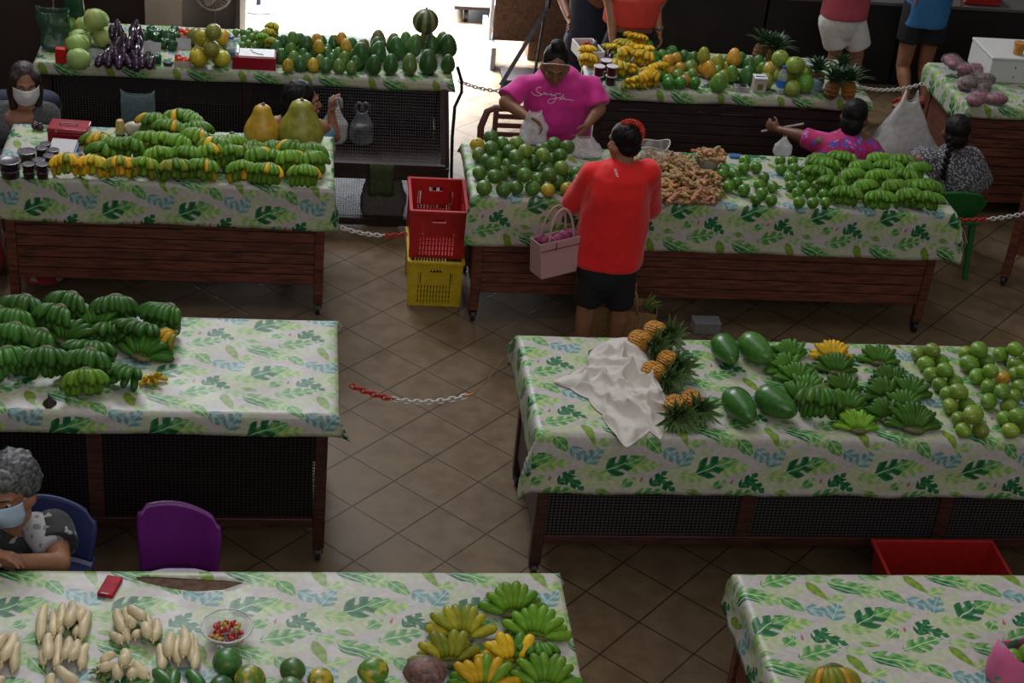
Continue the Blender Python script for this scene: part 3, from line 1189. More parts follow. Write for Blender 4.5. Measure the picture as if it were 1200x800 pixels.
# green oranges heaped at the left of the ginger table
OG, OY = (.065, .15, .02), (.36, .29, .025)
pts = zoompts([(215, 600, 0, 0), (380, 610, 0, 0), (490, 600, 0, 0), (610, 600, 0, 0), (765, 620, 0, 1), (935, 610, 0, 1), (165, 470, 0, 0), (300, 510, 1, 0), (365, 465, 0, 0), (475, 450, 0, 0), (565, 500, 1, 0),
               (680, 525, 0, 0), (780, 480, 1, 0), (850, 550, 0, 0), (1030, 540, 0, 0), (1000, 470, 0, 0), (885, 420, 1, 2), (910, 475, 0, 0), (740, 430, 0, 0), (635, 370, 0, 0), (560, 395, 0, 0), (410, 400, 0, 0),
               (300, 385, 1, 0), (235, 365, 0, 0), (165, 310, 0, 2), (145, 220, 0, 1), (265, 245, 2, 0), (335, 335, 0, 0), (420, 275, 1, 0), (485, 325, 2, 0), (570, 285, 1, 2), (700, 270, 1, 0), (735, 340, 1, 2),
               (800, 350, 0, 0), (875, 310, 1, 0), (910, 230, 1, 0), (845, 215, 1, 0), (770, 250, 0, 0), (360, 215, 1, 0), (490, 205, 1, 2), (265, 150, 2, 0), (1095, 450, 0, 0), (620, 300, 0, 0)], 7.5, 540, 140)
fruits(pts, ME_ORANGE, 'green_orange', 'orange', 'green orange heaped before the pink shirt', 'green oranges on the ginger table',   .0445, OG, heap=18, cols=[(OG, .02), (OY, .25), ((.13, .2, .025), .15)])

pts = zoompts([(345, 225), (335, 295), (450, 290), (150, 305), (135, 355), (250, 360), (190, 465), (270, 430), (335, 500), (520, 385), (480, 455), (605, 470), (505, 530), (450, 585), (590, 595)], 8, 830, 160)
LG = (.065, .175, .012)
fruits(pts, ME_LIME, 'lime', 'lime', 'green lime in loose clusters beside the ginger', 'limes beside the ginger', .037, LG, 0)
pts = zoompts([(675, 225), (790, 230), (680, 305), (805, 295), (905, 305), (765, 385), (890, 375), (1000, 385), (775, 460), (900, 460), (1015, 460), (835, 525), (960, 535), (1085, 540), (850, 615), (980, 620), (1100, 615)], 8, 830, 160)
fruits(pts, ME_LIME, 'lime', 'lime', 'green lime in the block against the bananas', 'limes packed against the bananas', .035, LG, 0, rowsize=3)

# mangoes in heaps of four on the pineapple table
MG = (.125, .235, .018)
MC = [(MG, .0), ((.17, .25, .025), .05), (MANGOY, .3)]
pts = zoompts([(40, 125, 0, 1), (145, 100, 1, 1), (100, 200, 0, 0), (212, 185, 0, 0), (145, 280, 0, 0), (240, 250, 1, 0), (205, 355, 0, 0), (310, 345, 0, 0), (268, 430, 0, 0), (338, 415, 1, 1), (285, 515, 0, 1), (405, 510, 0, 0),
               (345, 615, 0, 0), (435, 600, 1, 1, 1.25), (390, 697, 0, 1), (510, 700, 0, 1),
               (395, 120, 0, 1), (492, 95, 1, 0, 1.1), (425, 200, 0, 0, 1.1), (550, 180, 0, 0), (485, 295, 0, 0), (580, 255, 1, 0), (568, 370, 0, 0), (672, 310, 0, 2), (568, 480, 0, 0), (670, 412, 1, 0), (760, 445, 0, 0), (715, 518, 0, 1),
               (690, 612, 0, 0), (785, 595, 1, 0), (735, 700, 0, 1), (835, 660, 0, 0), (655, 130, 0, 0), (770, 95, 1, 0), (768, 205, 0, 0), (770, 280, 0, 0), (835, 270, 1, 0), (815, 375, 0, 0), (880, 430, 0, 0), (850, 150, 0, 0)], 6.4, 1070, 395)
fruits(pts, ME_MANGO, 'green_mango', 'mango', 'green mango in heaps of four beyond the bananas', 'green mangoes on the pineapple table', .0395, MG, heap=9, cols=MC, aspect=1.15, lie=75)


# ------------------------------------------------------------------ papayas, squashes
def papaya(px, py, length, wid, rz, col, alpha, label, name='papaya', stem=True, stand=False, lift=0, tilt=0, zt=Z):
    r = wid / 2
    w = at(px, py, zt + (r if not stand else length / 2))
    root = meshobj(name, ME_PAP, None, None, (*col, alpha))
    root.location = (w.x, w.y, zt + (length / 2 if stand else r * .98) + lift)
    root.rotation_euler = (math.radians(tilt if stand else 90 + tilt), 0, math.radians(rz))
    root.scale = (r, r, length / 2)
    tag(root, label, 'papaya')
    if stem:
        meshobj('stem', ME_STEM, root, Matrix.Translation((0, 0, .97)) @ Matrix.Diagonal((.9, .9, .9 * wid / length, 1)))
    return root


PG = (.032, .125, .014)
papaya(851, 410, .21, .135, 8, PG, 0, 'big green papaya at back, the left one of that pair')
papaya(887, 409, .22, .145, 24, (.05, .16, .02), 0, 'big green papaya at back, right beside the banana columns')
papaya(868, 476, .23, .145, 14, PG, 0, 'big dark green papaya in front, beside the pineapple leaves')
papaya(910, 472, .225, .15, 38, (.034, .13, .016), 0.02, 'big green papaya in front, touching the banana columns')

M_SQUASH = objcol('squash_skin', .42, .2, 22, ripe=(.50, .25, .02), ripescale=5, speck=.35)


def squash(px, py, h, w, col, alpha, label):
    base = at(px, py, Z)
    mb = MB()
    prof = [(.25, 0), (.7, .015), (.93, .10), (1.0, .25), (.97, .38), (.85, .52), (.66, .66), (.55, .76), (.50, .85), (.42, .93), (.25, .985), (.05, 1.0)]
    mb.lathe([(r * w / 2, z * h) for r, z in prof], 28, mod=lambda th, z: 1 + .02 * math.cos(10 * th) * (1 - z / h) + .02 * math.cos(2 * th))
    o = mb.obj('squash', M_SQUASH, sharp=None)
    o.color = (*col, alpha)
    o.location = base
    tag(o, label, 'squash')
    s = MB()
    s.lathe([(.012, 0), (.010, .012), (.004, .016)], 7, c=(.004, 0, h * .992))
    s.obj('stem', M_STEM, o)
    return o


squash(307, 167, .245, .215, (.50, .29, .022), .35, 'orange yellow pear-shaped squash, the smaller of the two')
squash(352, 169, .285, .275, (.26, .25, .03), .12, 'green yellow pear-shaped squash, the larger of the two')

# long pale gourd lying behind
g = MB()
a, b = at(232, 163, Z + .05), at(290, 170, Z + .03)
pts = [a.lerp(b, i / 8) for i in range(9)]
g.tube(pts, [.01, .035, .05, .055, .052, .045, .036, .025, .008], 16)
o = g.obj('gourd', objcol('gourd_skin', .4, .2, 30))
o.color = (.21, .29, .10, 1)
tag(o, 'long pale green gourd lying left of the squashes', 'gourd')

# ------------------------------------------------------------------ pineapples
def pine_mat():
    t = NT('pineapple_skin')
    uvn = t.n('ShaderNodeTexCoord')
    oi = t.n('ShaderNodeObjectInfo')
    v = t.n('ShaderNodeTexVoronoi', feature='F1')
    v.inputs['Scale'].default_value = 1.6
    v.inputs['Randomness'].default_value = .35
    t.l(t.obj((2.6, 2.6, 2.6)), v.inputs['Vector'])
    k = v.outputs['Distance']
    c = t.mix(t.ramp(k, .5, .85), oi.outputs['Color'], (.12, .05, .008))
    c = t.mix(t.ramp(k, .05, .16, .6, 0), c, (.20, .09, .02))
    t.base(c)
    inv = t.math('SUBTRACT', 1, k)
    t.bump(inv, .8, .05)
    return t.set(.5)


M_PINE = pine_mat()
M_PLEAF = objcol('pineapple_leaf', .45, .35, 40)


def crown_leaves(n, L, seed, e0=8):
    rnd = random.Random(seed)
    mb = MB()
    for i in range(n):
        q = i / n
        az = i * 2.39996 + rnd.uniform(-.2, .2)
        el = math.radians(e0 + (80 - e0) * q + rnd.uniform(-8, 8))
        ln = L * (1 - .45 * q) * rnd.uniform(.8, 1.1)
        out = V((math.cos(az), math.sin(az), 0))
        side = V((-math.sin(az), math.cos(az), 0))
        pts = []
        p = out * .014 + V((0, 0, .03 * q))
        e = el + .25
        for k in range(6):
            pts.append(p.copy())
            p = p + (out * math.cos(e) + V((0, 0, 1)) * math.sin(e)) * ln / 5
            e -= .17
        w = .014
        base = len(mb.v)
        for k, pp in enumerate(pts):
            ww = w * (1, 1.1, .95, .7, .4, .02)[k]
            upn = V((0, 0, 1)) * .3 * ww + out * -.1 * ww
            mb.v += [pp - side * ww + upn, pp, pp + side * ww + upn, pp - V((0, 0, .0018))]
        for k in range(5):
            a = base + 4 * k
            b = a + 4
            mb.f += [(a, a + 1, b + 1, b), (a + 1, a + 2, b + 2, b + 1), (a + 2, a + 3, b + 3, b + 2), (a + 3, a, b, b + 3)]
    return mb.mesh('leaf_crown', M_PLEAF, smooth=True, sharp=50)


CRN = [crown_leaves(46, .165, 1), crown_leaves(40, .15, 2), crown_leaves(54, .155, 3, 34), crown_leaves(50, .145, 4, 38)]
_mb = MB()
_mb.lathe([(.2, 0), (.65, .06), (.9, .22), (1, .5), (.95, .75), (.75, .93), (.35, 1.0), (.1, 1.0)], 22)
ME_PINE = _mb.mesh('pineapple', M_PINE)


def pineapple(px, py, label, h=.155, w=.115, col=(.66, .27, .016), axis=(0, 0, 1), crown=0, leafcol=(.10, .17, .055), cs=1.0, zt=Z, group=None):
    """axis: from the fruit's foot to its leaves; the pixel is the middle of the fruit body"""
    ax = V(axis).normalized()
    c = at(px, py, zt + w / 2)
    root = empty('pineapple', c, label, 'pineapple', group)
    Rm = V((0, 0, 1)).rotation_difference(ax).to_matrix().to_4x4()
    meshobj('body', ME_PINE, root, Rm @ Matrix.Translation((0, 0, -h / 2)) @ Matrix.Diagonal((w / 2, w / 2, h, 1)), (*col, 1))
    meshobj('leaf_crown', CRN[crown], root, Rm @ Matrix.Translation((0, 0, h * .46)) @ Matrix.Diagonal((cs, cs, cs, 1)), (*leafcol, 1))
    lo = min((ch.matrix_basis @ v.co).z for ch in root.children if ch.name.startswith('body') for v in ch.data.vertices)
    root.location.z = zt - lo + .001
    lf = [ch for ch in root.children if ch.name.startswith('leaf_crown')][0]
    if ax.z < .5:            # lying fruit: its leaves rest on the table instead of passing through it
        me = lf.data.copy()
        Mi = lf.matrix_basis.inverted()
        for v in me.vertices:
            w_ = lf.matrix_basis @ v.co
            low = zt + .003 - root.location.z
            if w_.z < low:
                w_.z = low + (low - w_.z) * .12
                v.co = Mi @ w_
        lf.data = me
    return root


for x, y, ax, lb in ((750, 399, (.55, -.75, .12), 'pineapple against top of the white sheet, the lower one of the back pair'),
                     (768, 388, (.5, -.75, .2), 'rearmost pineapple, its crown pointing toward the papayas'),
                     (766, 436, (.55, -.8, .05), 'pineapple half hidden by the white sheet, middle of the row'),
                     (783, 423, (.35, -.85, .15), 'pineapple standing out highest in the middle of the row'),
                     (791, 476, (-.05, -1, .1), 'pineapple beside the sheet in the front pair'),
                     (811, 470, (.15, -1, .15), 'foremost pineapple with leaves spread toward the table edge')):
    pineapple(x, y, lb, axis=ax, crown=2 + random.randrange(2), h=.12, w=.105, cs=1.0)
# ------------------------------------------------------------------ people
def blob(name, mbx, voxel, mt, parent, smooth=6, disp=None, origin=V((0, 0, 0)), fac=.5, zcut=None):
    me = mbx.mesh(name, None, True)
    o = bpy.data.objects.new(name, me)
    COL.objects.link(o)
    r = o.modifiers.new('r', 'REMESH')
    r.mode = 'VOXEL'
    r.voxel_size = voxel
    r.use_smooth_shade = True
    if smooth:
        s = o.modifiers.new('s', 'SMOOTH')
        s.iterations = smooth
        s.factor = fac
    dg = bpy.context.evaluated_depsgraph_get()
    dg.update()
    nm = bpy.data.meshes.new_from_object(o.evaluated_get(dg))
    bpy.data.objects.remove(o)
    bpy.data.meshes.remove(me)
    if disp:
        ns = [v.normal.copy() for v in nm.vertices]
        for v, n in zip(nm.vertices, ns):
            v.co += n * disp(v.co, n)
    for v in nm.vertices:
        v.co -= origin
    nm.name = name
    nm.materials.clear()
    nm.materials.append(mt)
    for p in nm.polygons:
        p.use_smooth = True
    q = bpy.data.objects.new(name, nm)
    COL.objects.link(q)
    if parent is not None:
        q.parent = parent
    return q


def skin(name, c):
    t = NT(name)
    f = t.noise(14, 3, t.obj())
    t.base(t.mix(t.ramp(f, .3, .7), tuple(x * .88 for x in c), tuple(x * 1.1 for x in c)))
    t.b.inputs['Subsurface Weight'].default_value = .08
    t.b.inputs['Subsurface Radius'].default_value = (.01, .004, .002)
    return t.set(.48, 0, .4)


SK = [skin('skin_brown', (.22, .095, .052)), skin('skin_tan', (.30, .135, .075)), skin('skin_dark', (.15, .062, .036))]
M_HAIR = plain('black_hair', (.006, .005, .005), .55, 0, .4, 60, .5, spec=.2, stretch=(1, 1, .15))
M_HAIRB = plain('dark_brown_hair', (.022, .012, .009), .55, 0, .5, 60, .4, stretch=(1, 1, .15))
M_HAIRG = plain('grey_hair', (.075, .075, .08), .5, 0, .8, 70, .5)
M_EYE = plain('eye_white', (.5, .48, .46), .2, 0, .02)
M_LID = plain('eyelid_skin', (.13, .055, .035), .5, 0, .1)
M_IRIS = plain('dark_iris', (.012, .008, .006), .1, 0, .1)
M_LIP = plain('lip', (.20, .06, .05), .4, 0, .1)
M_BROW = plain('eyebrow', (.012, .009, .008), .6, 0, .1)
M_MASKW = plain('white_face_mask', (.68, .68, .70), .7, 0, .04, 40, .1)
M_MASKB = plain('pale_blue_face_mask', (.42, .55, .70), .7, 0, .04, 40, .1)


def hand_prims(mb, wrist, d, side, curl=25, sp=.021, k=1.0, thumb=1):
    """five separate fingers: d along the fingers, side across the palm towards the thumb, palm faces side x d"""
    d = V(d).normalized()
    side = V(side)
    side = (side - d * side.dot(d)).normalized()
    n = d.cross(side) * thumb          # back of hand -> palm direction sign
    c = wrist + d * .045 * k
    mb.cone(wrist, wrist + d * .03 * k, .024 * k, .028 * k, 12, w=side, fx=.7)
    mb.cone(wrist + d * .02 * k, wrist + d * .075 * k, .032 * k, .038 * k, 12, w=side, fx=.42)
    for i, (o, L) in enumerate(((1.5, .066), (.5, .075), (-.5, .070), (-1.5, .054))):
        b = wrist + d * (.078 - .004 * abs(o)) * k + side * o * sp * k
        dd = (d + side * o * .06).normalized()
        p = b
        ang = curl * .5
        for j, f in enumerate((.45, .32, .23)):
            a = math.radians(ang)
            e = (dd * math.cos(a) + n * math.sin(a)).normalized()
            q = p + e * L * f * k
            mb.cone(p, q, (.0092 - .0009 * j) * k, (.0084 - .0009 * j) * k, 8)
            p = q
            ang += curl * (1 if j == 0 else .9)
    b = wrist + d * .022 * k + side * .026 * k
    p1 = b + (d * .6 + side * .75 + n * .25).normalized() * .036 * k
    p2 = p1 + (d * .85 + side * .25 + n * .35).normalized() * .028 * k
    mb.cone(b, p1, .0125 * k, .0105 * k, 8)
    mb.cone(p1, p2, .0102 * k, .0082 * k, 8)


def head_prims(mb, H, k=1.0):
    def P(x, y, z):
        return H @ V((x * k, y * k, z * k))
    R3 = H.to_3x3()
    mb.ell(P(0, .012, .022), (.074 * k, .092 * k, .092 * k), 20, 14, M=R3)
    mb.cone(P(0, -.035, -.02), P(0, -.052, -.082), .062 * k, .034 * k, 16, w=R3 @ V((1, 0, 0)), fx=.9)
    mb.cone(P(0, -.086, .012), P(0, -.104, -.026), .0085 * k, .0125 * k, 8)
    for s in (-1, 1):
        mb.ell(P(s * .0105, -.096, -.029), .0085 * k, 8, 6)
        mb.ell(P(s * .04, -.06, -.026), (.026 * k, .024 * k, .024 * k), 10, 8)
        mb.cone(P(s * .012, -.082, .026), P(s * .045, -.066, .024), .011 * k, .010 * k, 8)
        mb.ell(P(s * .077, .006, -.008), (.010 * k, .021 * k, .031 * k), 10, 8, M=R3)
        mb.cone(P(s * .068, 0, -.03), P(s * .03, -.045, -.082), .03 * k, .022 * k, 10)
    mb.ell(P(0, -.077, -.094), .019 * k, 10, 8)
    mb.cone(P(-.02, -.083, -.057), P(.02, -.083, -.057), .0095 * k, .0095 * k, 8)
    mb.cone(P(-.017, -.083, -.068), P(.017, -.083, -.068), .0095 * k, .0095 * k, 8)


def face_parts(root, H, org, k=1.0, closed=False, mouth=True):
    def P(x, y, z):
        return H @ V((x * k, y * k, z * k)) - org
    R3 = H.to_3x3()
    for s in (-1, 1):
        m_ = MB()
        m_.ell(P(s * .031, -.0752, .004), (.0125 * k, .009 * k, (.0045 if closed else .0058) * k), 12, 8, M=R3)
        e = m_.obj('eye' if not closed else 'eyelid', M_EYE if not closed else M_LID, root, sharp=None)
        if not closed:
            m_ = MB()
            m_.ell(P(s * .031, -.0815, .004), (.0068 * k, .0038 * k, .0056 * k), 10, 8, M=R3)
        else:
            m_ = MB()
            m_.cone(P(s * .019, -.081, .002), P(s * .043, -.078, .002), .0028 * k, .0022 * k, 6)
        m_.obj('iris' if not closed else 'eyelash', M_IRIS, e, sharp=None)
        m_ = MB()
        m_.tube([P(s * .015, -.0925, .031), P(s * .031, -.089, .0365), P(s * .048, -.076, .032)], [.0028 * k, .0036 * k, .0018 * k], 6)
        m_.obj('eyebrow', M_BROW, root, sharp=None)
    if mouth:
        m_ = MB()
        m_.tube([P(-.022, -.087, -.0625), P(-.008, -.0935, -.0585), P(0, -.0935, -.0605), P(.008, -.0935, -.0585), P(.022, -.087, -.0625)], [.002 * k, .0045 * k, .004 * k, .0045 * k, .002 * k], 6)
        m_.tube([P(-.019, -.088, -.066), P(0, -.0945, -.069), P(.019, -.088, -.066)], [.002 * k, .0058 * k, .002 * k], 6)
        m_.obj('lips', M_LIP, root, sharp=None)


def headmat(c, yaw=0, pitch=0, roll=0):
    """yaw 0 looks at -Y; positive yaw turns toward -X; pitch > 0 bows the head"""
    return Matrix.Translation(c) @ Matrix.Rotation(math.radians(-yaw), 4, 'Z') @ Matrix.Rotation(math.radians(pitch), 4, 'X') @ Matrix.Rotation(math.radians(roll), 4, 'Y')


def mask_obj(root, H, org, k, mt):
    """pleated mask over nose, mouth and chin, with two ear loops"""
    def P(x, y, z):
        return H @ V((x * k, y * k, z * k)) - org
    mb = MB()
    nx, nz = 14, 12
    for j in range(nz + 1):
        z = .006 - .112 * j / nz
        for i in range(nx + 1):
            a = (i / nx - .5) * 2
            th = a * 1.25
            wv = .068 - .018 * max(0, (j / nz - .55)) / .45
            q = j / nz
            dep = .098 + .020 * math.exp(-((q - .32) / .3) ** 2) * math.exp(-(a / .35) ** 2) - .012 * max(0, q - .7) / .3
            pl = .0015 * math.sin(q * 28) * (1 - abs(a))
            y = -(dep + pl) * math.cos(th * .86) - .006
            x = wv * math.sin(th) / math.sin(1.25) * 1.16
            zz = z - .012 * (1 - abs(a)) * (q - .5) + .006 * abs(a) * (1 - 2 * q)
            mb.v.append(P(x, y, zz))
    for j in range(nz):
        for i in range(nx):
            a = j * (nx + 1) + i
            mb.f.append((a, a + 1, a + nx + 2, a + nx + 1))
    o = mb.obj('face_mask', mt, root, sharp=None)
    sd = o.modifiers.new('t', 'SOLIDIFY')
    sd.thickness = .003
    for s in (-1, 1):
        l = MB()
        l.tube([P(s * .068, -.034, -.004), P(s * .078, -.01, .012), P(s * .084, .018, .006), P(s * .083, .016, -.022), P(s * .068, -.03, -.075)], .0016, 6)
        l.obj('ear_loop', mt, o, sharp=None)
    return o


def person(label, root_xy, H, k, J, sk, fat=1.0, face=(1, 0, 0), seated=False, shoes=None, feet=True, zfloor=0, curl=30, hk=1.0):
    """J: world joints pelvis, chest, neck, sh/el/wr a/b, hip/kn/an a/b. Returns root (at the feet) and org"""
    org = V((root_xy[0], root_xy[1], zfloor))
    root = empty('person', org, label, 'person')
    w = V(face)
    mb = MB()
    head_prims(mb, H, k)
    hc = H @ V((0, .025 * k, -.05 * k))
    mb.cone(J['neck'], hc, .058 * k, .05 * k, 14)
    up = J['chest'] - J['pelvis']
    mb.cone(J['pelvis'], J['pelvis'].lerp(J['chest'], .5), .155 * fat, .14 * fat, 20, w=w, fx=.72)
    mb.cone(J['pelvis'].lerp(J['chest'], .45), J['chest'], .14 * fat, .155 * fat, 20, w=w, fx=.7)
    mb.cone(J['chest'], J['neck'] - V((0, 0, .02)), .15 * fat, .07, 20, w=w, fx=.65)
    for s in 'ab':
        mb.cone(J['neck'] - V((0, 0, .03)), J['sh' + s], .06, .055, 12)
        mb.cone(J['sh' + s], J['el' + s], .053 * (fat * .6 + .4), .042 * (fat * .6 + .4), 12)
        mb.cone(J['el' + s], J['wr' + s], .041 * (fat * .6 + .4), .027, 12)
        d = J['hd' + s] if 'hd' + s in J else (J['wr' + s] - J['el' + s])
        side = J.get('sd' + s, V((1 if s == 'a' else -1, 0, .2)))
        hand_prims(mb, J['wr' + s], d, side, curl, k=hk, thumb=J.get('th' + s, 1))
        mb.cone(J['hip' + s], J['kn' + s], .088 * fat, .058 * (fat * .5 + .5), 14)
        mb.cone(J['kn' + s], J['kn' + s].lerp(J['an' + s], .35), .055 * (fat * .5 + .5), .057 * (fat * .5 + .5), 14)
        mb.cone(J['kn' + s].lerp(J['an' + s], .35), J['an' + s], .057 * (fat * .5 + .5), .034, 14)
        if feet:
            t = J.get('toe' + s, V((0, -1, 0)))
            a = J['an' + s]
            mb.cone(a + V((0, 0, -.02)) - t * .02, a + t * .05 + V((0, 0, -.045)), .036, .036, 10)
            sdv = V((t.y, -t.x, 0))
            mb.cone(a + t * .05 + V((0, 0, -.05)), a + t * .115 + V((0, 0, -.06)), .038, .03, 10, w=sdv, fx=.6)
            for i in range(5):
                o_ = (i - 2) * .0155
                b_ = a + t * (.125 - .006 * abs(i - 1.5)) + sdv * o_ + V((0, 0, -.066))
                mb.cone(b_, b_ + t * .028, .0105, .009, 8)
    b = blob('body', mb, .0068, sk, root, 4, None, org)
    return root, org


def garment(name, root, org, prims, mt, voxel=.010, smooth=5, fold=.006, fs=9, seed=0, offset=0):
    mb = MB()
    for p in prims:
        a = dict(p[4]) if len(p) > 4 else {}
        mb.cone(p[0], p[1], p[2], p[3], a.pop('seg', 20), **a)
    f = (lambda co, n: fold * (noise.noise(V((co.x * fs + seed, co.y * fs, co.z * fs * .55))) + .4 * noise.noise(V((co.x * fs * 2.3, co.y * fs * 2.3 + seed, co.z * fs * 1.4)))) + offset)
    return blob(name, mb, voxel, mt, root, smooth, f, org)


def legs_down(J, ya=0, w=.1, zhip=.80, zk=.43, toe=V((0, -1, 0))):
    pass


def lerp(a, b, t):
    return V(a).lerp(V(b), t)


F = dict(flat0=True)
# fabrics -----------------------------------------------------------
M_PINK = plain('magenta_jersey', (.56, .012, .235), .75, 0, .08, 12, .1, sheen=.2)
M_RED = plain('red_knit', (.72, .005, .005), .85, 0, .08, 120, .25, sheen=.2)
M_BLK = plain('black_cotton', (.008, .008, .010), .8, 0, .2)
M_NAVY = plain('navy_cotton', (.016, .020, .045), .8, 0, .2)
M_ORED = plain('orange_red_cotton', (.50, .035, .022), .8, 0, .08)
M_ROSE = plain('rose_pink_cotton', (.40, .06, .09), .8, 0, .08)
M_WHT = plain('white_cotton_shorts', (.55, .53, .50), .8, 0, .06)
M_BLUE = plain('mid_blue_cotton', (.03, .16, .36), .8, 0, .08)
M_TEAL = plain('pale_teal_cotton', (.10, .25, .33), .8, 0, .1)


def pattern_mat(name, base, cols, scale, thr, rough=.8):
    t = NT(name)
    c = None
    for i, (cc, sc, th) in enumerate(cols):
        v = t.n('ShaderNodeTexVoronoi', feature='F1')
        v.inputs['Scale'].default_value = sc
        nz = t.n('ShaderNodeTexNoise')
        nz.inputs['Scale'].default_value = sc * 1.5
        t.l(t.obj(), nz.inputs['Vector'])
        ad = t.n('ShaderNodeVectorMath', operation='MULTIPLY_ADD')
        t.l(nz.outputs['Color'], ad.inputs[0])
        ad.inputs[1].default_value = (thr, thr, thr)
        mp = t.n('ShaderNodeVectorMath', operation='ADD')
        t.l(t.obj(), mp.inputs[0])
        mp.inputs[1].default_value = (i * 3.1, i * 1.7, i * .9)
        t.l(mp.outputs[0], ad.inputs[2])
        t.l(ad.outputs[0], v.inputs['Vector'])
        k = t.ramp(v.outputs['Distance'], th, th + .06, 1, 0)
        c = t.mix(k, c if c is not None else base, cc)
    t.base(c)
    return t.set(rough, sheen=.1)


M_FLORAL = pattern_mat('magenta_floral_print', (.42, .012, .11), [((.50, .03, .30), 9, .42), ((.13, .07, .42), 11, .30), ((.35, .35, .65), 17, .2), ((.40, .01, .06), 7, .2)], 1, .12)
M_DOTS = pattern_mat('grey_dotted_print', (.05, .05, .06), [((.30, .28, .31), 62, .38)], 1, .0)
M_KNIT = pattern_mat('grey_fleck_knit', (.05, .05, .055), [((.12, .12, .125), 90, .3), ((.03, .03, .03), 40, .25)], 1, .02)
M_SWIRL = pattern_mat('black_white_swirl_print', (.012, .012, .014), [((.26, .25, .25), 16, .30), ((.010, .010, .012), 21, .30)], 1, .10)

# ---- woman in the magenta T-shirt, serving --------------------------------
def VV(x, y, Y):
    return aty(x, y, Y)

Hm = headmat(VV(651, 76, 9.24), 4, 30)
J = dict(neck=VV(653, 92, 9.33), chest=VV(652, 116, 9.38), pelvis=VV(655, 176, 9.42), sha=VV(614, 99, 9.36), shb=VV(694, 101, 9.36), ela=VV(593, 120, 9.27), elb=VV(702, 128, 9.27),
         wra=VV(619, 138, 9.10), wrb=VV(688, 146, 9.10))
J['hda'], J['hdb'] = V((.75, -.35, -.35)), V((-.45, -.45, -.7))
J['sda'], J['sdb'] = V((.2, -.6, .6)), V((-.4, -.6, .5))
for s, d in (('a', -.1), ('b', .1)):
    J['hip' + s] = J['pelvis'] + V((d, 0, -.02))
    J['kn' + s] = V((J['pelvis'].x + d * 1.05, 9.42, .40))
    J['an' + s] = V((J['pelvis'].x + d * 1.05, 9.44, .085))
root, org = person('person in a magenta T-shirt bowing behind the green oranges, holding plastic bags', (J['pelvis'].x, 9.42), Hm, 1.0, J, SK[0], fat=1.22, curl=42)
pk = garment('magenta_shirt', root, org, [
    (J['chest'] + V((0, 0, .02)), J['pelvis'] + V((0, -.01, -.06)), .212, .225, dict(w=V((1, 0, 0)), fx=.80, flat1=True)),
    (J['neck'] - V((0, .0, .05)), J['chest'], .11, .208, dict(w=V((1, 0, 0)), fx=.72)),
    (J['chest'] + V((0, -.07, -.03)), J['chest'] + V((0, -.075, -.1)), .13, .14, dict(fx=.8)),
    (J['neck'] + V((-.045, 0, -.035)), J['sha'], .066, .064), (J['neck'] + V((.045, 0, -.035)), J['shb'], .066, .064),
    (J['sha'], lerp(J['sha'], J['ela'], .85), .066, .084, dict(flat1=True)), (J['shb'], lerp(J['shb'], J['elb'], .85), .066, .084, dict(flat1=True))], M_PINK, seed=1, fold=.012)
g = garment('dark_trousers', root, org, [(J['hip' + s], J['kn' + s] - V((0, 0, .3)), .125, .075, dict(flat1=True)) for s in 'ab'], M_BLK, .014)
mb = MB()
R3 = Hm.to_3x3()
mb.ell(Hm @ V((0, .028, .034)), (.083, .092, .090), 20, 14, M=R3)
mb.ell(Hm @ V((0, .045, .125)), (.048, .048, .042), 16, 10, M=R3)
mb.ell(Hm @ V((0, .06, -.02)), (.072, .06, .07), 16, 10, M=R3)
blob('hair', mb, .008, M_HAIR, root, 3, lambda co, n: .004 * noise.noise(co * 40), org)
mb = MB()
for i in range(15):
    a = PI * (i / 14)
    p = Hm @ V((math.cos(a) * .084, -.052 - .012 * math.sin(a), .062 + .022 * math.sin(a)))
    mb.ell(p - org, .006 if i % 2 else .0045, 8, 6)
pts = [Hm @ V((math.cos(PI * i / 14) * .083, -.05 - .012 * math.sin(PI * i / 14), .062 + .022 * math.sin(PI * i / 14))) - org for i in range(15)]
mb.tube(pts, .003, 6)
mb.obj('hair_band', plain('silver_band', (.5, .5, .52), .25, .7, .1), root, sharp=None)
face_parts(root, Hm, org, 1.0, closed=True)

# handwriting across the chest, laid on the shirt's own surface
def surface_text(shirt, org, strokes, mt, name, parent, width=.0042):
    me = shirt.data
    bvh = BVHTree.FromPolygons([v.co + org for v in me.vertices], [tuple(p.vertices) for p in me.polygons])
    mb = MB()
    for st in strokes:
        pts = []
        sm = []
        for i in range(len(st) - 1):
            p0, p1, p2, p3 = st[max(i - 1, 0)], st[i], st[i + 1], st[min(i + 2, len(st) - 1)]
            for q in range(5):
                t = q / 5
                sm.append(tuple(.5 * (2 * p1[a] + (p2[a] - p0[a]) * t + (2 * p0[a] - 5 * p1[a] + 4 * p2[a] - p3[a]) * t * t + (3 * p1[a] - p0[a] - 3 * p2[a] + p3[a]) * t ** 3) for a in (0, 1)))
        sm.append(st[-1])
        for px, py in sm:
            h = bvh.ray_cast(CAMLOC, ray(px, py).normalized())
            if h[0] is not None:
                pts.append(h[0] + h[1] * .0012 * (1 if h[1].dot(CAMLOC - h[0]) > 0 else -1) - org)
        if len(pts) > 2:
            mb.tube(pts, width / 2, 5)
    return mb.obj(name, mt, parent, sharp=None)

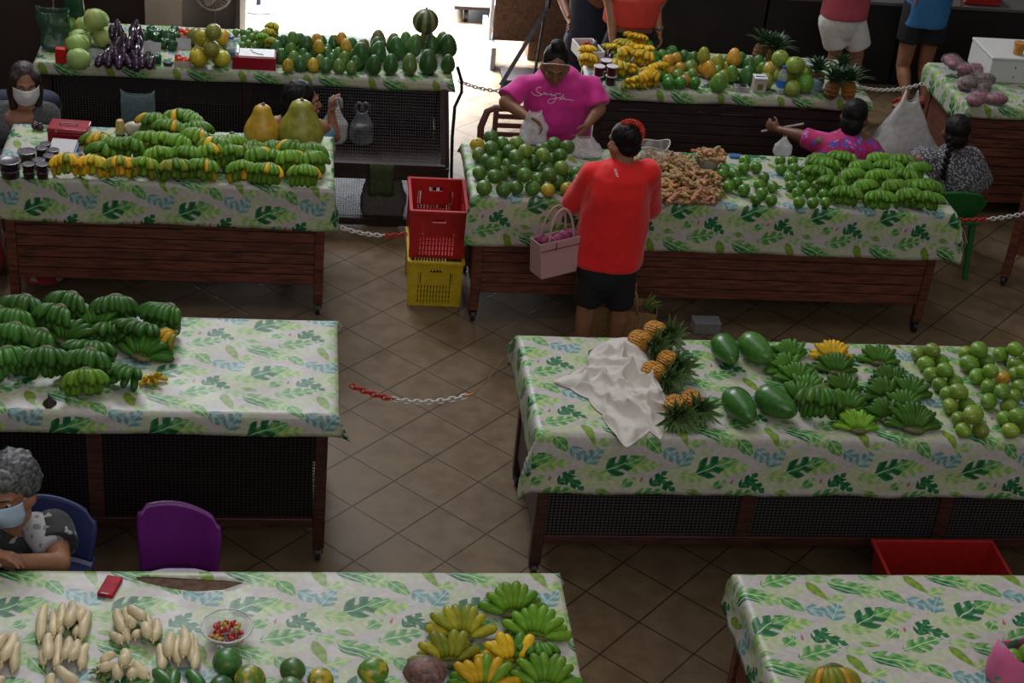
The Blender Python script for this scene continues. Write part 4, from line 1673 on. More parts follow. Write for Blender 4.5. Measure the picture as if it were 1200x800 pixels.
q = lambda s: [(600 + x / 4, y / 4) for x, y in s]
strokes = [q([(138, 412), (124, 409), (114, 420), (122, 432), (136, 440), (128, 449), (108, 446), (92, 434), (94, 428)]),
           q([(128, 449), (146, 440), (152, 432), (152, 444), (162, 436), (164, 446), (172, 440), (180, 444), (186, 438), (188, 450), (196, 444), (204, 448)]),
           q([(230, 440), (212, 438), (200, 446), (206, 456), (196, 478), (180, 485), (168, 478), (174, 466), (200, 462), (222, 458), (228, 462), (222, 468), (232, 462)]),
           q([(222, 458), (236, 452), (240, 440), (236, 466), (246, 458), (250, 468), (262, 466), (288, 471)])]
surface_text(pk, org, strokes, M_WHITE, 'script_print', pk)

# ---- woman in red, seen from behind --------------------------------------
Hm = headmat(VV(731, 166, 7.98), 152, 14)
J = dict(neck=VV(729, 192, 7.95), chest=VV(724, 222, 7.93), pelvis=VV(712, 302, 7.93), sha=VV(697, 205, 7.97), shb=VV(758, 203, 7.95), ela=VV(671, 237, 8.06), elb=VV(762, 243, 8.10),
         wra=VV(676, 226, 8.24), wrb=VV(728, 225, 8.26))
J['hda'], J['hdb'] = V((.5, .8, -.1)), V((-.5, .8, 0))
J['sda'], J['sdb'] = V((.3, 0, .9)), V((.1, 0, .9))
for s, kx, an in (('a', (688, 352), (.0, -.0)), ('b', (727, 356), (0, 0))):
    kn = VV(*kx, 7.93)
    J['kn' + s] = kn
    J['hip' + s] = V((kn.x * .6 + J['pelvis'].x * .4 + (.0 if s == 'a' else .0), 7.93, J['pelvis'].z - .03))
    J['an' + s] = V((kn.x - .005, 7.91, .085))
    J['toe' + s] = V((0, 1, 0))
root, org = person('person in a red knit top and black shorts seen from behind, pink handbag on arm', (J['pelvis'].x, 7.93), Hm, 1.0, J, SK[1], fat=1.04, curl=35)
garment('red_knit_top', root, org, [
    (J['chest'], J['pelvis'] + V((.005, 0, -.03)), .192, .205, dict(w=V((1, 0, 0)), fx=.76, flat1=True)),
    (J['neck'] - V((0, -.0, .05)), J['chest'], .105, .19, dict(w=V((1, 0, 0)), fx=.70)),
    (J['neck'] + V((-.04, 0, -.05)), J['sha'], .07, .075), (J['neck'] + V((.04, 0, -.05)), J['shb'], .07, .075),
    (J['sha'], J['ela'], .083, .072), (J['ela'], lerp(J['ela'], J['wra'], .4), .07, .064, dict(flat1=True)),
    (J['shb'], J['elb'], .083, .07), (J['elb'], lerp(J['elb'], J['wrb'], .4), .068, .062, dict(flat1=True))], M_RED, seed=4, fold=.013)
garment('black_shorts', root, org, [(J['pelvis'] + V((0, 0, .03)), J['pelvis'] - V((0, 0, .08)), .17, .175, dict(w=V((1, 0, 0)), fx=.76))] +
        [(J['hip' + s], J['kn' + s] + V((0, 0, -.015)), .112, .083, dict(flat1=True)) for s in 'ab'], M_BLK, .012)
mb = MB()
R3 = Hm.to_3x3()
mb.ell(Hm @ V((0, .028, .032)), (.084, .094, .088), 20, 14, M=R3)
mb.ell(Hm @ V((0, .055, -.02)), (.07, .055, .06), 16, 10, M=R3)
mb.ell(Hm @ V((.03, .10, .05)), (.045, .04, .045), 16, 10, M=R3)
blob('hair', mb, .008, M_HAIR, root, 3, lambda co, n: .003 * noise.noise(co * 40), org)
for i in range(16):
    a = i / 15 * 2.6 - .5
    m2 = MB()
    c = VV(738 + 15 * math.sin(a), 152 - 13 * math.cos(a) + 3, 7.93 + .01 * math.sin(i * 5)) - org
    for p in range(5):
        b = p * 2 * PI / 5 + i
        m2.ell(c + V((math.cos(b) * .009, -.004, math.sin(b) * .009)), (.0085, .005, .0085), 8, 6)
    fl = m2.obj('hair_flower', plain('red_flower', (.55, .02, .012), .6, 0, .2) if i == 0 else bpy.data.materials['red_flower'], root, sharp=None)
    m2 = MB()
    m2.ell(c + V((0, -.009, 0)), .0045, 8, 6)
    m2.obj('stamen', plain('orange_stamen', (.6, .22, .03), .6) if i == 0 else bpy.data.materials['orange_stamen'], fl, sharp=None)
# white lace stitch down the back of the neck
mb = MB()
for i in range(4):
    c = VV(721 + i * .8, 199 + i * 2.6, 7.83)
    mb.box(c - org + V((0, .0, 0)), (.012, .004, .008))
mb.obj('lace_stitch', M_WHITE, root)

# ---- grey-haired woman with a blue mask, left edge -------------------------
Hm = headmat(VV(12, 573, 5.17), 20, 12)
J = dict(neck=VV(20, 616, 5.24), chest=VV(0, 652, 5.24), pelvis=V((-1.10, 5.25, .58)), sha=VV(-52, 622, 5.22), shb=VV(63, 618, 5.24), ela=VV(-75, 668, 5.06), elb=VV(70, 660, 5.06),
         wra=VV(-10, 668, 4.93), wrb=VV(8, 657, 4.945))
J['wra'].z = max(J['wra'].z, .91)
J['hda'], J['hdb'] = V((1, -.2, -.1)), V((-1, -.1, -.1))
J['sda'], J['sdb'] = V((0, -1, .3)), V((0, -1, .3))
for s, d in (('a', -.1), ('b', .1)):
    J['hip' + s] = J['pelvis'] + V((d, 0, 0))
    J['kn' + s] = J['pelvis'] + V((d * 1.2, -.24, .0))
    J['an' + s] = V((J['kn' + s].x, 5.08, .085))
root, org = person('grey-haired person in pale blue mask and black swirl-print top at table', (-1.1, 5.2), Hm, 1.08, J, SK[1], fat=1.1, curl=20)
garment('black_print_top', root, org, [
    (J['chest'], J['pelvis'], .19, .21, dict(w=V((1, 0, 0)), fx=.76)),
    (J['neck'] - V((0, 0, .07)), J['chest'], .11, .19, dict(w=V((1, 0, 0)), fx=.72)),
    (J['neck'] + V((-.04, 0, -.06)), J['sha'], .075, .08), (J['neck'] + V((.04, 0, -.06)), J['shb'], .075, .08),
    (J['sha'], lerp(J['sha'], J['ela'], .6), .08, .085, dict(flat1=True)), (J['shb'], lerp(J['shb'], J['elb'], .55), .08, .086, dict(flat1=True))], M_SWIRL, seed=8)
garment('dark_skirt', root, org, [(J['hip' + s], J['kn' + s], .12, .1) for s in 'ab'], M_BLK, .014)
# pale checked shoulder band
g = garment('grey_shoulder_band', root, org, [(lerp(J['neck'], J['shb'], .55) + V((0, -.02, .012)), lerp(J['shb'], J['elb'], .5) + V((-.012, -.026, 0)), .066, .068, dict(flat1=True))],
            pattern_mat('grey_check', (.32, .31, .33), [((.14, .14, .15), 22, .3)], 1, .02), .009)
mb = MB()
R3 = Hm.to_3x3()
mb.ell(Hm @ V((0, .035, .058)), (.103, .105, .092), 20, 14, M=R3)
mb.ell(Hm @ V((0, .07, .0)), (.096, .075, .085), 16, 10, M=R3)
mb.ell(Hm @ V((0, -.045, .098)), (.078, .05, .042), 16, 10, M=R3)
for s in (-1, 1):
    mb.ell(Hm @ V((s * .082, .02, .03)), (.03, .05, .055), 12, 10, M=R3)
blob('hair', mb, .007, M_HAIRG, root, 2, lambda co, n: .008 * noise.noise(co * 28) + .005 * noise.noise(co * 85), org)
face_parts(root, Hm, org, 1.08, mouth=False)
mask_obj(root, Hm, org, 1.08, M_MASKB)

# ---- long-haired woman in a white mask, far left ---------------------------
Hm = headmat(VV(29, 97, 9.35), -16, 12)
J = dict(neck=VV(26, 118, 9.40), chest=VV(24, 148, 9.38), pelvis=V((-1.72, 9.5, .5)), sha=VV(-6, 134, 9.42), shb=VV(53, 134, 9.42), ela=VV(-16, 178, 9.28), elb=VV(62, 176, 9.3),
         wra=VV(10, 196, 9.16), wrb=VV(48, 192, 9.16))
J['hda'], J['hdb'] = V((.8, -.4, -.2)), V((-.8, -.4, -.2))
for s, d in (('a', -.1), ('b', .1)):
    J['hip' + s] = J['pelvis'] + V((d, 0, 0))
    J['kn' + s] = J['pelvis'] + V((d * 1.2, -.28, -.02))
    J['an' + s] = V((J['kn' + s].x, 9.2, .085))
root, org = person('long-haired person in white mask and grey knit behind the red cash box', (-1.72, 9.4), Hm, 1.0, J, SK[1], fat=1.05)
garment('grey_knit_top', root, org, [
    (J['neck'] + V((0, .065, -.07)), J['chest'] + V((0, .04, .03)), .09, .20, dict(w=V((1, 0, 0)), fx=.74)),
    (J['chest'] + V((0, .012, .0)), J['pelvis'], .20, .21, dict(w=V((1, 0, 0)), fx=.76, flat0=True)),
    (J['neck'] + V((-.075, .035, -.05)), J['sha'], .05, .085), (J['neck'] + V((.075, .035, -.05)), J['shb'], .05, .085),
    (J['neck'] + V((-.085, -.02, -.06)), J['chest'] + V((-.075, -.085, -.02)), .055, .08), (J['sha'] + V((.03, -.03, -.02)), J['chest'] + V((-.13, -.05, .0)), .08, .085), (J['neck'] + V((.09, -.015, -.07)), J['chest'] + V((.085, -.075, -.03)), .05, .075),
    (J['sha'], J['ela'], .09, .08), (J['shb'], J['elb'], .09, .08), (J['ela'], J['wra'], .078, .06, dict(flat1=True)), (J['elb'], J['wrb'], .078, .06, dict(flat1=True)),
    (J['sha'] + V((.02, .02, .03)), lerp(J['sha'], J['chest'], .6), .07, .09), (J['shb'] + V((-.02, .02, .03)), lerp(J['shb'], J['chest'], .6), .07, .09)], M_KNIT, seed=3)
garment('dark_skirt', root, org, [(J['hip' + s], J['kn' + s], .12, .1) for s in 'ab'], M_BLK, .014)
garment('black_camisole', root, org, [(J['chest'] + V((0, -.022, .075)), J['pelvis'], .172, .17, dict(w=V((1, 0, 0)), fx=.80, flat0=True))], M_BLK, .010)
garment('navy_collar', root, org, [(J['sha'] + V((-.0, .07, .06)), J['shb'] + V((.0, .07, .06)), .085, .085, dict(fx=.8))], M_NAVY, .012)
mb = MB()
mb.ell(Hm @ V((0, .026, .037)), (.086, .096, .088), 20, 14, M=Hm.to_3x3())
for s in (-1, 1):
    mb.cone(Hm @ V((s * .06, -.022, .055)), Hm @ V((s * .08, .0, -.06)), .032, .03, 12)
    mb.cone(Hm @ V((s * .078, .01, -.06)), Hm @ V((s * .07, -.02, -.2)), .032, .025, 12)
mb.cone(Hm @ V((0, .07, 0)), Hm @ V((0, .08, -.2)), .075, .07, 14)
blob('hair', mb, .008, M_HAIRB, root, 3, lambda co, n: .004 * noise.noise(V((co.x * 60, co.y * 60, co.z * 8))), org)
face_parts(root, Hm, org, 1.0, mouth=False)
mask_obj(root, Hm, org, 1.0, M_MASKW)

# ---- dark-haired woman in profile behind the squashes -----------------------
Hm = headmat(VV(356, 119, 9.32), -88, 0)
J = dict(neck=VV(350, 137, 9.34), chest=VV(350, 162, 9.34), pelvis=V((-.06, 9.34, .5)), sha=VV(318, 147, 9.26), shb=VV(376, 150, 9.36), ela=VV(318, 178, 9.24), elb=VV(392, 160, 9.46),
         wra=VV(345, 190, 9.22), wrb=VV(388, 132, 9.48))
J['hda'], J['hdb'] = V((1, 0, -.3)), V((.1, 0, 1))
J['sda'], J['sdb'] = V((0, -1, .3)), V((0, -1, 0))
for s, d in (('a', -.1), ('b', .1)):
    J['hip' + s] = J['pelvis'] + V((0, d * .9, 0))
    J['kn' + s] = J['pelvis'] + V((.10, d * .8, -.03))
    J['an' + s] = V((J['kn' + s].x - .10, J['kn' + s].y, .085))
    J['toe' + s] = V((1, 0, 0))
root, org = person('dark-haired person in profile behind the larger squash, one hand raised', (-.06, 9.34), Hm, 1.0, J, SK[1], fat=.95, face=(.5, .85, 0))
garment('teal_top', root, org, [
    (J['chest'], J['pelvis'], .16, .19, dict(w=V((.5, .85, 0)), fx=.8)), (J['chest'] + V((0, 0, .05)), J['chest'], .13, .16, dict(w=V((.7, .7, 0)), fx=.8)),
    (J['shb'] + V((.0, 0, -.06)), lerp(J['shb'], J['elb'], .6), .07, .06, dict(flat1=True))], M_TEAL, seed=5)
garment('dark_skirt', root, org, [(J['hip' + s], J['kn' + s], .12, .1) for s in 'ab'], M_BLK, .014)
mb = MB()
R3 = Hm.to_3x3()
mb.ell(Hm @ V((0, .035, .042)), (.098, .105, .098), 20, 14, M=R3)
mb.ell(Hm @ V((0, .08, -.03)), (.085, .075, .095), 16, 10, M=R3)
mb.ell(Hm @ V((-.05, .03, -.03)), (.04, .06, .07), 12, 10, M=R3)
blob('hair', mb, .008, M_HAIR, root, 3, lambda co, n: .006 * noise.noise(co * 35), org)
face_parts(root, Hm, org, 1.0)

# ---- magenta floral dress, seen from behind --------------------------------
Hm = headmat(VV(1002, 135, 9.48), -152, 8)
J = dict(neck=VV(1000, 156, 9.46), chest=VV(985, 182, 9.42), pelvis=VV(985, 250, 9.42), sha=VV(962, 167, 9.44), shb=VV(1022, 172, 9.42), ela=VV(934, 158, 9.56), elb=VV(1032, 200, 9.46),
         wra=VV(913, 152, 9.66), wrb=VV(1020, 212, 9.6))
J['pelvis'].z = .5
J['hda'], J['hdb'] = V((-.7, .6, .1)), V((-.3, 1, -.3))
J['sda'] = V((.2, 0, 1))
for s, d in (('a', -.1), ('b', .1)):
    J['hip' + s] = J['pelvis'] + V((d, 0, 0))
    J['kn' + s] = J['pelvis'] + V((d * 1.2, .22, -.03))
    J['an' + s] = V((J['kn' + s].x, J['kn' + s].y, .085))
    J['toe' + s] = V((0, 1, 0))
root, org = person('seated person in magenta floral dress seen from behind, arm stretched out', (J['pelvis'].x, 9.42), Hm, 1.0, J, SK[2], fat=1.08, curl=65)
garment('floral_dress', root, org, [
    (J['chest'], J['pelvis'], .185, .22, dict(w=V((1, 0, 0)), fx=.76)), (J['neck'] - V((.02, 0, .075)), J['chest'], .12, .185, dict(w=V((1, 0, 0)), fx=.7)),
    (J['sha'] + V((.05, 0, -.02)), lerp(J['sha'], J['ela'], .75), .085, .07, dict(flat1=True)), (J['shb'] - V((.03, 0, .02)), lerp(J['shb'], J['elb'], .6), .085, .085, dict(flat1=True))] +
    [(J['hip' + s], J['kn' + s], .12, .11) for s in 'ab'], M_FLORAL, seed=6)
mb = MB()
R3 = Hm.to_3x3()
mb.ell(Hm @ V((0, .03, .03)), (.086, .095, .092), 20, 14, M=R3)
mb.ell(Hm @ V((0, .07, -.05)), (.078, .055, .08), 16, 10, M=R3)
mb.cone(Hm @ V((0, .07, -.08)), Hm @ V((.01, .075, -.15)), .05, .025, 12)
blob('hair', mb, .008, M_HAIR, root, 3, lambda co, n: .003 * noise.noise(co * 45), org)
face_parts(root, Hm, org)
# the stick in the fist
mb = MB()
mb.tube([VV(892, 154, 9.72), VV(942, 145, 9.66)], .008, 8)
o = mb.obj('stick', plain('pale_wood_stick', (.30, .26, .22), .6), None)
tag(o, 'thin pale stick held in the outstretched fist', 'stick')

# ---- grey dotted dress with braid ------------------------------------------
Hm = headmat(VV(1121, 153, 9.36), -168, 6)
J = dict(neck=VV(1118, 176, 9.37), chest=VV(1112, 202, 9.36), pelvis=V((VV(1112, 240, 9.35).x, 9.36, .60)), sha=VV(1079, 189, 9.37), shb=VV(1145, 188, 9.35), ela=VV(1066, 222, 9.42), elb=VV(1152, 222, 9.42),
         wra=VV(1085, 226, 9.56), wrb=VV(1138, 228, 9.56))
J['hda'], J['hdb'] = V((.3, .9, -.1)), V((-.3, .9, -.1))
for s, d in (('a', -.1), ('b', .1)):
    J['hip' + s] = J['pelvis'] + V((d, 0, 0))
    J['kn' + s] = J['pelvis'] + V((d * 1.2, .32, -.0))
    J['an' + s] = V((J['kn' + s].x, J['kn' + s].y + .02, .085))
    J['toe' + s] = V((0, 1, 0))
root, org = person('seated person in grey dotted dress with a long black braid', (J['pelvis'].x, 9.36), Hm, 1.0, J, SK[2], fat=1.12)
garment('dotted_dress', root, org, [
    (J['chest'], J['pelvis'] + V((0, 0, .02)), .20, .215, dict(w=V((1, 0, 0)), fx=.76)), (J['neck'] - V((0, 0, .05)), J['chest'], .12, .20, dict(w=V((1, 0, 0)), fx=.7)),
    (J['sha'] + V((.05, 0, .01)), lerp(J['sha'], J['ela'], .75), .085, .085, dict(flat1=True)), (J['shb'] + V((-.05, 0, .01)), lerp(J['shb'], J['elb'], .75), .085, .085, dict(flat1=True))] +
    [(J['hip' + s], J['kn' + s], .12, .11) for s in 'ab'], M_DOTS, seed=7)
mb = MB()
R3 = Hm.to_3x3()
mb.ell(Hm @ V((0, .03, .03)), (.086, .095, .092), 20, 14, M=R3)
mb.ell(Hm @ V((0, .06, -.04)), (.078, .06, .07), 16, 10, M=R3)
hb = blob('hair', mb, .008, M_HAIR, root, 3, lambda co, n: .003 * noise.noise(co * 45), org)
mb = MB()
bp = [VV(1115, 163, 9.24), VV(1113, 175, 9.20), VV(1110, 186, 9.17), VV(1107, 196, 9.145), VV(1105, 205, 9.14), VV(1106, 209, 9.14)]
for i in range(16):
    t = i / 15 * (len(bp) - 1)
    k0 = min(int(t), len(bp) - 2)
    p = bp[k0].lerp(bp[k0 + 1], t - k0) - org
    mb.ell(p + V((.009 * (1 if i % 2 else -1), 0, 0)), (.021 - .0007 * i, .016, .02), 10, 8)
mb.obj('braid', M_HAIR, hb, sharp=None)
face_parts(root, Hm, org)


# ---- shoppers at the back ----------------------------------------------------
def stander(label, hipc, knees, Y, sk, toe, top, topm, low, lowm, shw=.19, height=1.62, arms=None, fat=1.0, yaw=0, cuff=.0, ank=None):
    P = V(hipc)
    kz = knees[0].z
    J = dict(pelvis=P, chest=V((P.x, P.y, height * .74)), neck=V((P.x, P.y, height * .835)))
    for s, d, kn in (('a', -1, knees[0]), ('b', 1, knees[1])):
        J['sh' + s] = V((P.x + d * shw, P.y, height * .81))
        J['hip' + s] = V((P.x + d * .09, P.y, P.z - .02))
        J['kn' + s] = V(kn)
        J['an' + s] = V(ank[0 if s == 'a' else 1]) if ank else V((kn.x, kn.y + .01, .085))
        J['toe' + s] = V(toe)
        if arms and arms[0 if s == 'a' else 1]:
            J['el' + s], J['wr' + s] = arms[0 if s == 'a' else 1]
        else:
            J['el' + s] = J['sh' + s] + V((d * .06, toe[1] * .04, -.27))
            J['wr' + s] = J['el' + s] + V((-d * .03, toe[1] * .2, -.08))
        J['sd' + s] = V((0, 1 if toe[1] > 0 else -1, .2))
    Hm = headmat(V((P.x, P.y + toe[1] * .03, height * .925)), yaw, 8)
    root, org = person(label, (P.x, P.y), Hm, 1.0, J, sk, fat=fat)
    garment('shirt', root, org, [
        (J['chest'], V((P.x, P.y, top)), .18 * fat, .185 * fat, dict(w=V((1, 0, 0)), fx=.76, flat1=True)), (J['neck'] - V((0, 0, .05)), J['chest'], .11, .18 * fat, dict(w=V((1, 0, 0)), fx=.7)),
        (J['sha'] + V((.04, 0, 0)), lerp(J['sha'], J['ela'], .6), .075, .075, dict(flat1=True)), (J['shb'] + V((-.04, 0, 0)), lerp(J['shb'], J['elb'], .6), .075, .075, dict(flat1=True))], topm, .012, seed=height * 3)
    garment('shorts' if low > .2 else 'trousers', root, org, [(P + V((0, 0, .06)), P - V((0, 0, .04)), .165 * fat, .16 * fat, dict(w=V((1, 0, 0)), fx=.78))] +
            [(J['hip' + s], V((J['kn' + s].x, J['kn' + s].y, low)) if low > J['kn' + s].z else J['kn' + s], .105 * fat, .102 * fat, dict(flat1=True)) for s in 'ab'] +
            ([(J['kn' + s], J['an' + s], .085, .07, dict(flat1=True)) for s in 'ab'] if low < .2 else []), lowm, .012)
    mb = MB()
    mb.ell(Hm @ V((0, .03, .032)), (.085, .094, .09), 16, 10, M=Hm.to_3x3())
    mb.ell(Hm @ V((0, .06, -.03)), (.07, .055, .06), 12, 10, M=Hm.to_3x3())
    blob('hair', mb, .01, M_HAIR, root, 3, None, org)
    face_parts(root, Hm, org)
    return root, org, J


Y = 11.86
hip = V((VV(990, 12, Y).x, Y, .84))
stander('person in rose shirt and white shorts standing at the black counter', hip, (VV(979, 62, Y), VV(1004, 64, Y)), Y, SK[1], (0, 1, 0), .86, M_ROSE, VV(985, 54, Y).z, M_WHT, yaw=180, height=1.62, fat=1.04)
Y = 12.38
ka, kb = VV(1058, 78, Y), VV(1084, 74, Y)
aa, ab = at(1062, 112, .085), at(1083, 112, .085)
hip = V(((ka.x + kb.x) / 2, Y, .86))
root, org, J = stander('person in blue shirt, black shorts and red sandals at the counter', hip, (ka, kb), Y, SK[1], (-.75, -.66, 0), .66, M_BLUE, VV(1068, 48, Y).z, M_BLK, yaw=180, height=1.64, ank=(aa, ab), fat=1.1)
for s in 'ab':
    t = V((-.75, -.66, 0))
    a = J['an' + s] - org
    m2 = MB()
    m2.cone(a - t * .04 + V((0, 0, -.078)), a + t * .14 + V((0, 0, -.078)), .042, .044, 14, w=V((.66, -.75, 0)), fx=.16)
    sd = m2.obj('sandal', plain('dark_sole', (.03, .015, .012), .7) if s == 'a' else bpy.data.materials['dark_sole'], root, sharp=None)
    m2 = MB()
    w = V((.66, -.75, 0))
    for f in (.05, .10):
        m2.tube([a + t * f + w * .046 + V((0, 0, -.07)), a + t * f + w * .03 + V((0, 0, -.022)), a + t * f + V((0, 0, -.01)), a + t * f - w * .03 + V((0, 0, -.022)), a + t * f - w * .046 + V((0, 0, -.07))], .009, 8, fx=1.8)
    m2.obj('sandal_strap', plain('red_strap', (.42, .035, .02), .6) if s == 'a' else bpy.data.materials['red_strap'], sd, sharp=None)
Y = 11.02
hip = V((VV(738, 40, Y).x, Y, .80))
wa, wb = VV(718, 48, 10.86), VV(772, 36, 10.92)
wa.z = max(wa.z, .90)
root, org, J = stander('person in orange red shirt leaning hands on the back fruit table', hip, (hip + V((-.1, 0, -.4)), hip + V((.1, 0, -.4))), Y, SK[1], (0, -1, 0), VV(738, 34, Y - .15).z, M_ORED, .1, M_BLK, height=1.5, fat=1.18,
        arms=((VV(716, 8, 10.98), wa), (VV(768, 10, 11.0), wb)))
m2 = MB()
c = J['elb'].lerp(J['wrb'], .82) - org
m2.tube([c + V((.036 * math.cos(i * PI / 6), .036 * math.sin(i * PI / 6), 0)) for i in range(12)], .006, 8, closed=True)
m2.ell(c + V((.0, -.04, 0)), (.016, .007, .014), 12, 8)
m2.obj('wrist_watch', M_STEEL, root, sharp=None)
Y = 11.5
hip = V((VV(690, 42, Y).x, Y, .72))
stander('person in navy clothes standing left of the orange red shirt', hip, (hip + V((-.09, 0, -.32)), hip + V((.09, 0, -.32))), Y, SK[0], (0, -1, 0), .62, M_NAVY, .1, M_NAVY, height=1.6, fat=.98,
        arms=(None, (VV(702, 4, 11.35), VV(690, -4, 11.2))))
# ------------------------------------------------------------------ cream radishes
M_RAD = objcol('radish_skin', .45, .12, 18, ripe=(.36, .28, .06), ripescale=10)
M_TOP = plain('radish_leaf', (.10, .16, .025), .6, 0, .5, 50)


def radish(p0, p1, w, lift, col, label, group):
    a, b = at(*p0, Z + .02), at(*p1, Z + .02)
    c = (a + b) / 2
    d = b - a
    d.z = 0
    L_ = d.length + .012
    mb = MB()
    n = 10
    prof = [.42, .74, .88, .95, 1.0, 1.05, 1.06, 1.03, .86, .42]
    ph = random.uniform(0, 6)
    pts = [V((.004 * math.sin(i * .6 + ph), (i / (n - 1) - .5) * L_, .006 * math.cos(i * .5 + ph))) for i in range(n)]
    mb.tube(pts, [w * q for q in prof], 12)
    mb.tube([pts[-1], pts[-1] + V((.002, .010, 0)), pts[-1] + V((0, .018, -.003))], [w * .24, .0035, .001], 6)
    o = mb.obj('white_radish', M_RAD, sharp=None)
    k = random.uniform(.9, 1.08)
    o.color = (col[0] * k, col[1] * k, col[2] * k, random.choice((0, .02, .12)))
    o.location = (c.x, c.y, Z + w * 1.04 + lift)
    o.rotation_euler = (0, 0, math.atan2(d.y, d.x) - PI / 2)
    return tag(o, label, 'radish', group)


CRM = (.62, .51, .31)
bund = []
z1 = lambda s: [tuple([q[0] / 7.27, q[1] / 7.27 + 690, q[2] / 7.27, q[3] / 7.27 + 690, *q[4:]]) for q in s]
z2 = lambda s: [tuple([q[0] / 7.27 + 120, q[1] / 7.27 + 690, q[2] / 7.27 + 120, q[3] / 7.27 + 690, *q[4:]]) for q in s]
bund.append(('in the back left bunch', z1([(385, 150, 330, 420, .016, 0), (440, 190, 465, 385, .0135, 0), (545, 160, 505, 325, .0155, .012), (618, 150, 598, 355, .0185, .02), (683, 165, 692, 290, .015, .014), (742, 180, 705, 410, .0165, 0), (495, 175, 520, 375, .013, -.0), (650, 300, 655, 385, .013, 0)])))
bund.append(('in the second bunch from left, nearer row', z1([(425, 430, 395, 610, .018, .014), (515, 400, 468, 660, .0155, 0), (600, 440, 548, 615, .0165, .012), (670, 465, 610, 620, .0165, .012), (735, 485, 682, 650, .015, 0), (380, 500, 370, 620, .013, 0)])))
bund.append(('in the bunch cut by the left edge', z1([(40, 415, -20, 540, .0165, .01), (125, 395, 38, 630, .0165, .012), (152, 475, 105, 670, .015, 0), (0, 560, -8, 660, .015, 0)])))
bund.append(('in the bunch at the bottom edge', z1([(500, 705, 640, 810, .0175, .01), (445, 745, 425, 830, .0155, 0), (20, 770, -30, 840, .015, 0)])))
bund.append(('in the middle bunch below the red box', z2([(128, 205, 168, 365, .0175, .006), (205, 175, 225, 300, .0155, 0), (245, 190, 345, 295, .0175, .022), (235, 290, 238, 340, .017, .024), (400, 245, 385, 360, .014, .01), (345, 335, 405, 435, .0165, .02), (468, 260, 448, 435, .0155, 0), (290, 350, 292, 410, .014, 0), (85, 370, 155, 450, .0155, 0), (212, 350, 212, 415, .013, 0)])))
bund.append(('in the bunch left of the pepper bowl', z2([(570, 405, 578, 590, .0185, .014), (500, 480, 502, 680, .0155, 0), (640, 435, 642, 620, .0155, .006), (700, 372, 702, 600, .0185, .018), (745, 405, 768, 620, .0155, .004), (792, 440, 778, 670, .0155, 0)])))
bund.append(('in the open bunch below the yellow greens', z2([(200, 565, 182, 685, .019, .022), (95, 585, -5, 615, .0145, .01), (105, 640, -5, 695, .016, 0), (130, 665, 142, 745, .0165, 0), (242, 665, 252, 755, .0165, 0), (285, 645, 368, 735, .0175, 0)])))
for place, items in bund:
    os_ = [radish((i[0], i[1]), (i[2], i[3]), i[4] * 1.18, i[5], CRM, 'x', 'cream white radishes') for i in items]
    order_label(os_, 'cream white radish ' + place, 40)
for (x, y, lb) in ((208, 775 - 15, 'yellow green leaf tuft between two radish bunches'), (120, 793, 'limp green leaf tuft by the open radish bunch')):
    mb = MB()
    for i in range(22):
        a = random.uniform(0, 6.28)
        l = random.uniform(.03, .06)
        p0 = V((random.uniform(-.008, .008), random.uniform(-.008, .008), .006))
        d = V((math.cos(a), math.sin(a), 0))
        sd = V((-d.y, d.x, 0)) * .007
        p1, p2 = p0 + d * l * .6 + V((0, 0, .014)), p0 + d * l + V((0, 0, .002))
        b = len(mb.v)
        mb.v += [p0 - sd * .4, p0 + sd * .4, p1 + sd, p2, p1 - sd, p0 + V((0, 0, -.003)), p1 + V((0, 0, -.003))]
        mb.f += [(b, b + 1, b + 2, b + 4), (b + 4, b + 2, b + 3), (b, b + 5, b + 1), (b + 5, b + 4, b + 6), (b + 1, b + 5, b + 6, b + 2), (b + 6, b + 4, b + 3), (b + 2, b + 6, b + 3)]
    o = mb.obj('leaf_tuft', M_TOP, sharp=None)
    p = at(x, y, Z)
    o.location = (p.x, p.y, Z)
    tag(o, lb, 'leaves')

# mangoes and cucumbers at the front edge of the radish table
MB_ = []
for x, y, r, asp, c, al, lb in ((266, 776, .052, 1.08, (.05, .16, .03), 0, 'plain green mango just below the pepper bowl'),
                                (292, 797, .055, 1.1, (.12, .20, .02), .46, 'yellow green mango at bottom edge below the pepper bowl'),
                                (343, 786, .046, 1.05, (.06, .13, .025), .05, 'dark green mango behind a paler one at the bottom edge'),
                                (341, 806, .044, 1.1, (.10, .19, .06), 0, 'pale green mango half cut by the bottom edge'),
                                (375, 797, .046, 1.1, (.16, .20, .02), .55, 'yellow orange mango with green rim at the bottom edge'),
                                (437, 786, .048, 1.2, (.09, .21, .02), .45, 'yellow green mango with a pointed end beside the clear bag'),
                                (259, 806, .045, 1.1, (.03, .10, .03), 0, 'darkest green mango at bottom edge under the plain green one')):
    w = at(x, y, Z + r)
    o = meshobj('mango', ME_MANGO, None, None, (*c, al))
    o.location = (w.x, w.y, Z + r * .99)
    o.rotation_euler = (math.radians(80 if 'pointed' in lb else 60), 0, math.radians(-75 if 'pointed' in lb else random.uniform(-40, 40)))
    o.scale = (r, r, r * asp)
    meshobj('stem', ME_STEM, o, Matrix.Translation((0, 0, .96)))
    tag(o, lb, 'mango')
    MB_.append(o)
its = [[o.location.copy(), o.scale[0], o.scale[0]] for o in MB_]
solve(its, Z)
for o, i in zip(MB_, its):
    o.location = i[0]
M_CUC = objcol('cucumber_skin', .35, .25, 25)
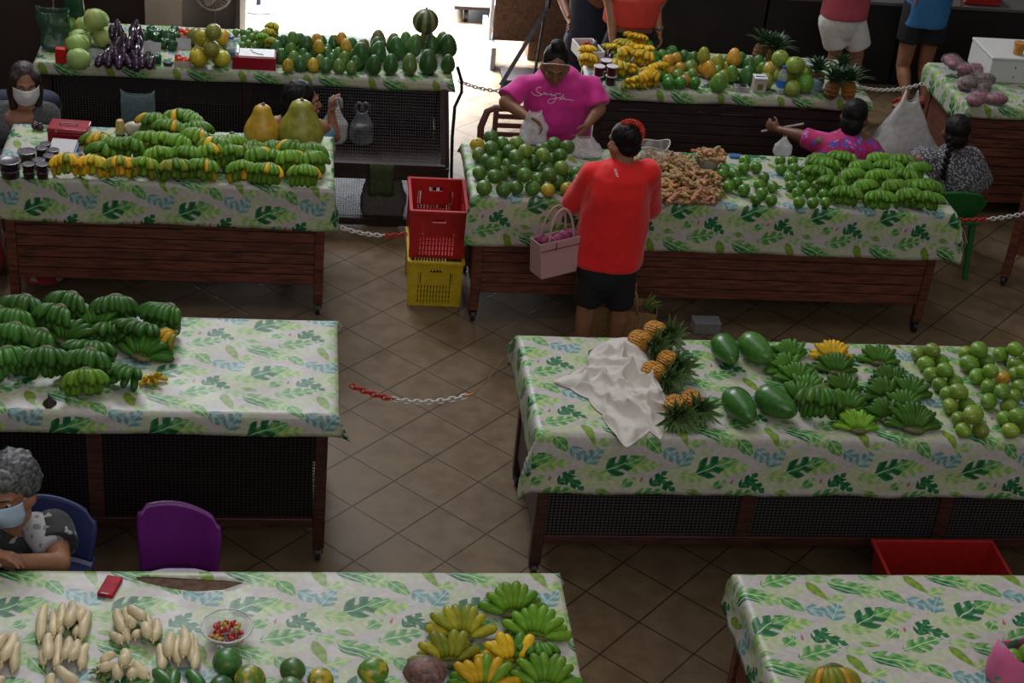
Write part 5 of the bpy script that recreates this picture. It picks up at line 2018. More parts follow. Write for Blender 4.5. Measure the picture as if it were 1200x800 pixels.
for x0, y0, x1, y1, lb in ((180, 786, 204, 806, 'green cucumber lying slanted below the radishes, left one'), (206, 786, 200, 812, 'green cucumber standing out between two others'), (220, 787, 238, 806, 'green cucumber below the radishes, right one')):
    a, b = at(x0, y0, Z + .02), at(x1, y1, Z + .02)
    mb = MB()
    mb.tube([a.lerp(b, i / 7) - a for i in range(8)], [.008, .02, .023, .024, .024, .023, .02, .008], 12)
    o = mb.obj('cucumber', M_CUC, sharp=None)
    o.location = (a.x, a.y, Z + .0245)
    o.color = (.045, .15, .03, 1)
    tag(o, lb, 'cucumber')

# ------------------------------------------------------------------ clear and small things
def clear_mat(name, col=(.9, .9, .92), rough=.1, alpha=.3, spec=.6):
    t = NT(name)
    f = t.noise(7, 2, t.obj(), dist=1.5)
    t.base(col)
    a = t.ramp(f, .4, .75, alpha * .6, min(1, alpha * 1.7))
    t.bump(f, .5, .02)
    return t.set(rough, 0, spec, alpha=a)


M_CLEAR = clear_mat('clear_plastic', alpha=.22)
M_FILM = clear_mat('thin_white_film', (.72, .70, .74), .3, .42)
M_FILMG = plain('grey_white_film', (.45, .43, .44), .35, 0, .2, 14, .5)


def jar(px, py, r, h, label, group=None, body=None, zt=Z, lidcol=None, contents=True):
    root = empty('jar', at(px, py, zt), label, 'jar', group)
    mb = MB()
    mb.lathe([(r * .82, 0), (r * .88, .004), (r * .97, h * .86), (r, h * .9), (r, h * .93)], 20)
    mb.obj('body', body, root)
    mb = MB()
    mb.lathe([(r * 1.03, h * .9), (r * 1.06, h * .92), (r * 1.06, h * .98), (r * 1.0, h), (r * .86, h * 1.0), (r * .82, h * .972), (r * .05, h * .97)], 20)
    mb.obj('lid', lidcol, root)
    return root


M_JAM = plain('dark_purple_jam', (.020, .006, .012), .25, 0, .4)
M_JAMR = plain('wine_red_jam', (.085, .008, .018), .25, 0, .3)
M_LIDC = plain('cloudy_lid', (.085, .07, .085), .3, 0, .5, 40)
M_LIDW = plain('white_jar_lid', (.62, .6, .64), .4, 0, .05)
jl = []
for x, y, r, h, lv in ((18, 205, .056, .048, 0), (18, 193, .058, .05, .05), (32, 188, .05, .06, 0), (54, 177, .03, .05, 0), (49, 183, .033, .055, 0), (63, 186, .033, .058, 0), (58, 193, .033, .06, 0), (46, 198, .035, .06, 0),
                       (38, 207, .034, .04, 0), (37, 199, .034, .044, .042), (53, 207, .034, .04, 0), (52, 199, .034, .044, .042), (88, 193, .048, .055, 0)):
    if lv:
        base = jl[-1].location
        o = jar(x, y, r, h, 'x', 'dark jam tubs on the squash table', M_JAM, Z, M_LIDC)
        o.location = (base.x, base.y, base.z + lv)
    else:
        o = jar(x, y, r, h, 'x', 'dark jam tubs on the squash table', M_JAM, Z, M_LIDC)
    jl.append(o)
its = [[V((o.location.x, o.location.y, 0)), r[2] * 1.07, 0] for o, r in zip(jl, ((0, 0, .056), (0, 0, .0), (0, 0, .05), (0, 0, .03), (0, 0, .033), (0, 0, .033), (0, 0, .033), (0, 0, .035), (0, 0, .034), (0, 0, 0), (0, 0, .034), (0, 0, 0), (0, 0, .048)))]
solve(its, 0, 60, 0)
for k, (o, i) in enumerate(zip(jl, its)):
    o.location.x, o.location.y = i[0].x, i[0].y
for k in (1, 9, 11):
    jl[k].location.x, jl[k].location.y = jl[k - 1].location.x, jl[k - 1].location.y
order_label(jl, 'dark jam tub by the red cash box', 5)

# cash box
root = empty('cash_box', at(82, 164, Z), 'red metal cash box beside the dark jam tubs', 'box', rz=math.radians(-4))
M_CASH = plain('red_enamel', (.30, .008, .018), .3, .1, .1, coat=.3)
mb = MB(); mb.box((0, 0, .035), (.225, .15, .07)); mb.obj('body', M_CASH, root, bevel=.006)
mb = MB(); mb.box((0, 0, .085), (.232, .156, .028)); mb.obj('lid', M_CASH, root, bevel=.008)
mb = MB(); mb.tube([V((-.05, -.01, .10)), V((-.045, -.01, .112)), V((.045, -.01, .112)), V((.05, -.01, .10))], .004, 6); mb.obj('handle', M_STEEL, root)
mb = MB(); mb.tube([V((-.06, -.077, .085)), V((-.06, -.083, .085))], .008, 10); mb.obj('lock', M_STEEL, root)
# notebook
root = empty('notebook', at(73, 180, Z), 'open white notebook on blue cover, leaning before the cash box', 'notebook', rz=math.radians(-6))
R = Matrix.Rotation(math.radians(14), 3, 'X')
mb = MB(); mb.box((.006, .006, .026), (.155, .19, .005), R); mb.obj('cover', plain('blue_cover', (.05, .12, .32), .5), root, bevel=.002)
mb = MB(); mb.box((0, 0, .0315), (.145, .18, .006), R); mb.obj('pages', plain('ruled_paper', (.55, .53, .55), .7, 0, .06, 60), root, bevel=.001)
mb = MB(); mb.box((.0, .08, .010), (.13, .02, .02)); mb.obj('prop', M_BLACK, root)
# small bag of purple fruit
mb = MB()
for i in range(9):
    mb.ell((random.uniform(-.025, .025), random.uniform(-.02, .02), .018 + random.uniform(0, .015)), .017, 10, 8)
o = mb.obj('purple_bundle', plain('purple_skin', (.05, .018, .03), .3, 0, .6, 60), sharp=None, loc=at(44, 152, Z))
tag(o, 'small clear bundle of purple fruit at the table corner', 'bundle')
# corn-like bottle, white bag, foil tubs
root = empty('bottle', at(141, 160, Z), 'small pale yellow bottle with dark green foot beside a white bag', 'bottle')
mb = MB(); mb.lathe([(.024, .02), (.026, .03), (.026, .085), (.02, .105), (.012, .11), (.002, .112)], 14); mb.obj('body', plain('pale_yellow_grain', (.50, .37, .12), .4, 0, .4, 90), root)
mb = MB(); mb.lathe([(.025, 0), (.027, .003), (.027, .02), (.02, .022)], 14); mb.obj('foot', plain('dark_green_foot', (.03, .08, .03), .5), root)
mb = MB()
mb.ell((0, 0, .045), (.065, .05, .045), 18, 12, fn=lambda d: 1 + .12 * noise.noise(d * 3))
o = mb.obj('white_bag', plain('cream_bag', (.48, .42, .33), .5, 0, .15, 40, .4), sharp=None, loc=at(158, 159, Z))
tag(o, 'rounded cream bag behind the foil tubs', 'bag')
for x, y, lb in ((147, 177, 'shiny foil bag behind the banana rows, left'), (166, 177, 'shiny foil bag behind the banana rows, right')):
    mb = MB()
    mb.ell((0, 0, .03), (.045, .035, .03), 18, 12, fn=lambda d: 1 + .15 * noise.noise(d * 4 + V((x, 0, 0))))
    o = mb.obj('foil_bag', plain('dark_foil', (.10, .085, .095), .15, .5, .7, 30, .5) if x == 147 else bpy.data.materials['dark_foil'], sharp=None, loc=at(x, y, Z + .03))
    tag(o, lb, 'bag')
# yellow bottle
root = empty('glass_bottle', at(272, 186, Z), 'clear bottle of yellow oil among bananas before the gourd', 'bottle')
mb = MB(); mb.lathe([(.022, 0), (.025, .004), (.025, .09), (.012, .12), (.012, .145), (.011, .15)], 16); mb.obj('body', plain('yellow_oil', (.33, .26, .03), .12, 0, .2), root)
mb = MB(); mb.lathe([(.0135, .148), (.0135, .168), (.012, .17)], 12); mb.obj('cap', M_DARKMETAL, root)

# pepper bowl
root = empty('bowl', at(266, 748, Z), 'clear plastic bowl of red chilli peppers', 'bowl')
mb = MB()
mb.lathe([(.052, 0), (.058, .004), (.085, .055), (.092, .06), (.096, .058), (.094, .062), (.088, .064), (.082, .058), (.056, .009), (.002, .006)], 32)
mb.obj('shell', clear_mat('clear_bowl', (.75, .75, .78), .08, .28), root)
mb = MB(); mb.tube([V((.093 * math.cos(i * PI / 16), .093 * math.sin(i * PI / 16), .061)) for i in range(32)], .0035, 6, closed=True); mb.obj('rim', plain('bowl_rim', (.5, .48, .5), .2), root, sharp=None)
pm = [plain('red_pepper', (.42, .02, .02), .25, 0, .2), plain('yellow_pepper', (.42, .30, .05), .3, 0, .2)]
c0 = root.location.copy()
pl = []
for i in range(46):
    a, r = random.uniform(0, 6.28), .06 * math.sqrt(random.random())
    mb = MB()
    mb.tube([V((-.013, 0, 0)), V((-.006, .001, 0)), V((.004, .001, 0)), V((.014, -.001, 0))], [.005, .0085, .0075, .002], 7)
    o = mb.obj('chilli_pepper', pm[0 if i % 4 else 1], sharp=None, loc=c0 + V((math.cos(a) * r, math.sin(a) * r, .014 + .028 * random.random())))
    o.rotation_euler = (random.uniform(-.4, .4), random.uniform(-.4, .4), random.uniform(0, 6.3))
    tag(o, ('small red' if i % 4 else 'small yellow') + ' chilli pepper in the clear bowl', 'pepper', ('red' if i % 4 else 'yellow') + ' chilli peppers in the clear bowl')
# phone / red box
root = empty('phone', at(129, 689, Z), 'small red phone case lying on the torn cloth', 'phone', rz=math.radians(-14))
mb = MB(); mb.box((0, 0, .008), (.062, .115, .016)); mb.obj('case', plain('red_case', (.34, .006, .018), .6, spec=.2), root, bevel=.005)
mb = MB(); mb.box((.0, -.052, .0172), (.03, .008, .002)); mb.obj('tab', plain('dark_red_tab', (.12, .005, .012), .4), root)
# clear bag of brown snacks
root = empty('snack_bag', at(497, 800, Z), 'clear bag of brown snacks beside the olive yellow bananas', 'bag')
mb = MB(); mb.ell((0, 0, .05), (.078, .062, .05), 22, 14, fn=lambda d: 1 + .12 * noise.noise(d * 3.5))
mb.obj('contents', plain('brown_snack', (.12, .035, .018), .6, 0, .8, 60, .8), root, sharp=None)
mb = MB(); mb.ell((0, 0, .053), (.085, .068, .055), 26, 16, fn=lambda d: 1 + .16 * noise.noise(d * 4.5) + .05 * noise.noise(d * 12))
mb.obj('film', clear_mat('glossy_film', (.8, .78, .82), .05, .07, 1), root, sharp=None)
# crumb on the middle-left table
mb = MB(); mb.lathe([(.028, 0), (.03, .004), (.018, .02), (.007, .032), (.004, .05)], 10, mod=lambda th, z: 1 + .2 * math.sin(3 * th))
o = mb.obj('banana_tip', plain('dark_brown_tip', (.02, .013, .009), .7), loc=at(58, 474, Z), sharp=None)
tag(o, 'small dark dried banana flower lying in front of the green heap', 'flower')
# pink bag with green fruit, right edge
root = empty('tote_bag', at(1196, 792, Z), 'pink bag with green flowers holding green fruit, cut by right edge', 'bag', rz=math.radians(15))
mb = MB()
n = 30
for j, (z, k) in enumerate(((0, .92), (.02, 1), (.07, 1.02), (.12, .97), (.16, .9))):
    for i in range(n):
        a = 2 * PI * i / n
        mb.v.append(V((math.copysign(abs(math.cos(a)) ** .6, math.cos(a)) * .15 * k, math.copysign(abs(math.sin(a)) ** .6, math.sin(a)) * .075 * k, z + (.03 * math.cos(a * 2) if j == 4 else 0))))
for j in range(4):
    for i in range(n):
        mb.f.append((j * n + i, j * n + (i + 1) % n, (j + 1) * n + (i + 1) % n, (j + 1) * n + i))
mb.f.append(tuple(reversed(range(n))))
o = mb.obj('body', pattern_mat('pink_flower_print', (.55, .10, .24), [((.05, .20, .10), 11, .26), ((.25, .25, .28), 14, .16)], 1, .05), root, sharp=None)
sd = o.modifiers.new('t', 'SOLIDIFY'); sd.thickness = .004
mb = MB()
c0 = root.location.copy()
for i, (dx, dy) in enumerate(((-.07, .0), (.0, .01), (.07, 0))):
    o = meshobj('green_fruit', ME_MANGO, None, None, (.12, .24, .02, 0))
    o.location = c0 + V((dx * math.cos(.26), dx * math.sin(.26), .105 + .01 * i)); o.scale = (.038, .038, .042)
    tag(o, f'green fruit inside the pink bag, {("leftmost", "middle one", "rightmost")[i]}', 'fruit')

# ------------------------------------------------------------------ white sheet heaped on the pineapple table
def crumpled():
    out = [(648, 446), (668, 438), (690, 428), (692, 412), (712, 398), (732, 394), (752, 398), (757, 412), (760, 432), (764, 447), (774, 452), (785, 476), (778, 494), (774, 515), (762, 503), (748, 514), (734, 524), (722, 508), (706, 484), (690, 466), (668, 454)]
    P = [at(x, y, Z + .01) for x, y in out]
    c = sum(P, V()) / len(P)
    ang = sorted([(math.atan2((p - c).y, (p - c).x), (p - c).xy.length) for p in P])
    def R(a):
        for i in range(len(ang)):
            a0, r0 = ang[i]
            a1, r1 = ang[(i + 1) % len(ang)]
            aa = a
            if a1 < a0:
                a1 += 2 * PI
                if aa < a0:
                    aa += 2 * PI
            if a0 <= aa <= a1:
                t = (aa - a0) / max(1e-6, a1 - a0)
                return r0 + (r1 - r0) * t
        return ang[0][1]
    nr, na = 64, 220
    mb = MB()
    def h(x, y, q):
        p = V((x, y, 0))
        wx = .07 * noise.noise(p * 9 + V((3, 1, 0)))
        wy = .07 * noise.noise(p * 9 + V((8, 5, 0)))
        r1 = 1 - abs(math.sin((x * .7 + y * .75 + wx) * 24 + 1.0))
        r2 = 1 - abs(math.sin((x * .9 - y * .35 + wy) * 19 + .4))
        r3 = 1 - abs(noise.noise(V((x * 13 + 2, y * 13, 4)))) * 2
        body = (1 - q ** 2.2)
        return .006 + body * (.04 + .085 * r1 ** 2.2 * (.5 + noise.noise(p * 6 + V((1, 1, 5)))) + .07 * r2 ** 2.4 * (.6 + noise.noise(p * 5)) + .018 * r3) + .008 * r2 * (1 - q)
    for j in range(nr + 1):
        for i in range(na):
            a = -PI + 2 * PI * i / na
            q = j / nr
            r = R(a) * q
            x, y = math.cos(a) * r, math.sin(a) * r
            edge = max(0, (q - .93) / .07)
            z = max(.002, h(x, y, q) * (1 - edge) + .004 * edge)
            over = .03 * (1 - edge) * noise.noise(V((x * 10, y * 10, 9)))
            mb.v.append(V((x + over * math.cos(a + 1.2) * q, y + over * math.sin(a + 1.2) * q, z)))
    for j in range(nr):
        for i in range(na):
            a, b = j * na + i, j * na + (i + 1) % na
            mb.f.append((a, b, b + na, a + na))
    o = mb.obj('white_sheet', plain('white_cotton', (.55, .50, .465), .85, 0, .04, 200, .05, sheen=.15), sharp=None, loc=V((c.x, c.y, Z)))
    sm = o.modifiers.new('t', 'SOLIDIFY'); sm.thickness = .002; sm.offset = 1
    tag(o, 'crumpled white cotton sheet heaped beside the pineapples', 'sheet')
crumpled()

# ------------------------------------------------------------------ ginger
M_GING = objcol('ginger_skin', .7, .35, 45, bump=.3)
def ginger_mesh(seed):
    rnd = random.Random(seed)
    mb = MB()
    p = V((-.028, 0, .014))
    d = V((1, 0, 0))
    for i in range(4):
        q = p + d * rnd.uniform(.014, .022) + V((0, rnd.uniform(-.008, .008), rnd.uniform(-.002, .003)))
        mb.cone(p, q, rnd.uniform(.009, .013), rnd.uniform(.009, .013), 9)
        if rnd.random() < .75:
            b = q + V((rnd.uniform(-.004, .008), rnd.choice((-1, 1)) * rnd.uniform(.012, .022), rnd.uniform(-.002, .01)))
            mb.cone(q, b, .010, .008, 9)
        p = q
    o = blob('ginger_root', mb, .0045, M_GING, None, 2, lambda co, n: .001 * noise.noise(co * 120))
    me = o.data
    bpy.data.objects.remove(o)
    return me
ME_G = [ginger_mesh(i) for i in range(4)]
GC = (.31, .18, .07)
gl = []
poly = [(742, 236), (840, 238), (848, 222), (842, 205), (818, 192), (800, 182), (790, 178), (778, 184), (772, 196), (765, 214)]
def inpoly(x, y, P):
    c = False
    for i in range(len(P)):
        a, b = P[i], P[(i + 1) % len(P)]
        if (a[1] > y) != (b[1] > y) and x < (b[0] - a[0]) * (y - a[1]) / (b[1] - a[1]) + a[0]:
            c = not c
    return c
items = []
while len(items) < 210:
    x, y = random.uniform(742, 848), random.uniform(178, 238)
    if not inpoly(x, y, poly):
        continue
    lv = random.choice((0, 1, 1, 2, 3))
    if y > 231:
        lv = 0
    w = at(x, y, Z + .012 + lv * .017)
    items.append([w, .0155, .012])
solve(items, Z, 24, .08, .0004)
for w, _, _ in items:
    o = meshobj('ginger_root', random.choice(ME_G), None, None, (GC[0] * random.uniform(.75, 1.25), GC[1] * random.uniform(.75, 1.2), GC[2] * random.uniform(.7, 1.2), 1))
    o.location = w - V((0, 0, .012))
    o.rotation_euler = (random.uniform(-.5, .5), random.uniform(-.5, .5), random.uniform(0, 6.28))
    o.scale = (1.05,) * 3
    tag(o, 'pale brown ginger root in the open heap on the ginger table', 'ginger', 'ginger roots in the open heap')
    gl.append(o)
# tub of ginger and clear bag of ginger
root = empty('tub', at(829, 196, Z), 'white tub heaped with ginger beyond the ginger heap', 'tub')
mb = MB(); mb.lathe([(.055, 0), (.06, .004), (.078, .085), (.082, .088), (.078, .09), (.074, .086), (.058, .01), (.002, .008)], 24); mb.obj('shell', plain('cloudy_tub', (.38, .34, .27), .4, 0, .1), root)
c0 = root.location.copy()
its = [[c0 + V((random.uniform(-.05, .05), random.uniform(-.05, .05), .075 + random.uniform(0, .05))), .0155, .012] for i in range(26)]
solve(its, c0.z + .07, 50, .03)
for w, _, _ in its:
    if (w - c0).xy.length > .088:
        w.xy = c0.xy + (w - c0).xy.normalized() * .08
    o = meshobj('ginger_root', random.choice(ME_G), None, None, (GC[0] * random.uniform(.75, 1.25), GC[1] * .95, GC[2], 1))
    o.location = w - V((0, 0, .012)); o.rotation_euler = (random.uniform(-.5, .5), random.uniform(-.5, .5), random.uniform(0, 6.28))
    tag(o, 'ginger root heaped in the white tub', 'ginger', 'ginger roots in the white tub')
root = empty('clear_bag', at(764, 190, Z), 'open clear bag of ginger beside the red shirt shoulder', 'bag')
mb = MB()
n = 24
for j, (z, k) in enumerate(((0, .8), (.03, 1), (.07, 1.0), (.1, 1.05), (.115, 1.12))):
    for i in range(n):
        a = 2 * PI * i / n
        mb.v.append(V((math.cos(a) * .085 * k, math.sin(a) * .06 * k, z + (.012 * math.sin(3 * a + 1) + .02 * max(0, math.cos(a - .5)) if j > 2 else 0))))
for j in range(4):
    for i in range(n):
        mb.f.append((j * n + i, j * n + (i + 1) % n, (j + 1) * n + (i + 1) % n, (j + 1) * n + i))
o = mb.obj('film', M_FILM, root, sharp=None)
rim = MB(); rim.tube([mb.v[4 * n + i] for i in range(n)], .004, 6, closed=True); rim.obj('rim', plain('bag_rim', (.5, .42, .36), .4), root, sharp=None)
c0 = root.location.copy()
its = [[c0 + V((random.uniform(-.05, .05), random.uniform(-.03, .03), .02 + random.uniform(0, .07))), .0155, .012] for i in range(22)]
solve(its, c0.z, 50, .03)
for w, _, _ in its:
    o = meshobj('ginger_root', random.choice(ME_G), None, None, (GC[0] * random.uniform(.75, 1.25), GC[1] * .95, GC[2], 1))
    o.location = w - V((0, 0, .012)); o.rotation_euler = (random.uniform(-.5, .5), random.uniform(-.5, .5), random.uniform(0, 6.28))
    tag(o, 'ginger root inside the open clear bag', 'ginger', 'ginger roots in the clear bag')
mb = MB(); mb.box((0, 0, .008), (.075, .05, .014)); o = mb.obj('blue_card', plain('blue_card', (.04, .12, .28), .5), loc=at(861, 184, Z), bevel=.002)
tag(o, 'small blue booklet between ginger tub and limes', 'booklet')

# ------------------------------------------------------------------ plastic bags
def bag(name, cx, w, d, h, mt, label, seed, handles=True, neck=None, lean=(0, 0), amp=.18):
    """limp carrier bag, wrinkled, standing or hanging; cx is the middle of its foot"""
    mb = MB()
    n, m_ = 36, 18
    for j in range(m_ + 1):
        q = j / m_
        k = 1.0
        if neck:
            k = 1 if q < .55 else 1 - (1 - neck) * ((q - .55) / .45) ** .8
        k *= min(1, .72 + q * 2.2)
        for i in range(n):
            a = 2 * PI * i / n
            e = .55
            x = math.copysign(abs(math.cos(a)) ** e, math.cos(a)) * w / 2 * k
            y = math.copysign(abs(math.sin(a)) ** e, math.sin(a)) * d / 2 * k * (1 - .35 * q)
            wr = amp * (noise.noise(V((x * 9 + seed, y * 9, q * 3.0))) * .6 + noise.noise(V((x * 26 + seed, y * 26, q * 5))) * .35)
            z = h * q + (.05 * h * math.cos(2 * a) if j == m_ else 0)
            mb.v.append(V((x * (1 + wr) + lean[0] * q, y * (1 + wr * 1.6) + lean[1] * q, z)))
    for j in range(m_):
        for i in range(n):
            mb.f.append((j * n + i, j * n + (i + 1) % n, (j + 1) * n + (i + 1) % n, (j + 1) * n + i))
    mb.f.append(tuple(reversed(range(n))))
    root = empty(name, cx, label, 'bag')
    o = mb.obj('bag_body', mt, root, sharp=None)
    sd = o.modifiers.new('t', 'SOLIDIFY'); sd.thickness = .002
    if handles:
        for s in (-1, 1):
            t = MB()
            kk = (neck or 1) * .62
            p = [V((s * w / 2 * kk - .03 + lean[0], 0, h * .92 + lean[1] * 0)), V((s * w / 2 * kk - .02 + lean[0], 0, h * 1.16)), V((s * w / 2 * kk + .0 + lean[0], 0, h * 1.22)), V((s * w / 2 * kk + .02 + lean[0], 0, h * 1.16)), V((s * w / 2 * kk + .03 + lean[0], 0, h * .92))]
            t.tube(p, .012, 8, fx=.35)
            t.obj('handle', mt, root, sharp=None)
    return root


p = VV(624, 166, 9.08); bag('plastic_bag', V((p.x, 9.07, max(p.z, Z + .003))), .17, .10, .20, M_FILM, 'thin white plastic bag held in the pink person left of centre', 3, handles=False, neck=.45, lean=(.0, .02))
bpy.context.view_layer.objects
p = at(688, 187, Z); bag('plastic_bag', V((p.x, 8.93, Z + .002)), .20, .12, .125, M_FILM, 'puffed white plastic bag standing on the table before the red shirt', 9, handles=False, neck=.5, lean=(-.02, .0))
# bags behind the mesh of the cage and on the floor
bag('plastic_bag', V((.02, 9.93, .445)), .22, .10, .25, M_FILMG, 'pale plastic bag behind the slanted mesh, left one', 11, neck=.7)
bag('plastic_bag', V((.24, 9.93, .445)), .17, .10, .27, M_FILMG, 'tied grey plastic bag behind the slanted mesh, middle one', 12, neck=.25)
bag('plastic_bag', V((.42, 9.93, .445)), .17, .10, .24, plain('black_film', (.10, .10, .115), .2, 0, .5, 14, .5), 'dark plastic bag behind the slanted mesh, right one', 13, neck=.4)
p = at(448, 262, 0); bag('plastic_bag', V((p.x, 9.72, .004)), .30, .16, .30, plain('grey_woven_bag', (.16, .15, .145), .6, 0, .25, 60, .3), 'grey carrier bag on the floor under the mesh cage', 21, neck=.8)
p = at(1085, 222, 0); bag('plastic_bag', V((4.31, 10.16, .002)), .56, .32, .88, plain('grey_white_sack', (.46, .45, .44), .35, 0, .12, 30, .4), 'large crumpled grey white sack beside the dotted dress', 31, handles=False, neck=.16, lean=(-.02, .0), amp=.3)
p = VV(162, 138, 9.84); bag('plastic_bag', V((p.x, 9.84, .44)), .22, .05, .34, clear_mat('blue_grey_film', (.20, .28, .30), .25, .55), 'blue grey translucent bag hanging under the eggplants', 41, handles=False, amp=.08)
M_RWB = pattern_mat('red_white_bag_print', (.26, .015, .02), [((.34, .26, .25), 13, .30)], 1, .1)
bag('patterned_bag', V((-1.50, 8.70, .004)), .22, .2, .16, M_RWB, 'low red and white patterned bag under the squash table', 52, handles=False, neck=.8)
bag('patterned_bag', V((-1.93, 8.78, .004)), .38, .3, .42, M_RWB, 'red and white patterned bag on floor left of the squash table leg', 51, handles=False, neck=.8)
# small clear bag hanging by the limes
p = VV(913, 184, 9.2); bag('plastic_bag', V((p.x, 9.16, Z - .05)), .12, .07, .14, M_FILM, 'small clear peaked bag behind the lime block', 61, handles=False, neck=.12)

# ------------------------------------------------------------------ handbag, shopping bag
Bp = VV(648, 318, 7.86)
root = empty('handbag', V((Bp.x, 7.86, Bp.z)), 'pale pink leather handbag hanging on the red-sleeved arm', 'handbag', rz=math.radians(28))
M_LEA = plain('pale_pink_leather', (.47, .27, .27), .5, 0, .06, 60, .08)
mb = MB()
w0, w1, d0, d1, h = .118, .15, .055, .05, .225
vs = []
for z, w, d in ((0, w0, d0), (.008, w0 + .004, d0 + .003), (h * .8, w1 - .004, d1), (h, w1, d1)):
    vs += [V((-w, -d, z)), V((w, -d, z)), V((w, d, z)), V((-w, d, z))]
fs = [(3, 2, 1, 0)]
for j in range(3):
    for i in range(4):
        fs.append((j * 4 + i, j * 4 + (i + 1) % 4, (j + 1) * 4 + (i + 1) % 4, (j + 1) * 4 + i))
mb.add(vs, fs)
o = mb.obj('body', M_LEA, root, smooth=False)
sd = o.modifiers.new('t', 'SOLIDIFY'); sd.thickness = .006
bv = o.modifiers.new('b', 'BEVEL'); bv.width = .004; bv.segments = 2
mb = MB(); mb.box((0, -.0585, h - .045), (.29, .004, .006)); mb.box((-.04, -.058, h - .03), (.004, .004, .05)); mb.obj('seam', plain('dark_seam', (.16, .07, .08), .6), root)
for s in (-1, 1):
    mb = MB()
    pts = [V((math.cos(a) * .085 + .0, s * (.045 - .02 * math.sin(a)), h - .02 + math.sin(a) * .20)) for a in [PI * i / 14 for i in range(15)]]
    mb.tube(pts, .008, 8, fx=.5)
    mb.obj('handle', M_LEA, root, sharp=None)
mb = MB()
for i in range(7):
    mb.ell((random.uniform(-.1, .1), random.uniform(-.025, .025), h - .01 + random.uniform(-.01, .015)), (.04, .028, .025), 12, 8, fn=lambda d: 1 + .2 * noise.noise(d * 4))
o = mb.obj('scarf', plain('wine_pink_scarf', (.20, .03, .09), .8, 0, .6, 40), root, sharp=None)

Sp = at(732, 400, 0)
root = empty('shopping_bag', V((1.98, 8.19, 0)), 'tan woven shopping bag on the floor behind the black shorts', 'bag', rz=math.radians(-8))
mb = MB()
w, d, h = .185, .08, .24
mb.add([V((-w, -d, 0)), V((w, -d, 0)), V((w, d, 0)), V((-w, d, 0)), V((-w - .005, -d, h)), V((w + .005, -d, h * .93)), V((w + .005, d, h)), V((-w - .005, d, h))],
       [(3, 2, 1, 0), (0, 1, 5, 4), (1, 2, 6, 5), (2, 3, 7, 6), (3, 0, 4, 7)])
M_TAN = plain('tan_weave', (.30, .175, .07), .8, 0, .25, 90, .3)
o = mb.obj('body', M_TAN, root, smooth=False)
sd = o.modifiers.new('t', 'SOLIDIFY'); sd.thickness = .006
for s in (-1, 1):
    mb = MB()
    mb.tube([V((-.07, s * d, h - .03)), V((-.055, s * d * .9, h + .12)), V((.0, s * d * .6, h + .17)), V((.05, s * d * .9, h + .10)), V((.07, s * d, h - .03))], .008, 8, fx=.5)
    mb.obj('handle', M_TAN, root, sharp=None)
mb = MB(); mb.box((.02, 0, .14), (.26, .1, .14)); mb.obj('lining', plain('red_brown_goods', (.09, .035, .022), .7), root, bevel=.01)
mb = MB()
for i in range(12):
    a = random.uniform(-.5, 1.2)
    p0 = V((.11, .0, .2)); p1 = p0 + V((.12 * math.cos(a), random.uniform(-.05, .05), .10 * math.sin(a) + .02))
    mb.tube([p0, p0.lerp(p1, .5) + V((0, 0, .015)), p1], [.003, .007, .001], 5)
mb.obj('green_leaf', M_TOP, root, sharp=None)
# white box under the ginger table and another caster-like lamp
mb = MB(); mb.box((0, 0, .04), (.17, .1, .08)); o = mb.obj('carton', plain('grey_white_carton', (.20, .195, .20), .6, 0, .1), loc=V((2.53, 8.3, 0)), bevel=.004)
tag(o, 'small grey white carton on the floor under the ginger table', 'carton')

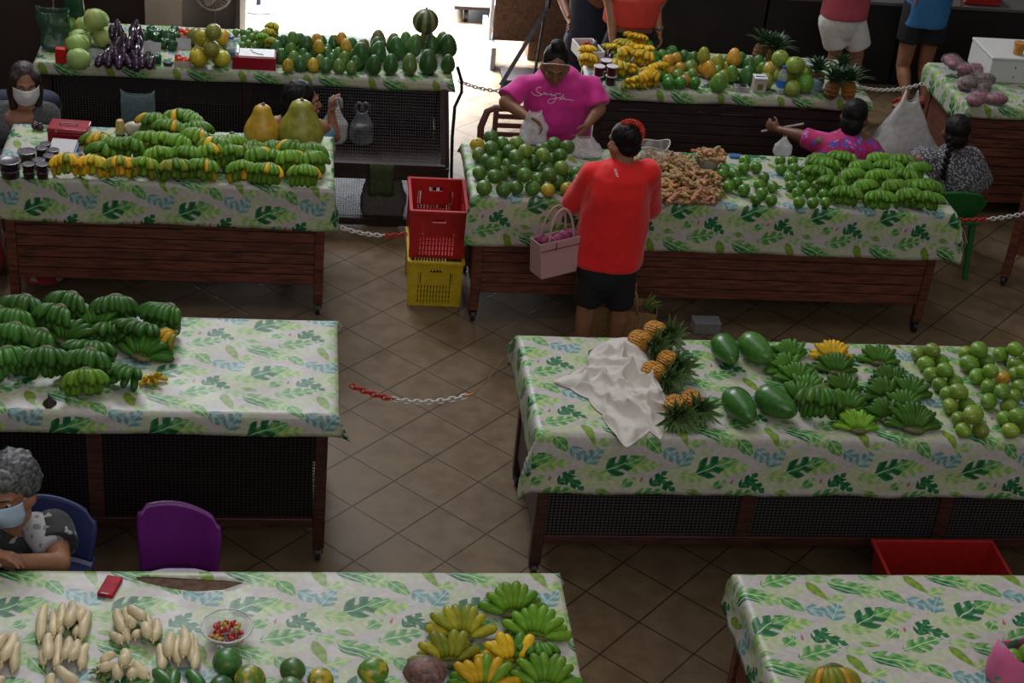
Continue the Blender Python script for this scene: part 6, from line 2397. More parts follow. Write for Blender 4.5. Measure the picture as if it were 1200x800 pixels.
# ------------------------------------------------------------------ crates
def crate(loc, w, d, h, mt, label, rz=0, slots=True):
    root = empty('crate', loc, label, 'crate', rz=math.radians(rz))
    t = .012
    def wall(nm, length, M):
        """one slotted side; local x along, z up"""
        mb = MB()
        xs, zs = [], []
        # solid frame with rows of slots, handle near the top
        fr = .18
        L_ = length
        H0, H1 = h * .06, h * .92
        sx0, sx1 = -L_ * (.5 - fr), L_ * (.5 - fr)
        def bx(x0, x1, z0, z1, th=t):
            if x1 > x0 and z1 > z0:
                mb.box(((x0 + x1) / 2, 0, (z0 + z1) / 2), (x1 - x0, th, z1 - z0))
        bx(-L_ / 2, sx0, 0, h)
        bx(sx1, L_ / 2, 0, h)
        bx(sx0, sx1, 0, h * .07)
        rows = 4
        n = 11
        z = h * .07
        rh = h * .085
        for r in range(rows):
            sw = (sx1 - sx0) / n
            for i in range(n):
                bx(sx0 + i * sw + sw * .42, sx0 + (i + 1) * sw, z, z + rh)
            z += rh
            bx(sx0, sx1, z, z + h * .022)
            z += h * .022
        pl = h * .36
        bx(sx0 + .055 * L_, sx1 - .055 * L_, z, z + h * .26)
        for s in (-1, 1):
            xx = s * (sx1 - .02 * L_)
            bx(xx - .012 * L_, xx + .012 * L_, z, z + h * .26)
        z2 = z + h * .26
        bx(sx0, -L_ * .12, z2, h)
        bx(L_ * .12, sx1, z2, h)
        bx(-L_ * .12, L_ * .12, z2 + h * .08, h)
        mb.xf(M)
        mb.obj(nm, mt, root, smooth=False)
    tp = .93
    tilt = math.atan2(.035, h)
    wall('side', w, Matrix.Translation((0, -d / 2 + t / 2 + .018, 0)) @ Matrix.Rotation(tilt * .5, 4, 'X'))
    wall('side', w, Matrix.Translation((0, d / 2 - t / 2 - .018, 0)) @ Matrix.Rotation(-tilt * .5, 4, 'X'))
    wall('side', d - .02, Matrix.Translation((-w / 2 + t / 2 + .012, 0, 0)) @ Matrix.Rotation(PI / 2, 4, 'Z') @ Matrix.Rotation(-tilt * .4, 4, 'X'))
    wall('side', d - .02, Matrix.Translation((w / 2 - t / 2 - .012, 0, 0)) @ Matrix.Rotation(PI / 2, 4, 'Z') @ Matrix.Rotation(tilt * .4, 4, 'X'))
    mb = MB(); mb.box((0, 0, .008), (w - .03, d - .04, .014)); mb.obj('bottom', mt, root, smooth=False)
    mb = MB()
    for (cx, cy, sx, sy) in ((0, -d / 2, w + .012, .022), (0, d / 2, w + .012, .022), (-w / 2, 0, .022, d), (w / 2, 0, .022, d)):
        mb.box((cx, cy, h - .006), (sx, sy, .02))
    mb.obj('rim', mt, root, bevel=.003)
    return root


M_CRR = plain('red_crate_plastic', (.40, .010, .010), .4, 0, .08)
M_CRY = plain('yellow_crate_plastic', (.52, .36, .012), .4, 0, .1)
crate(V((.855, 8.73, 0)), .33, .46, .315, M_CRY, 'yellow slotted plastic crate, lower of the stack beside the ginger table', rz=-1)
crate(V((.855, 8.76, .318)), .34, .46, .325, M_CRR, 'red slotted plastic crate on top of the yellow crate', rz=-1)
# open red bin between the pineapple table and the bare table
c = at(1105, 660, .33)
root = empty('bin', V((c.x, 5.60, 0)), 'open red plastic tub behind the nearly bare table', 'tub', rz=0)
mb = MB()
w, d, h, t = .29, .16, .345, .008
vs = []
for (ww, dd, z) in ((w * .86, d * .86, 0), (w, d, h), (w + .016, d + .016, h), (w + .016, d + .016, h - .02), (w + .01, d + .01, h - .02)):
    vs += [V((-ww, -dd, z)), V((ww, -dd, z)), V((ww, dd, z)), V((-ww, dd, z))]
fs = [(3, 2, 1, 0)]
for j in range(4):
    for i in range(4):
        fs.append((j * 4 + i, j * 4 + (i + 1) % 4, (j + 1) * 4 + (i + 1) % 4, (j + 1) * 4 + i))
mb.add(vs, fs)
o = mb.obj('body', plain('red_bin_plastic', (.34, .012, .012), .4, 0, .1), root, smooth=False)
sd = o.modifiers.new('t', 'SOLIDIFY'); sd.thickness = .006
bv = o.modifiers.new('b', 'BEVEL'); bv.width = .006; bv.segments = 2
mb = MB(); mb.tube([V((w + .012, -.04, h - .03)), V((w + .03, -.04, h - .05)), V((w + .03, .04, h - .05)), V((w + .012, .04, h - .03))], .007, 8); mb.obj('handle', M_CRR, root)

# ------------------------------------------------------------------ chairs
def shell_chair(loc, rz, mt, label, w=.36, back=.34, seat=.42, top_arc=.06, legmt=None, skew=0):
    root = empty('plastic_chair', loc, label, 'chair', rz=math.radians(rz))
    mb = MB()                      # faces -Y, backrest at +Y
    n, m_ = 20, 14
    for j in range(m_ + 1):
        q = j / m_
        for i in range(n + 1):
            a = (i / n - .5) * 2
            wq = w / 2 * (.94 + .10 * q - .05 * max(0, q - .8) / .2)
            z = seat + .03 + (back - (.03 if abs(a) > .85 else 0) - top_arc * a * a + skew * -a) * q
            y = .17 + .06 * q - .05 * a * a
            mb.v.append(V((a * wq, y, z)))
    for j in range(m_):
        for i in range(n):
            a = j * (n + 1) + i
            mb.f.append((a, a + 1, a + n + 2, a + n + 1))
    o = mb.obj('backrest', mt, root, sharp=None)
    sd = o.modifiers.new('t', 'SOLIDIFY'); sd.thickness = .014
    mb = MB(); mb.box((0, 0, seat), (w * .95, .37, .022)); mb.obj('seat', mt, root, bevel=.009)
    for sx in (-1, 1):
        for sy in (-1, 1):
            mb = MB()
            mb.tube([V((sx * w * .40, sy * .15, seat - .01)), V((sx * w * .46, sy * .18, .0))], [.024, .018], 10)
            mb.obj('leg', legmt or mt, root, sharp=50)
    return root


M_PUR = plain('purple_plastic', (.12, .010, .15), .4, 0, .08)
M_GRN = plain('green_plastic', (.006, .11, .018), .4, 0, .08)
M_BLU = plain('navy_blue_plastic', (.025, .035, .12), .45, 0, .08)
M_BRN = plain('brown_plastic', (.13, .06, .045), .4, 0, .08)
ct = at(210, 600, .74)
shell_chair(V((ct.x + .0, 5.24, 0)), 0, M_PUR, 'empty purple plastic chair behind the radish table', w=.345, back=.295, seat=.43, skew=.035, top_arc=.025)
mb = MB(); mb.box((0, 0, .012), (.12, .12, .02)); o = mb.obj('red_folder', plain('dark_red_folder', (.12, .004, .008), .5), loc=V((ct.x + .03, 5.28, .443)), bevel=.003)
tag(o, 'dark red folder lying on the purple chair seat', 'folder')
shell_chair(V((-1.05, 5.37, 0)), -4, M_BLU, 'navy blue plastic chair behind the grey-haired person', w=.46, back=.26, seat=.40)
gx = at(1122, 332, 0)
shell_chair(V((4.27, 9.25, 0)), 183, M_GRN, 'green plastic chair under the dotted dress', w=.50, back=.22, seat=.42)
# brown slatted garden chair behind the pink shirt
bc = VV(590, 128, 9.55)
root = empty('garden_chair', V((bc.x + .12, 9.87, 0)), 'brown plastic garden chair with slatted back behind the magenta T-shirt', 'chair')
mb = MB()
W2 = .2
pts = [V((-W2 - .01, .0, .40)), V((-W2 - .015, .02, .62)), V((-W2 + .02, .03, .73)), V((-W2 + .07, .035, .755)), V((W2 - .07, .035, .755)), V((W2 - .02, .03, .73)), V((W2 + .015, .02, .62)), V((W2 + .01, .0, .40))]
mb.tube(pts, .024, 10, fx=.7)
mb.obj('back_frame', M_BRN, root, sharp=50)
for i in range(4):
    z = .70 - .065 * i
    mb = MB(); mb.box((.0, .025, z), (2 * W2 - .15, .012, .036)); mb.obj('slat', M_BRN, root, bevel=.004)
for x in (-.12, .12):
    mb = MB(); mb.box((x, .025, .58), (.035, .02, .33)); mb.obj('upright', M_BRN, root, bevel=.004)
mb = MB(); mb.box((0, -.17, .41), (.42, .38, .03)); mb.obj('seat', M_BRN, root, bevel=.01)
for sx in (-1, 1):
    for sy in (-.34, .02):
        mb = MB(); mb.tube([V((sx * .18, sy, .41)), V((sx * .2, sy + (.02 if sy > 0 else -.02), 0))], [.024, .018], 8); mb.obj('leg', M_BRN, root)

# ------------------------------------------------------------------ plastic chains
M_CW = plain('white_chain_plastic', (.55, .52, .5), .4, 0, .05)
M_CR = plain('red_chain_plastic', (.42, .015, .012), .4, 0, .05)
M_CO = plain('orange_hook', (.55, .16, .01), .4)


def chain(pts, segs, label, sag=.06, ll=.042, wire=.0042):
    """pts: two world end points; segs: [(fraction, material, part name)]"""
    a, b = pts
    N = 200
    cur = [a.lerp(b, i / N) - V((0, 0, sag * 4 * (i / N) * (1 - i / N))) for i in range(N + 1)]
    ln = [0]
    for i in range(N):
        ln.append(ln[-1] + (cur[i + 1] - cur[i]).length)
    def pos(s):
        for i in range(N):
            if ln[i + 1] >= s:
                return cur[i].lerp(cur[i + 1], (s - ln[i]) / max(1e-9, ln[i + 1] - ln[i])), (cur[i + 1] - cur[i]).normalized()
        return cur[-1], (cur[-1] - cur[-2]).normalized()
    root = empty('plastic_chain', a, label, 'chain')
    pitch = ll * .74
    n = int(ln[-1] / pitch)
    parts = {}
    for k in range(n):
        s = (k + .5) * pitch
        f = s / ln[-1]
        for fr, mt, nm in segs:
            if f <= fr:
                break
        mb = parts.setdefault(nm, (MB(), mt))[0]
        p, t = pos(s)
        side = t.cross(V((0, 0, 1))).normalized()
        up = side.cross(t)
        wv = (side + up).normalized() if k % 2 else (side - up).normalized()
        ring = []
        for q in range(16):
            an = 2 * PI * q / 16
            x = math.cos(an)
            ring.append(p - a + t * (math.copysign(abs(x) ** .7, x) * ll / 2) + wv * math.sin(an) * ll * .27)
        mb.tube(ring, wire, 6, closed=True)
    for nm, (mb, mt) in parts.items():
        mb.obj(nm, mt, root, sharp=None)
    return root


chain((V((.26, 8.32, .62)), V((.68, 8.53, .49))), [(.66, M_CW, 'white_links'), (1, M_CR, 'red_links')], 'white and red plastic chain from squash table to the crates', .03)
chain((V((.27, 6.30, .82)), aty(556, 461, 6.52)), [(.36, M_CR, 'red_links'), (.93, M_CW, 'white_links'), (1, M_CO, 'orange_hook')], 'red and white plastic chain with orange hook across the centre aisle', .07)
mb = MB(); e = aty(556, 461, 6.52); mb.tube([V((0, 0, 0)), (V((1.02, 6.60, .80)) - e) * .5 + V((0, 0, -.015)), V((1.02, 6.60, .80)) - e], .003, 6)
o = mb.obj('cord', plain('tan_cord', (.20, .15, .09), .8), loc=e); tag(o, 'thin tan cord tying the orange hook to the pineapple table', 'cord')
chain((V((4.19, 8.72, .62)), V((4.90, 8.90, .66))), [(.30, M_CR, 'red_links'), (1, M_CW, 'white_links')], 'red and white plastic chain beside the green chair', .03)
chain((V((1.08, 10.2, .82)), V((1.62, 10.4, .72))), [(.66, M_CW, 'white_links'), (1, M_CR, 'red_links')], 'far plastic chain behind the magenta T-shirt', .05)
chain((V((4.03, 10.5, .80)), V((4.66, 10.85, .72))), [(1, M_CW, 'white_links')], 'white chain between the pineapple crowns and the red sandals', .04)
# strip hanging from the cloth corner at the green chair
mb = MB(); mb.tube([V((0, 0, 0)), V((.05, .03, -.06)), V((.10, .05, -.15))], .002, 5)
o = mb.obj('string', M_WHITE, loc=V((4.19, 8.68, .60))); tag(o, 'thin white string hanging beside the green chair leg', 'string')
# black bent rod at the end of the long back table
mb = MB(); mb.tube([aty(536, 78, 10.0), aty(541, 95, 10.0), aty(541, 108, 10.0), aty(533, 125, 9.95), aty(530, 160, 9.93), V((aty(529, 230, 9.93).x, 9.93, .002))], .011, 8)
o = mb.obj('bent_rod', M_DARKMETAL); tag(o, 'dark bent metal rod at the papaya end of the back table', 'rod')
# dark green cloth hanging on the cage
mb = MB()
for i in range(9):
    for j in range(7):
        mb.v.append(V((.47 + .16 * i / 8, 9.555 - .012 * math.sin(i * 1.3) - .004 * j, .47 - .22 * j / 6)))
for i in range(8):
    for j in range(6):
        a = i * 7 + j
        mb.f.append((a, a + 1, a + 8, a + 7))
o = mb.obj('green_rag', plain('dark_green_rag', (.035, .05, .015), .9, 0, .3), sharp=None)
sd = o.modifiers.new('t', 'SOLIDIFY'); sd.thickness = .004
tag(o, 'dark green rag hanging on the mesh cage behind the crates', 'rag')
# ------------------------------------------------------------------ long back table (cabbages ... papayas)
M_CAB = objcol('cabbage_leaf', .5, .3, 30)
def cabbage_mesh():
    mb = MB()
    mb.ell((0, 0, 0), (1, 1, .9), 28, 18, fn=lambda d: 1 + .035 * noise.noise(d * 2.5) + .02 * math.sin(math.atan2(d.y, d.x) * 9 + 3 * d.z))
    return mb.mesh('cabbage', M_CAB)
def cableaf(seed):
    rnd = random.Random(seed)
    mb = MB()
    a0 = rnd.uniform(0, 6.28)
    n = 12
    for j in range(n + 1):
        for i in range(n + 1):
            th = a0 + (i / n - .5) * 2.3
            ph = -.9 + 1.75 * j / n
            r = 1.03 + .02 * math.sin(i * 1.7 + j) + (.08 * (j / n) ** 4)
            if abs(i / n - .5) > .42:
                r -= .03
            mb.v.append(V((r * math.cos(ph) * math.cos(th), r * math.cos(ph) * math.sin(th), .9 * r * math.sin(ph))))
    for j in range(n):
        for i in range(n):
            a = j * (n + 1) + i
            mb.f.append((a, a + 1, a + n + 2, a + n + 1))
    return mb.mesh('outer_leaf', M_CAB)
ME_CAB = cabbage_mesh()
ME_CL = [cableaf(i) for i in range(3)]
items = []
for x, y, lv in ((92, 66, 0), (91, 51, 1), (100, 44, 0), (107, 31, 1), (112, 43, 0), (111, 20, 2), (115, 25, 0)):
    w = at(x, y, Z + .07 + lv * .07)
    w.z = Z + .07 + lv * .075
    items.append([w, .076, .07])
solve(items, Z, 60, .03)
cabs = []
for w, r, h in items:
    o = meshobj('cabbage', ME_CAB, None, None, (.27, .40, .10, 1))
    o.location = w
    o.scale = (r, r, r)
    o.rotation_euler = (random.uniform(-.3, .3), random.uniform(-.3, .3), random.uniform(0, 6))
    for i in range(3):
        meshobj('outer_leaf', ME_CL[i], o, Matrix.Rotation(i * 2.1, 4, 'Z'), (.30 + .05 * i, .43, .13, 1))
    cabs.append(tag(o, 'x', 'cabbage', 'cabbages on the back table'))
order_label(cabs, 'pale green cabbage at the end of the back table', 2)

# green sack with open mouth, dark bag behind, red tin
M_GSACK = clear_mat('green_net_film', (.03, .085, .045), .35, .7)
bag('green_sack', at(66, 58, Z), .19, .15, .26, M_GSACK, 'dark green open-mouthed bag at the end of the back table', 71, handles=False, neck=1.1, lean=(-.02, .05), amp=.3)
mb = MB(); mb.ell((0, 0, .06), (.10, .08, .06), 18, 12, fn=lambda d: 1 + .12 * noise.noise(d * 4)); o = mb.obj('green_pomelo', M_FRUIT, loc=at(72, 52, Z) + V((0, .2, 0)), sharp=None)
o.color = (.12, .25, .04, 0); tag(o, 'large yellow green fruit behind the red tin', 'fruit')
p = at(90, 40, Z); bag('green_sack', V((p.x - .02, p.y + .08, Z)), .14, .12, .30, plain('bottle_green_film', (.012, .055, .025), .3, 0, .3), 'tall bottle green bag behind the open-mouthed bag', 72, handles=False, neck=.9)
mb = MB(); mb.box((0, 0, .05), (.07, .05, .10)); o = mb.obj('tin', plain('bright_red_tin', (.50, .008, .008), .4, 0, .05), loc=at(72, 73, Z), bevel=.006)
tag(o, 'bright red upright tin left of the front cabbage', 'tin')
mb = MB(); mb.lathe([(.04, 0), (.044, .004), (.055, .07), (.058, .074), (.054, .074), (.041, .008), (.002, .006)], 20); o = mb.obj('tub', clear_mat('cloudy_white_tub', (.5, .5, .55), .2, .45), loc=at(112, 73, Z)); tag(o, 'small cloudy tub between front cabbage and eggplants', 'tub')

# eggplants: stacked, stem end up
M_EGG = plain('eggplant_skin', (.028, .008, .030), .18, 0, .3, 20, coat=.4)
_mb = MB(); _mb.lathe([(.05, -1.0), (.45, -.95), (.78, -.75), (.95, -.4), (.98, -.1), (.86, .3), (.66, .65), (.48, .9), (.2, 1.0)], 16); ME_EGG = _mb.mesh('eggplant', M_EGG)
_mb = MB(); _mb.lathe([(.55, .78), (.52, .95), (.3, 1.06), (.12, 1.1), (.1, 1.25), (.02, 1.26)], 10); ME_EGGC = _mb.mesh('calyx', plain('eggplant_calyx', (.035, .03, .035), .5, 0, .4))
pts = zoompts([(700, 545, 0), (745, 520, 0), (790, 545, 0), (835, 530, 0), (890, 555, 0), (935, 545, 0), (985, 550, 0), (1030, 560, 0), (1085, 560, 0), (1125, 540, 0), (1160, 565, 0), (770, 420, 1), (820, 400, 1), (890, 470, 1), (945, 460, 1), (1000, 480, 1), (920, 400, 2), (970, 385, 2),
               (1020, 400, 2), (840, 320, 2), (790, 280, 2), (880, 340, 2), (960, 325, 3), (1010, 350, 2), (800, 215, 3), (850, 250, 2), (890, 200, 3), (855, 150, 3), (935, 280, 3), (980, 275, 3), (1030, 275, 3), (1005, 215, 4), (1050, 190, 4), (1010, 150, 4), (1065, 230, 3), (805, 350, 1), (1045, 330, 2)], 8, 30, 0)
items = []
for x, y, lv in pts:
    w = at(x, y, Z + .05 + .045 * lv)
    w.z = Z + .05 + .045 * lv
    items.append([w, .030, .035])
solve(items, Z, 70, .05)
eg = []
for w, r, h in items:
    o = meshobj('eggplant', ME_EGG)
    o.location = w
    o.rotation_euler = (math.radians(random.uniform(-60, -20)), random.uniform(-.3, .3), random.uniform(-.5, .5))
    o.scale = (.029, .029, .052)
    meshobj('calyx', ME_EGGC, o)
    eg.append(tag(o, 'x', 'eggplant', 'eggplants on the back table'))
order_label(eg, 'glossy purple eggplant in the back table pile', 8)


def lies(pts, me, name, cat, label, group, rx, rz, col, cols=None, lie=90, rowsize=None, zt=Z, stem=False, alpha=0):
    return fruits(pts, me, name, cat, label, group, rx, col, alpha, rz / rx, stem, lie, .08, zt, cols, rowsize)


# green peppers
M_PEP = objcol('pepper_skin', .22, .25, 20)
def pepper():
    mb = MB()
    mb.lathe([(.1, -1.0), (.5, -1.02), (.85, -.8), (1, -.2), (1.02, .4), (.85, .85), (.45, .95), (.15, .82)], 20, mod=lambda th, z: 1 + .09 * math.cos(3 * th))
    return mb.mesh('green_pepper', M_PEP)
ME_PEP = pepper()
pts = [(168, 42, 0), (176, 40, 0), (184, 42, 0), (171, 33, 1), (179, 29, 1), (187, 32, 1), (193, 40, 0), (200, 44, 0), (196, 33, 1), (204, 29, 1), (203, 36, 1), (193, 51, 0), (201, 53, 0), (184, 68, 0), (176, 72, 0)]
fruits(pts, ME_PEP, 'green_pepper', 'pepper', 'dark green pepper behind the white price card', 'green peppers on the back table', .031, (.02, .085, .03), 0, 1.15, True, None, .08, Z, None, 5)
# tomatoes in two trays
M_TOM = objcol('tomato_skin', .18, .15, 10)
def tray(px, py, w, d, h, label, n, col=(.55, .06, .012), zt=Z, r=.021, lv=2):
    c = at(px, py, zt)
    root = empty('tray', c, label, 'tray')
    mb = MB()
    t = .004
    mb.box((0, 0, .003), (w, d, .006))
    for sx in (-1, 1):
        mb.box((sx * w / 2, 0, h / 2), (t, d, h))
        mb.box((0, sx * d / 2, h / 2), (w, t, h))
    mb.obj('tray_body', plain('pale_tray', (.5, .42, .34), .5, 0, .05) if 'pale_tray' not in bpy.data.materials else bpy.data.materials['pale_tray'], root, bevel=.001)
    its = [[c + V((random.uniform(-.4, .4) * (w - 2 * r), random.uniform(-.4, .4) * (d - 2 * r), r + .012 + random.uniform(0, h))), r, r + .008] for i in range(n)]
    solve(its, zt, 60, .06)
    out = []
    for p, _, _ in its:
        p.x = min(max(p.x, c.x - w / 2 + r), c.x + w / 2 - r)
        p.y = min(max(p.y, c.y - d / 2 + r), c.y + d / 2 - r)
        o = meshobj('tomato', ME_TOM, None, None, (*[q * random.uniform(.8, 1.15) for q in col], 1))
        o.location = p
        o.scale = (r, r, r * .92)
        out.append(o)
    return out
ME_TOM = fruit_mesh('tomato', M_TOM, 'round', 14)
for px, py, n, lb, w in ((214, 76, 10, 'front tray under a white card', .105), (219, 46, 12, 'rear tray behind the white card', .12)):
    o_ = tray(px, py, w, .085, .04, 'small pale tray of tomatoes, ' + ('front one under a white card' if n == 10 else 'rear one behind the card'), n)
    for o in o_:
        tag(o, 'x', 'tomato', 'tomatoes in the ' + lb)
    order_label(o_, 'tomato in the ' + lb, 4)


def card(px, py, w, h, label, rz=0, mt=None, lines=True, zt=Z, tilt=18, lift=0):
    root = empty('price_card', at(px, py, zt) + V((0, 0, lift)), label, 'card', rz=math.radians(rz))
    R = Matrix.Rotation(math.radians(-tilt), 3, 'X')
    mb = MB(); mb.box(R @ V((0, 0, h / 2)), (w, .004, h), R); mb.obj('sheet', mt or bpy.data.materials.get('card_white') or plain('card_white', (.50, .47, .52), .6, 0, .05), root)
    mb = MB(); mb.box((0, .035, .006), (w * .6, .06, .008)); mb.obj('foot', M_WHITE, root)
    return root
card(178, 64, .115, .085, 'white blank price card among the eggplants and peppers', -8)
card(215, 58, .10, .075, 'white blank price card standing before the rear tomato tray', 2)
mb = MB(); mb.ell((0, 0, .014), (.035, .022, .014), 14, 8); o = mb.obj('sunglasses_case', M_BLACK, loc=at(197, 77, Z), sharp=None); o.name = 'black_case'; tag(o, 'small black case at the table edge left of the front tomatoes', 'case')

# yellow pomelos
PY, PG_ = (.44, .38, .025), (.22, .23, .04)
pts = [(234, 70, 0, 0), (256, 68, 0, 1), (236, 57, 1, 0), (252, 58, 0, 1), (237, 48, 1, 1), (247, 45, 2, 0), (257, 48, 2, 0), (230, 43, 0, 1), (237, 37, 1, 1), (247, 35, 3, 1), (257, 39, 1, 1), (241, 30, 3, 0), (260, 28, 2, 3), (250, 21, 4, 1)]
fruits(pts, ME_ORANGE, 'pomelo', 'pomelo', 'yellow green pomelo beside the water bottle', 'pomelos on the back table', .058, PY, 0, 1.05, True, None, .1, Z, [(PY, .2), (PG_, .05), ((.25, .28, .03), .1), ((.5, .35, .03), .3)], 3)


def bottle(px, py, h, r, label, zt=Z, lab=(.02, .20, .45), liquid=(.5, .62, .68), cap=(.03, .09, .4)):
    root = empty('water_bottle', at(px, py, zt), label, 'bottle')
    mb = MB()
    mb.lathe([(r * .8, 0), (r, .006), (r, h * .34), (r * .95, h * .36), (r, h * .38), (r, h * .62), (r * .82, h * .76), (r * .42, h * .88), (r * .4, h * .93)], 18)
    mb.obj('body', clear_mat('bottle_' + label[:4] + str(px), liquid, .1, .55), root)
    mb = MB(); mb.lathe([(r * .46, h * .92), (r * .48, h), (r * .4, h * 1.005)], 14); mb.obj('cap', plain('cap_' + str(px), cap, .4), root)
    mb = MB(); mb.lathe([(r * 1.02, h * .24), (r * 1.02, h * .50)], 18, cap=False); mb.obj('label', plain('label_' + str(px), lab, .4, 0, .4, 30), root)
    return root
bottle(271, 76, .20, .036, 'clear water bottle with blue label beside the red box')
# red box with papers
root = empty('red_box', at(298, 79, Z), 'red box with white papers lying on top, beside the water bottle', 'box')
mb = MB(); mb.box((0, .04, .042), (.285, .17, .084)); mb.obj('body', M_CASH, root, bevel=.003)
mb = MB(); mb.box((.015, .04, .088), (.23, .14, .006)); mb.tube([V((-.115, -.025, .099)), V((-.115, .11, .099))], .014, 10); mb.obj('paper', M_WHITE, root, sharp=40)
mb = MB(); mb.tube([V((-.03, .09, .0925)), V((-.01, .04, .093)), V((.03, .01, .093)), V((.06, .0, .093))], .002, 5); mb.obj('string', M_BLACK, root)
# small limes and green bananas at the back
pts = [(284, 53), (291, 51), (299, 53), (306, 51), (313, 53), (321, 58), (325, 63), (286, 46), (295, 44), (303, 46), (311, 45), (319, 50), (324, 45), (283, 38), (291, 37), (300, 39), (308, 40), (316, 41), (281, 32, 1), (290, 33, 1), (298, 34, 1)]
fruits([(x, y, *(r or (0,))) for x, y, *r in pts], ME_LIME, 'lime', 'lime', 'small lime behind the red box', 'small limes behind the red box', .025, (.09, .20, .035), .05, 1.1, False, None, .1, Z, None, 6)
L = [(314, 44, dict(rz=180, col=OLIVE, col2=YELG, k2=.4, n=5, scale=.6, lift=.03)), (321, 40, dict(rz=160, col=YELG, n=5, scale=.6, lift=.05)), (307, 50, dict(rz=190, col=GREENL, n=5, scale=.55, lift=.04)), (318, 52, dict(rz=170, col=OLIVE, n=5, scale=.55, lift=.02))]
hands(L, 'small olive banana hand beside the back table limes', 'small bananas on the back table')

# mangoes / small papayas in the middle
G0, G1, G2, G3 = ((.045, .13, .03), 0), ((.10, .19, .035), .15), ((.42, .30, .03), .35), ((.50, .24, .04), .4)
CG = [G0, G1, G2, G3]
pts = [(341, 76, 0, 2), (350, 72, 0, 0), (336, 66, 0, 0), (347, 58, 1, 1), (333, 56, 0, 0), (346, 45, 2, 1), (334, 46, 1, 0), (353, 62, 0, 0), (333, 35, 2, 0), (344, 32, 3, 1), (353, 37, 2, 0), (355, 50, 1, 0),
       (369, 75, 0, 2), (362, 72, 0, 0), (379, 75, 0, 0), (372, 62, 1, 1), (363, 61, 0, 0), (382, 63, 0, 0), (366, 49, 1, 0), (386, 48, 1, 0), (376, 44, 2, 2), (364, 42, 2, 0), (362, 34, 2, 0), (372, 31, 3, 3), (382, 37, 2, 0),
       (395, 77, 0, 1), (411, 79, 0, 1), (405, 70, 0, 1), (394, 63, 0, 1), (418, 60, 0, 0), (404, 54, 1, 1), (394, 50, 1, 0), (407, 44, 2, 2), (392, 38, 2, 0), (401, 31, 3, 3), (414, 36, 2, 0), (412, 72, 0, 0), (388, 70, 0, 0)]
fruits(pts, ME_PAP, 'small_papaya', 'papaya', 'small papaya in the mixed pile', 'small papayas on the back table', .042, (.05, .15, .03), 0, 1.2, False, None, .1, Z, CG, 7, stand=True)
card(372, 66, .19, .06, 'grey blue card standing in the small papaya pile', 0, plain('grey_blue_card', (.22, .26, .30), .5, 0, .2, 80), lift=.02)
# large papayas
DG, MGc, BR = ((.032, .11, .022), 0), ((.075, .18, .04), .1), ((.17, .13, .05), .2)
C2 = [DG, MGc, BR, ((.09, .15, .03), .15)]
pts = [(438, 76, 0, 0), (458, 75, 0, 0), (480, 75, 0, 3), (502, 72, 0, 0, 1.12), (525, 74, 0, 0), (423, 62, 0, 0, 1.1), (443, 60, 0, 0), (465, 56, 0, 0, 1.1), (484, 52, 0, 1, 1.1), (507, 53, 0, 0), (522, 51, 0, 0, 1.1), (425, 47, 1, 2), (443, 43, 1, 0), (460, 38, 1, 3), (477, 37, 1, 1), (521, 38, 1, 3), (447, 36, 1, 2), (500, 46, 0, 2)]
fruits(pts, ME_PAP, 'large_papaya', 'papaya', 'large papaya standing at the back table end', 'large papayas on the back table', .054, (.03, .1, .03), 0, 1.4, True, None, .08, Z, C2, 5, stand=True)
def melon_mat():
    t = NT('striped_melon')
    tc = t.n('ShaderNodeTexCoord'); sp = t.n('ShaderNodeSeparateXYZ'); t.l(tc.outputs['Object'], sp.inputs[0])
    a = t.math('ARCTAN2', sp.outputs[1], sp.outputs[0])
    s = t.math('SINE', t.math('ADD', t.math('MULTIPLY', a, 8), t.math('MULTIPLY', t.noise(6, 3, tc.outputs['Object']), 5)))
    t.base(t.mix(t.ramp(s, -.2, .4), (.02, .06, .02), (.20, .18, .06)))
    return t.set(.35)
p = at(499, 34, Z + .2)
mb = MB(); mb.ell((0, 0, 0), (.092, .092, .088), 26, 16); o = mb.obj('watermelon', melon_mat(), sharp=None, loc=V((p.x, 10.58, Z + .23)))
tag(o, 'striped round watermelon resting on top of the large papayas', 'watermelon')
mb = MB(); mb.tube([V((0, 0, .085)), V((.005, 0, .10))], .006, 6); mb.obj('stem', M_STEM, o)

# ------------------------------------------------------------------ back right table
# tomato box, jars, eggplants
root = empty('white_box', at(688, 66, Z), 'white foam box holding tomatoes behind the magenta T-shirt shoulder', 'box', rz=math.radians(10))
mb = MB()
w, d, h, t = .15, .27, .085, .012
mb.box((0, 0, .006), (w, d, .012))
for s in (-1, 1):
    mb.box((s * w / 2, 0, h / 2), (t, d, h)); mb.box((0, s * d / 2, h / 2), (w, t, h))
mb.obj('shell', plain('white_foam', (.60, .58, .58), .6, 0, .03), root, bevel=.003)
c = root.location.copy()
its = [[c + V((random.uniform(-.05, .05), .07 + random.uniform(-.07, .05), .05 + random.uniform(0, .05))), .020, .03] for i in range(16)]
solve(its, Z, 50, .05)
ts = []
for p, _, _ in its:
    o = meshobj('tomato', ME_TOM, None, None, (.42 * random.uniform(.8, 1.2), .045, .012, 1)); o.location = p; o.scale = (.0195,) * 3
    ts.append(tag(o, 'x', 'tomato', 'tomatoes in the white foam box'))
order_label(ts, 'tomato in the white foam box', 4)
hands([(688, 76, dict(rz=170, col=YEL, n=7, scale=.7, lift=.03)), (686, 68, dict(rz=185, col=YEL, n=6, scale=.65, lift=.05))], 'yellow banana hand below the foam box tomatoes', 'yellow bananas at the foam box')
fj = []
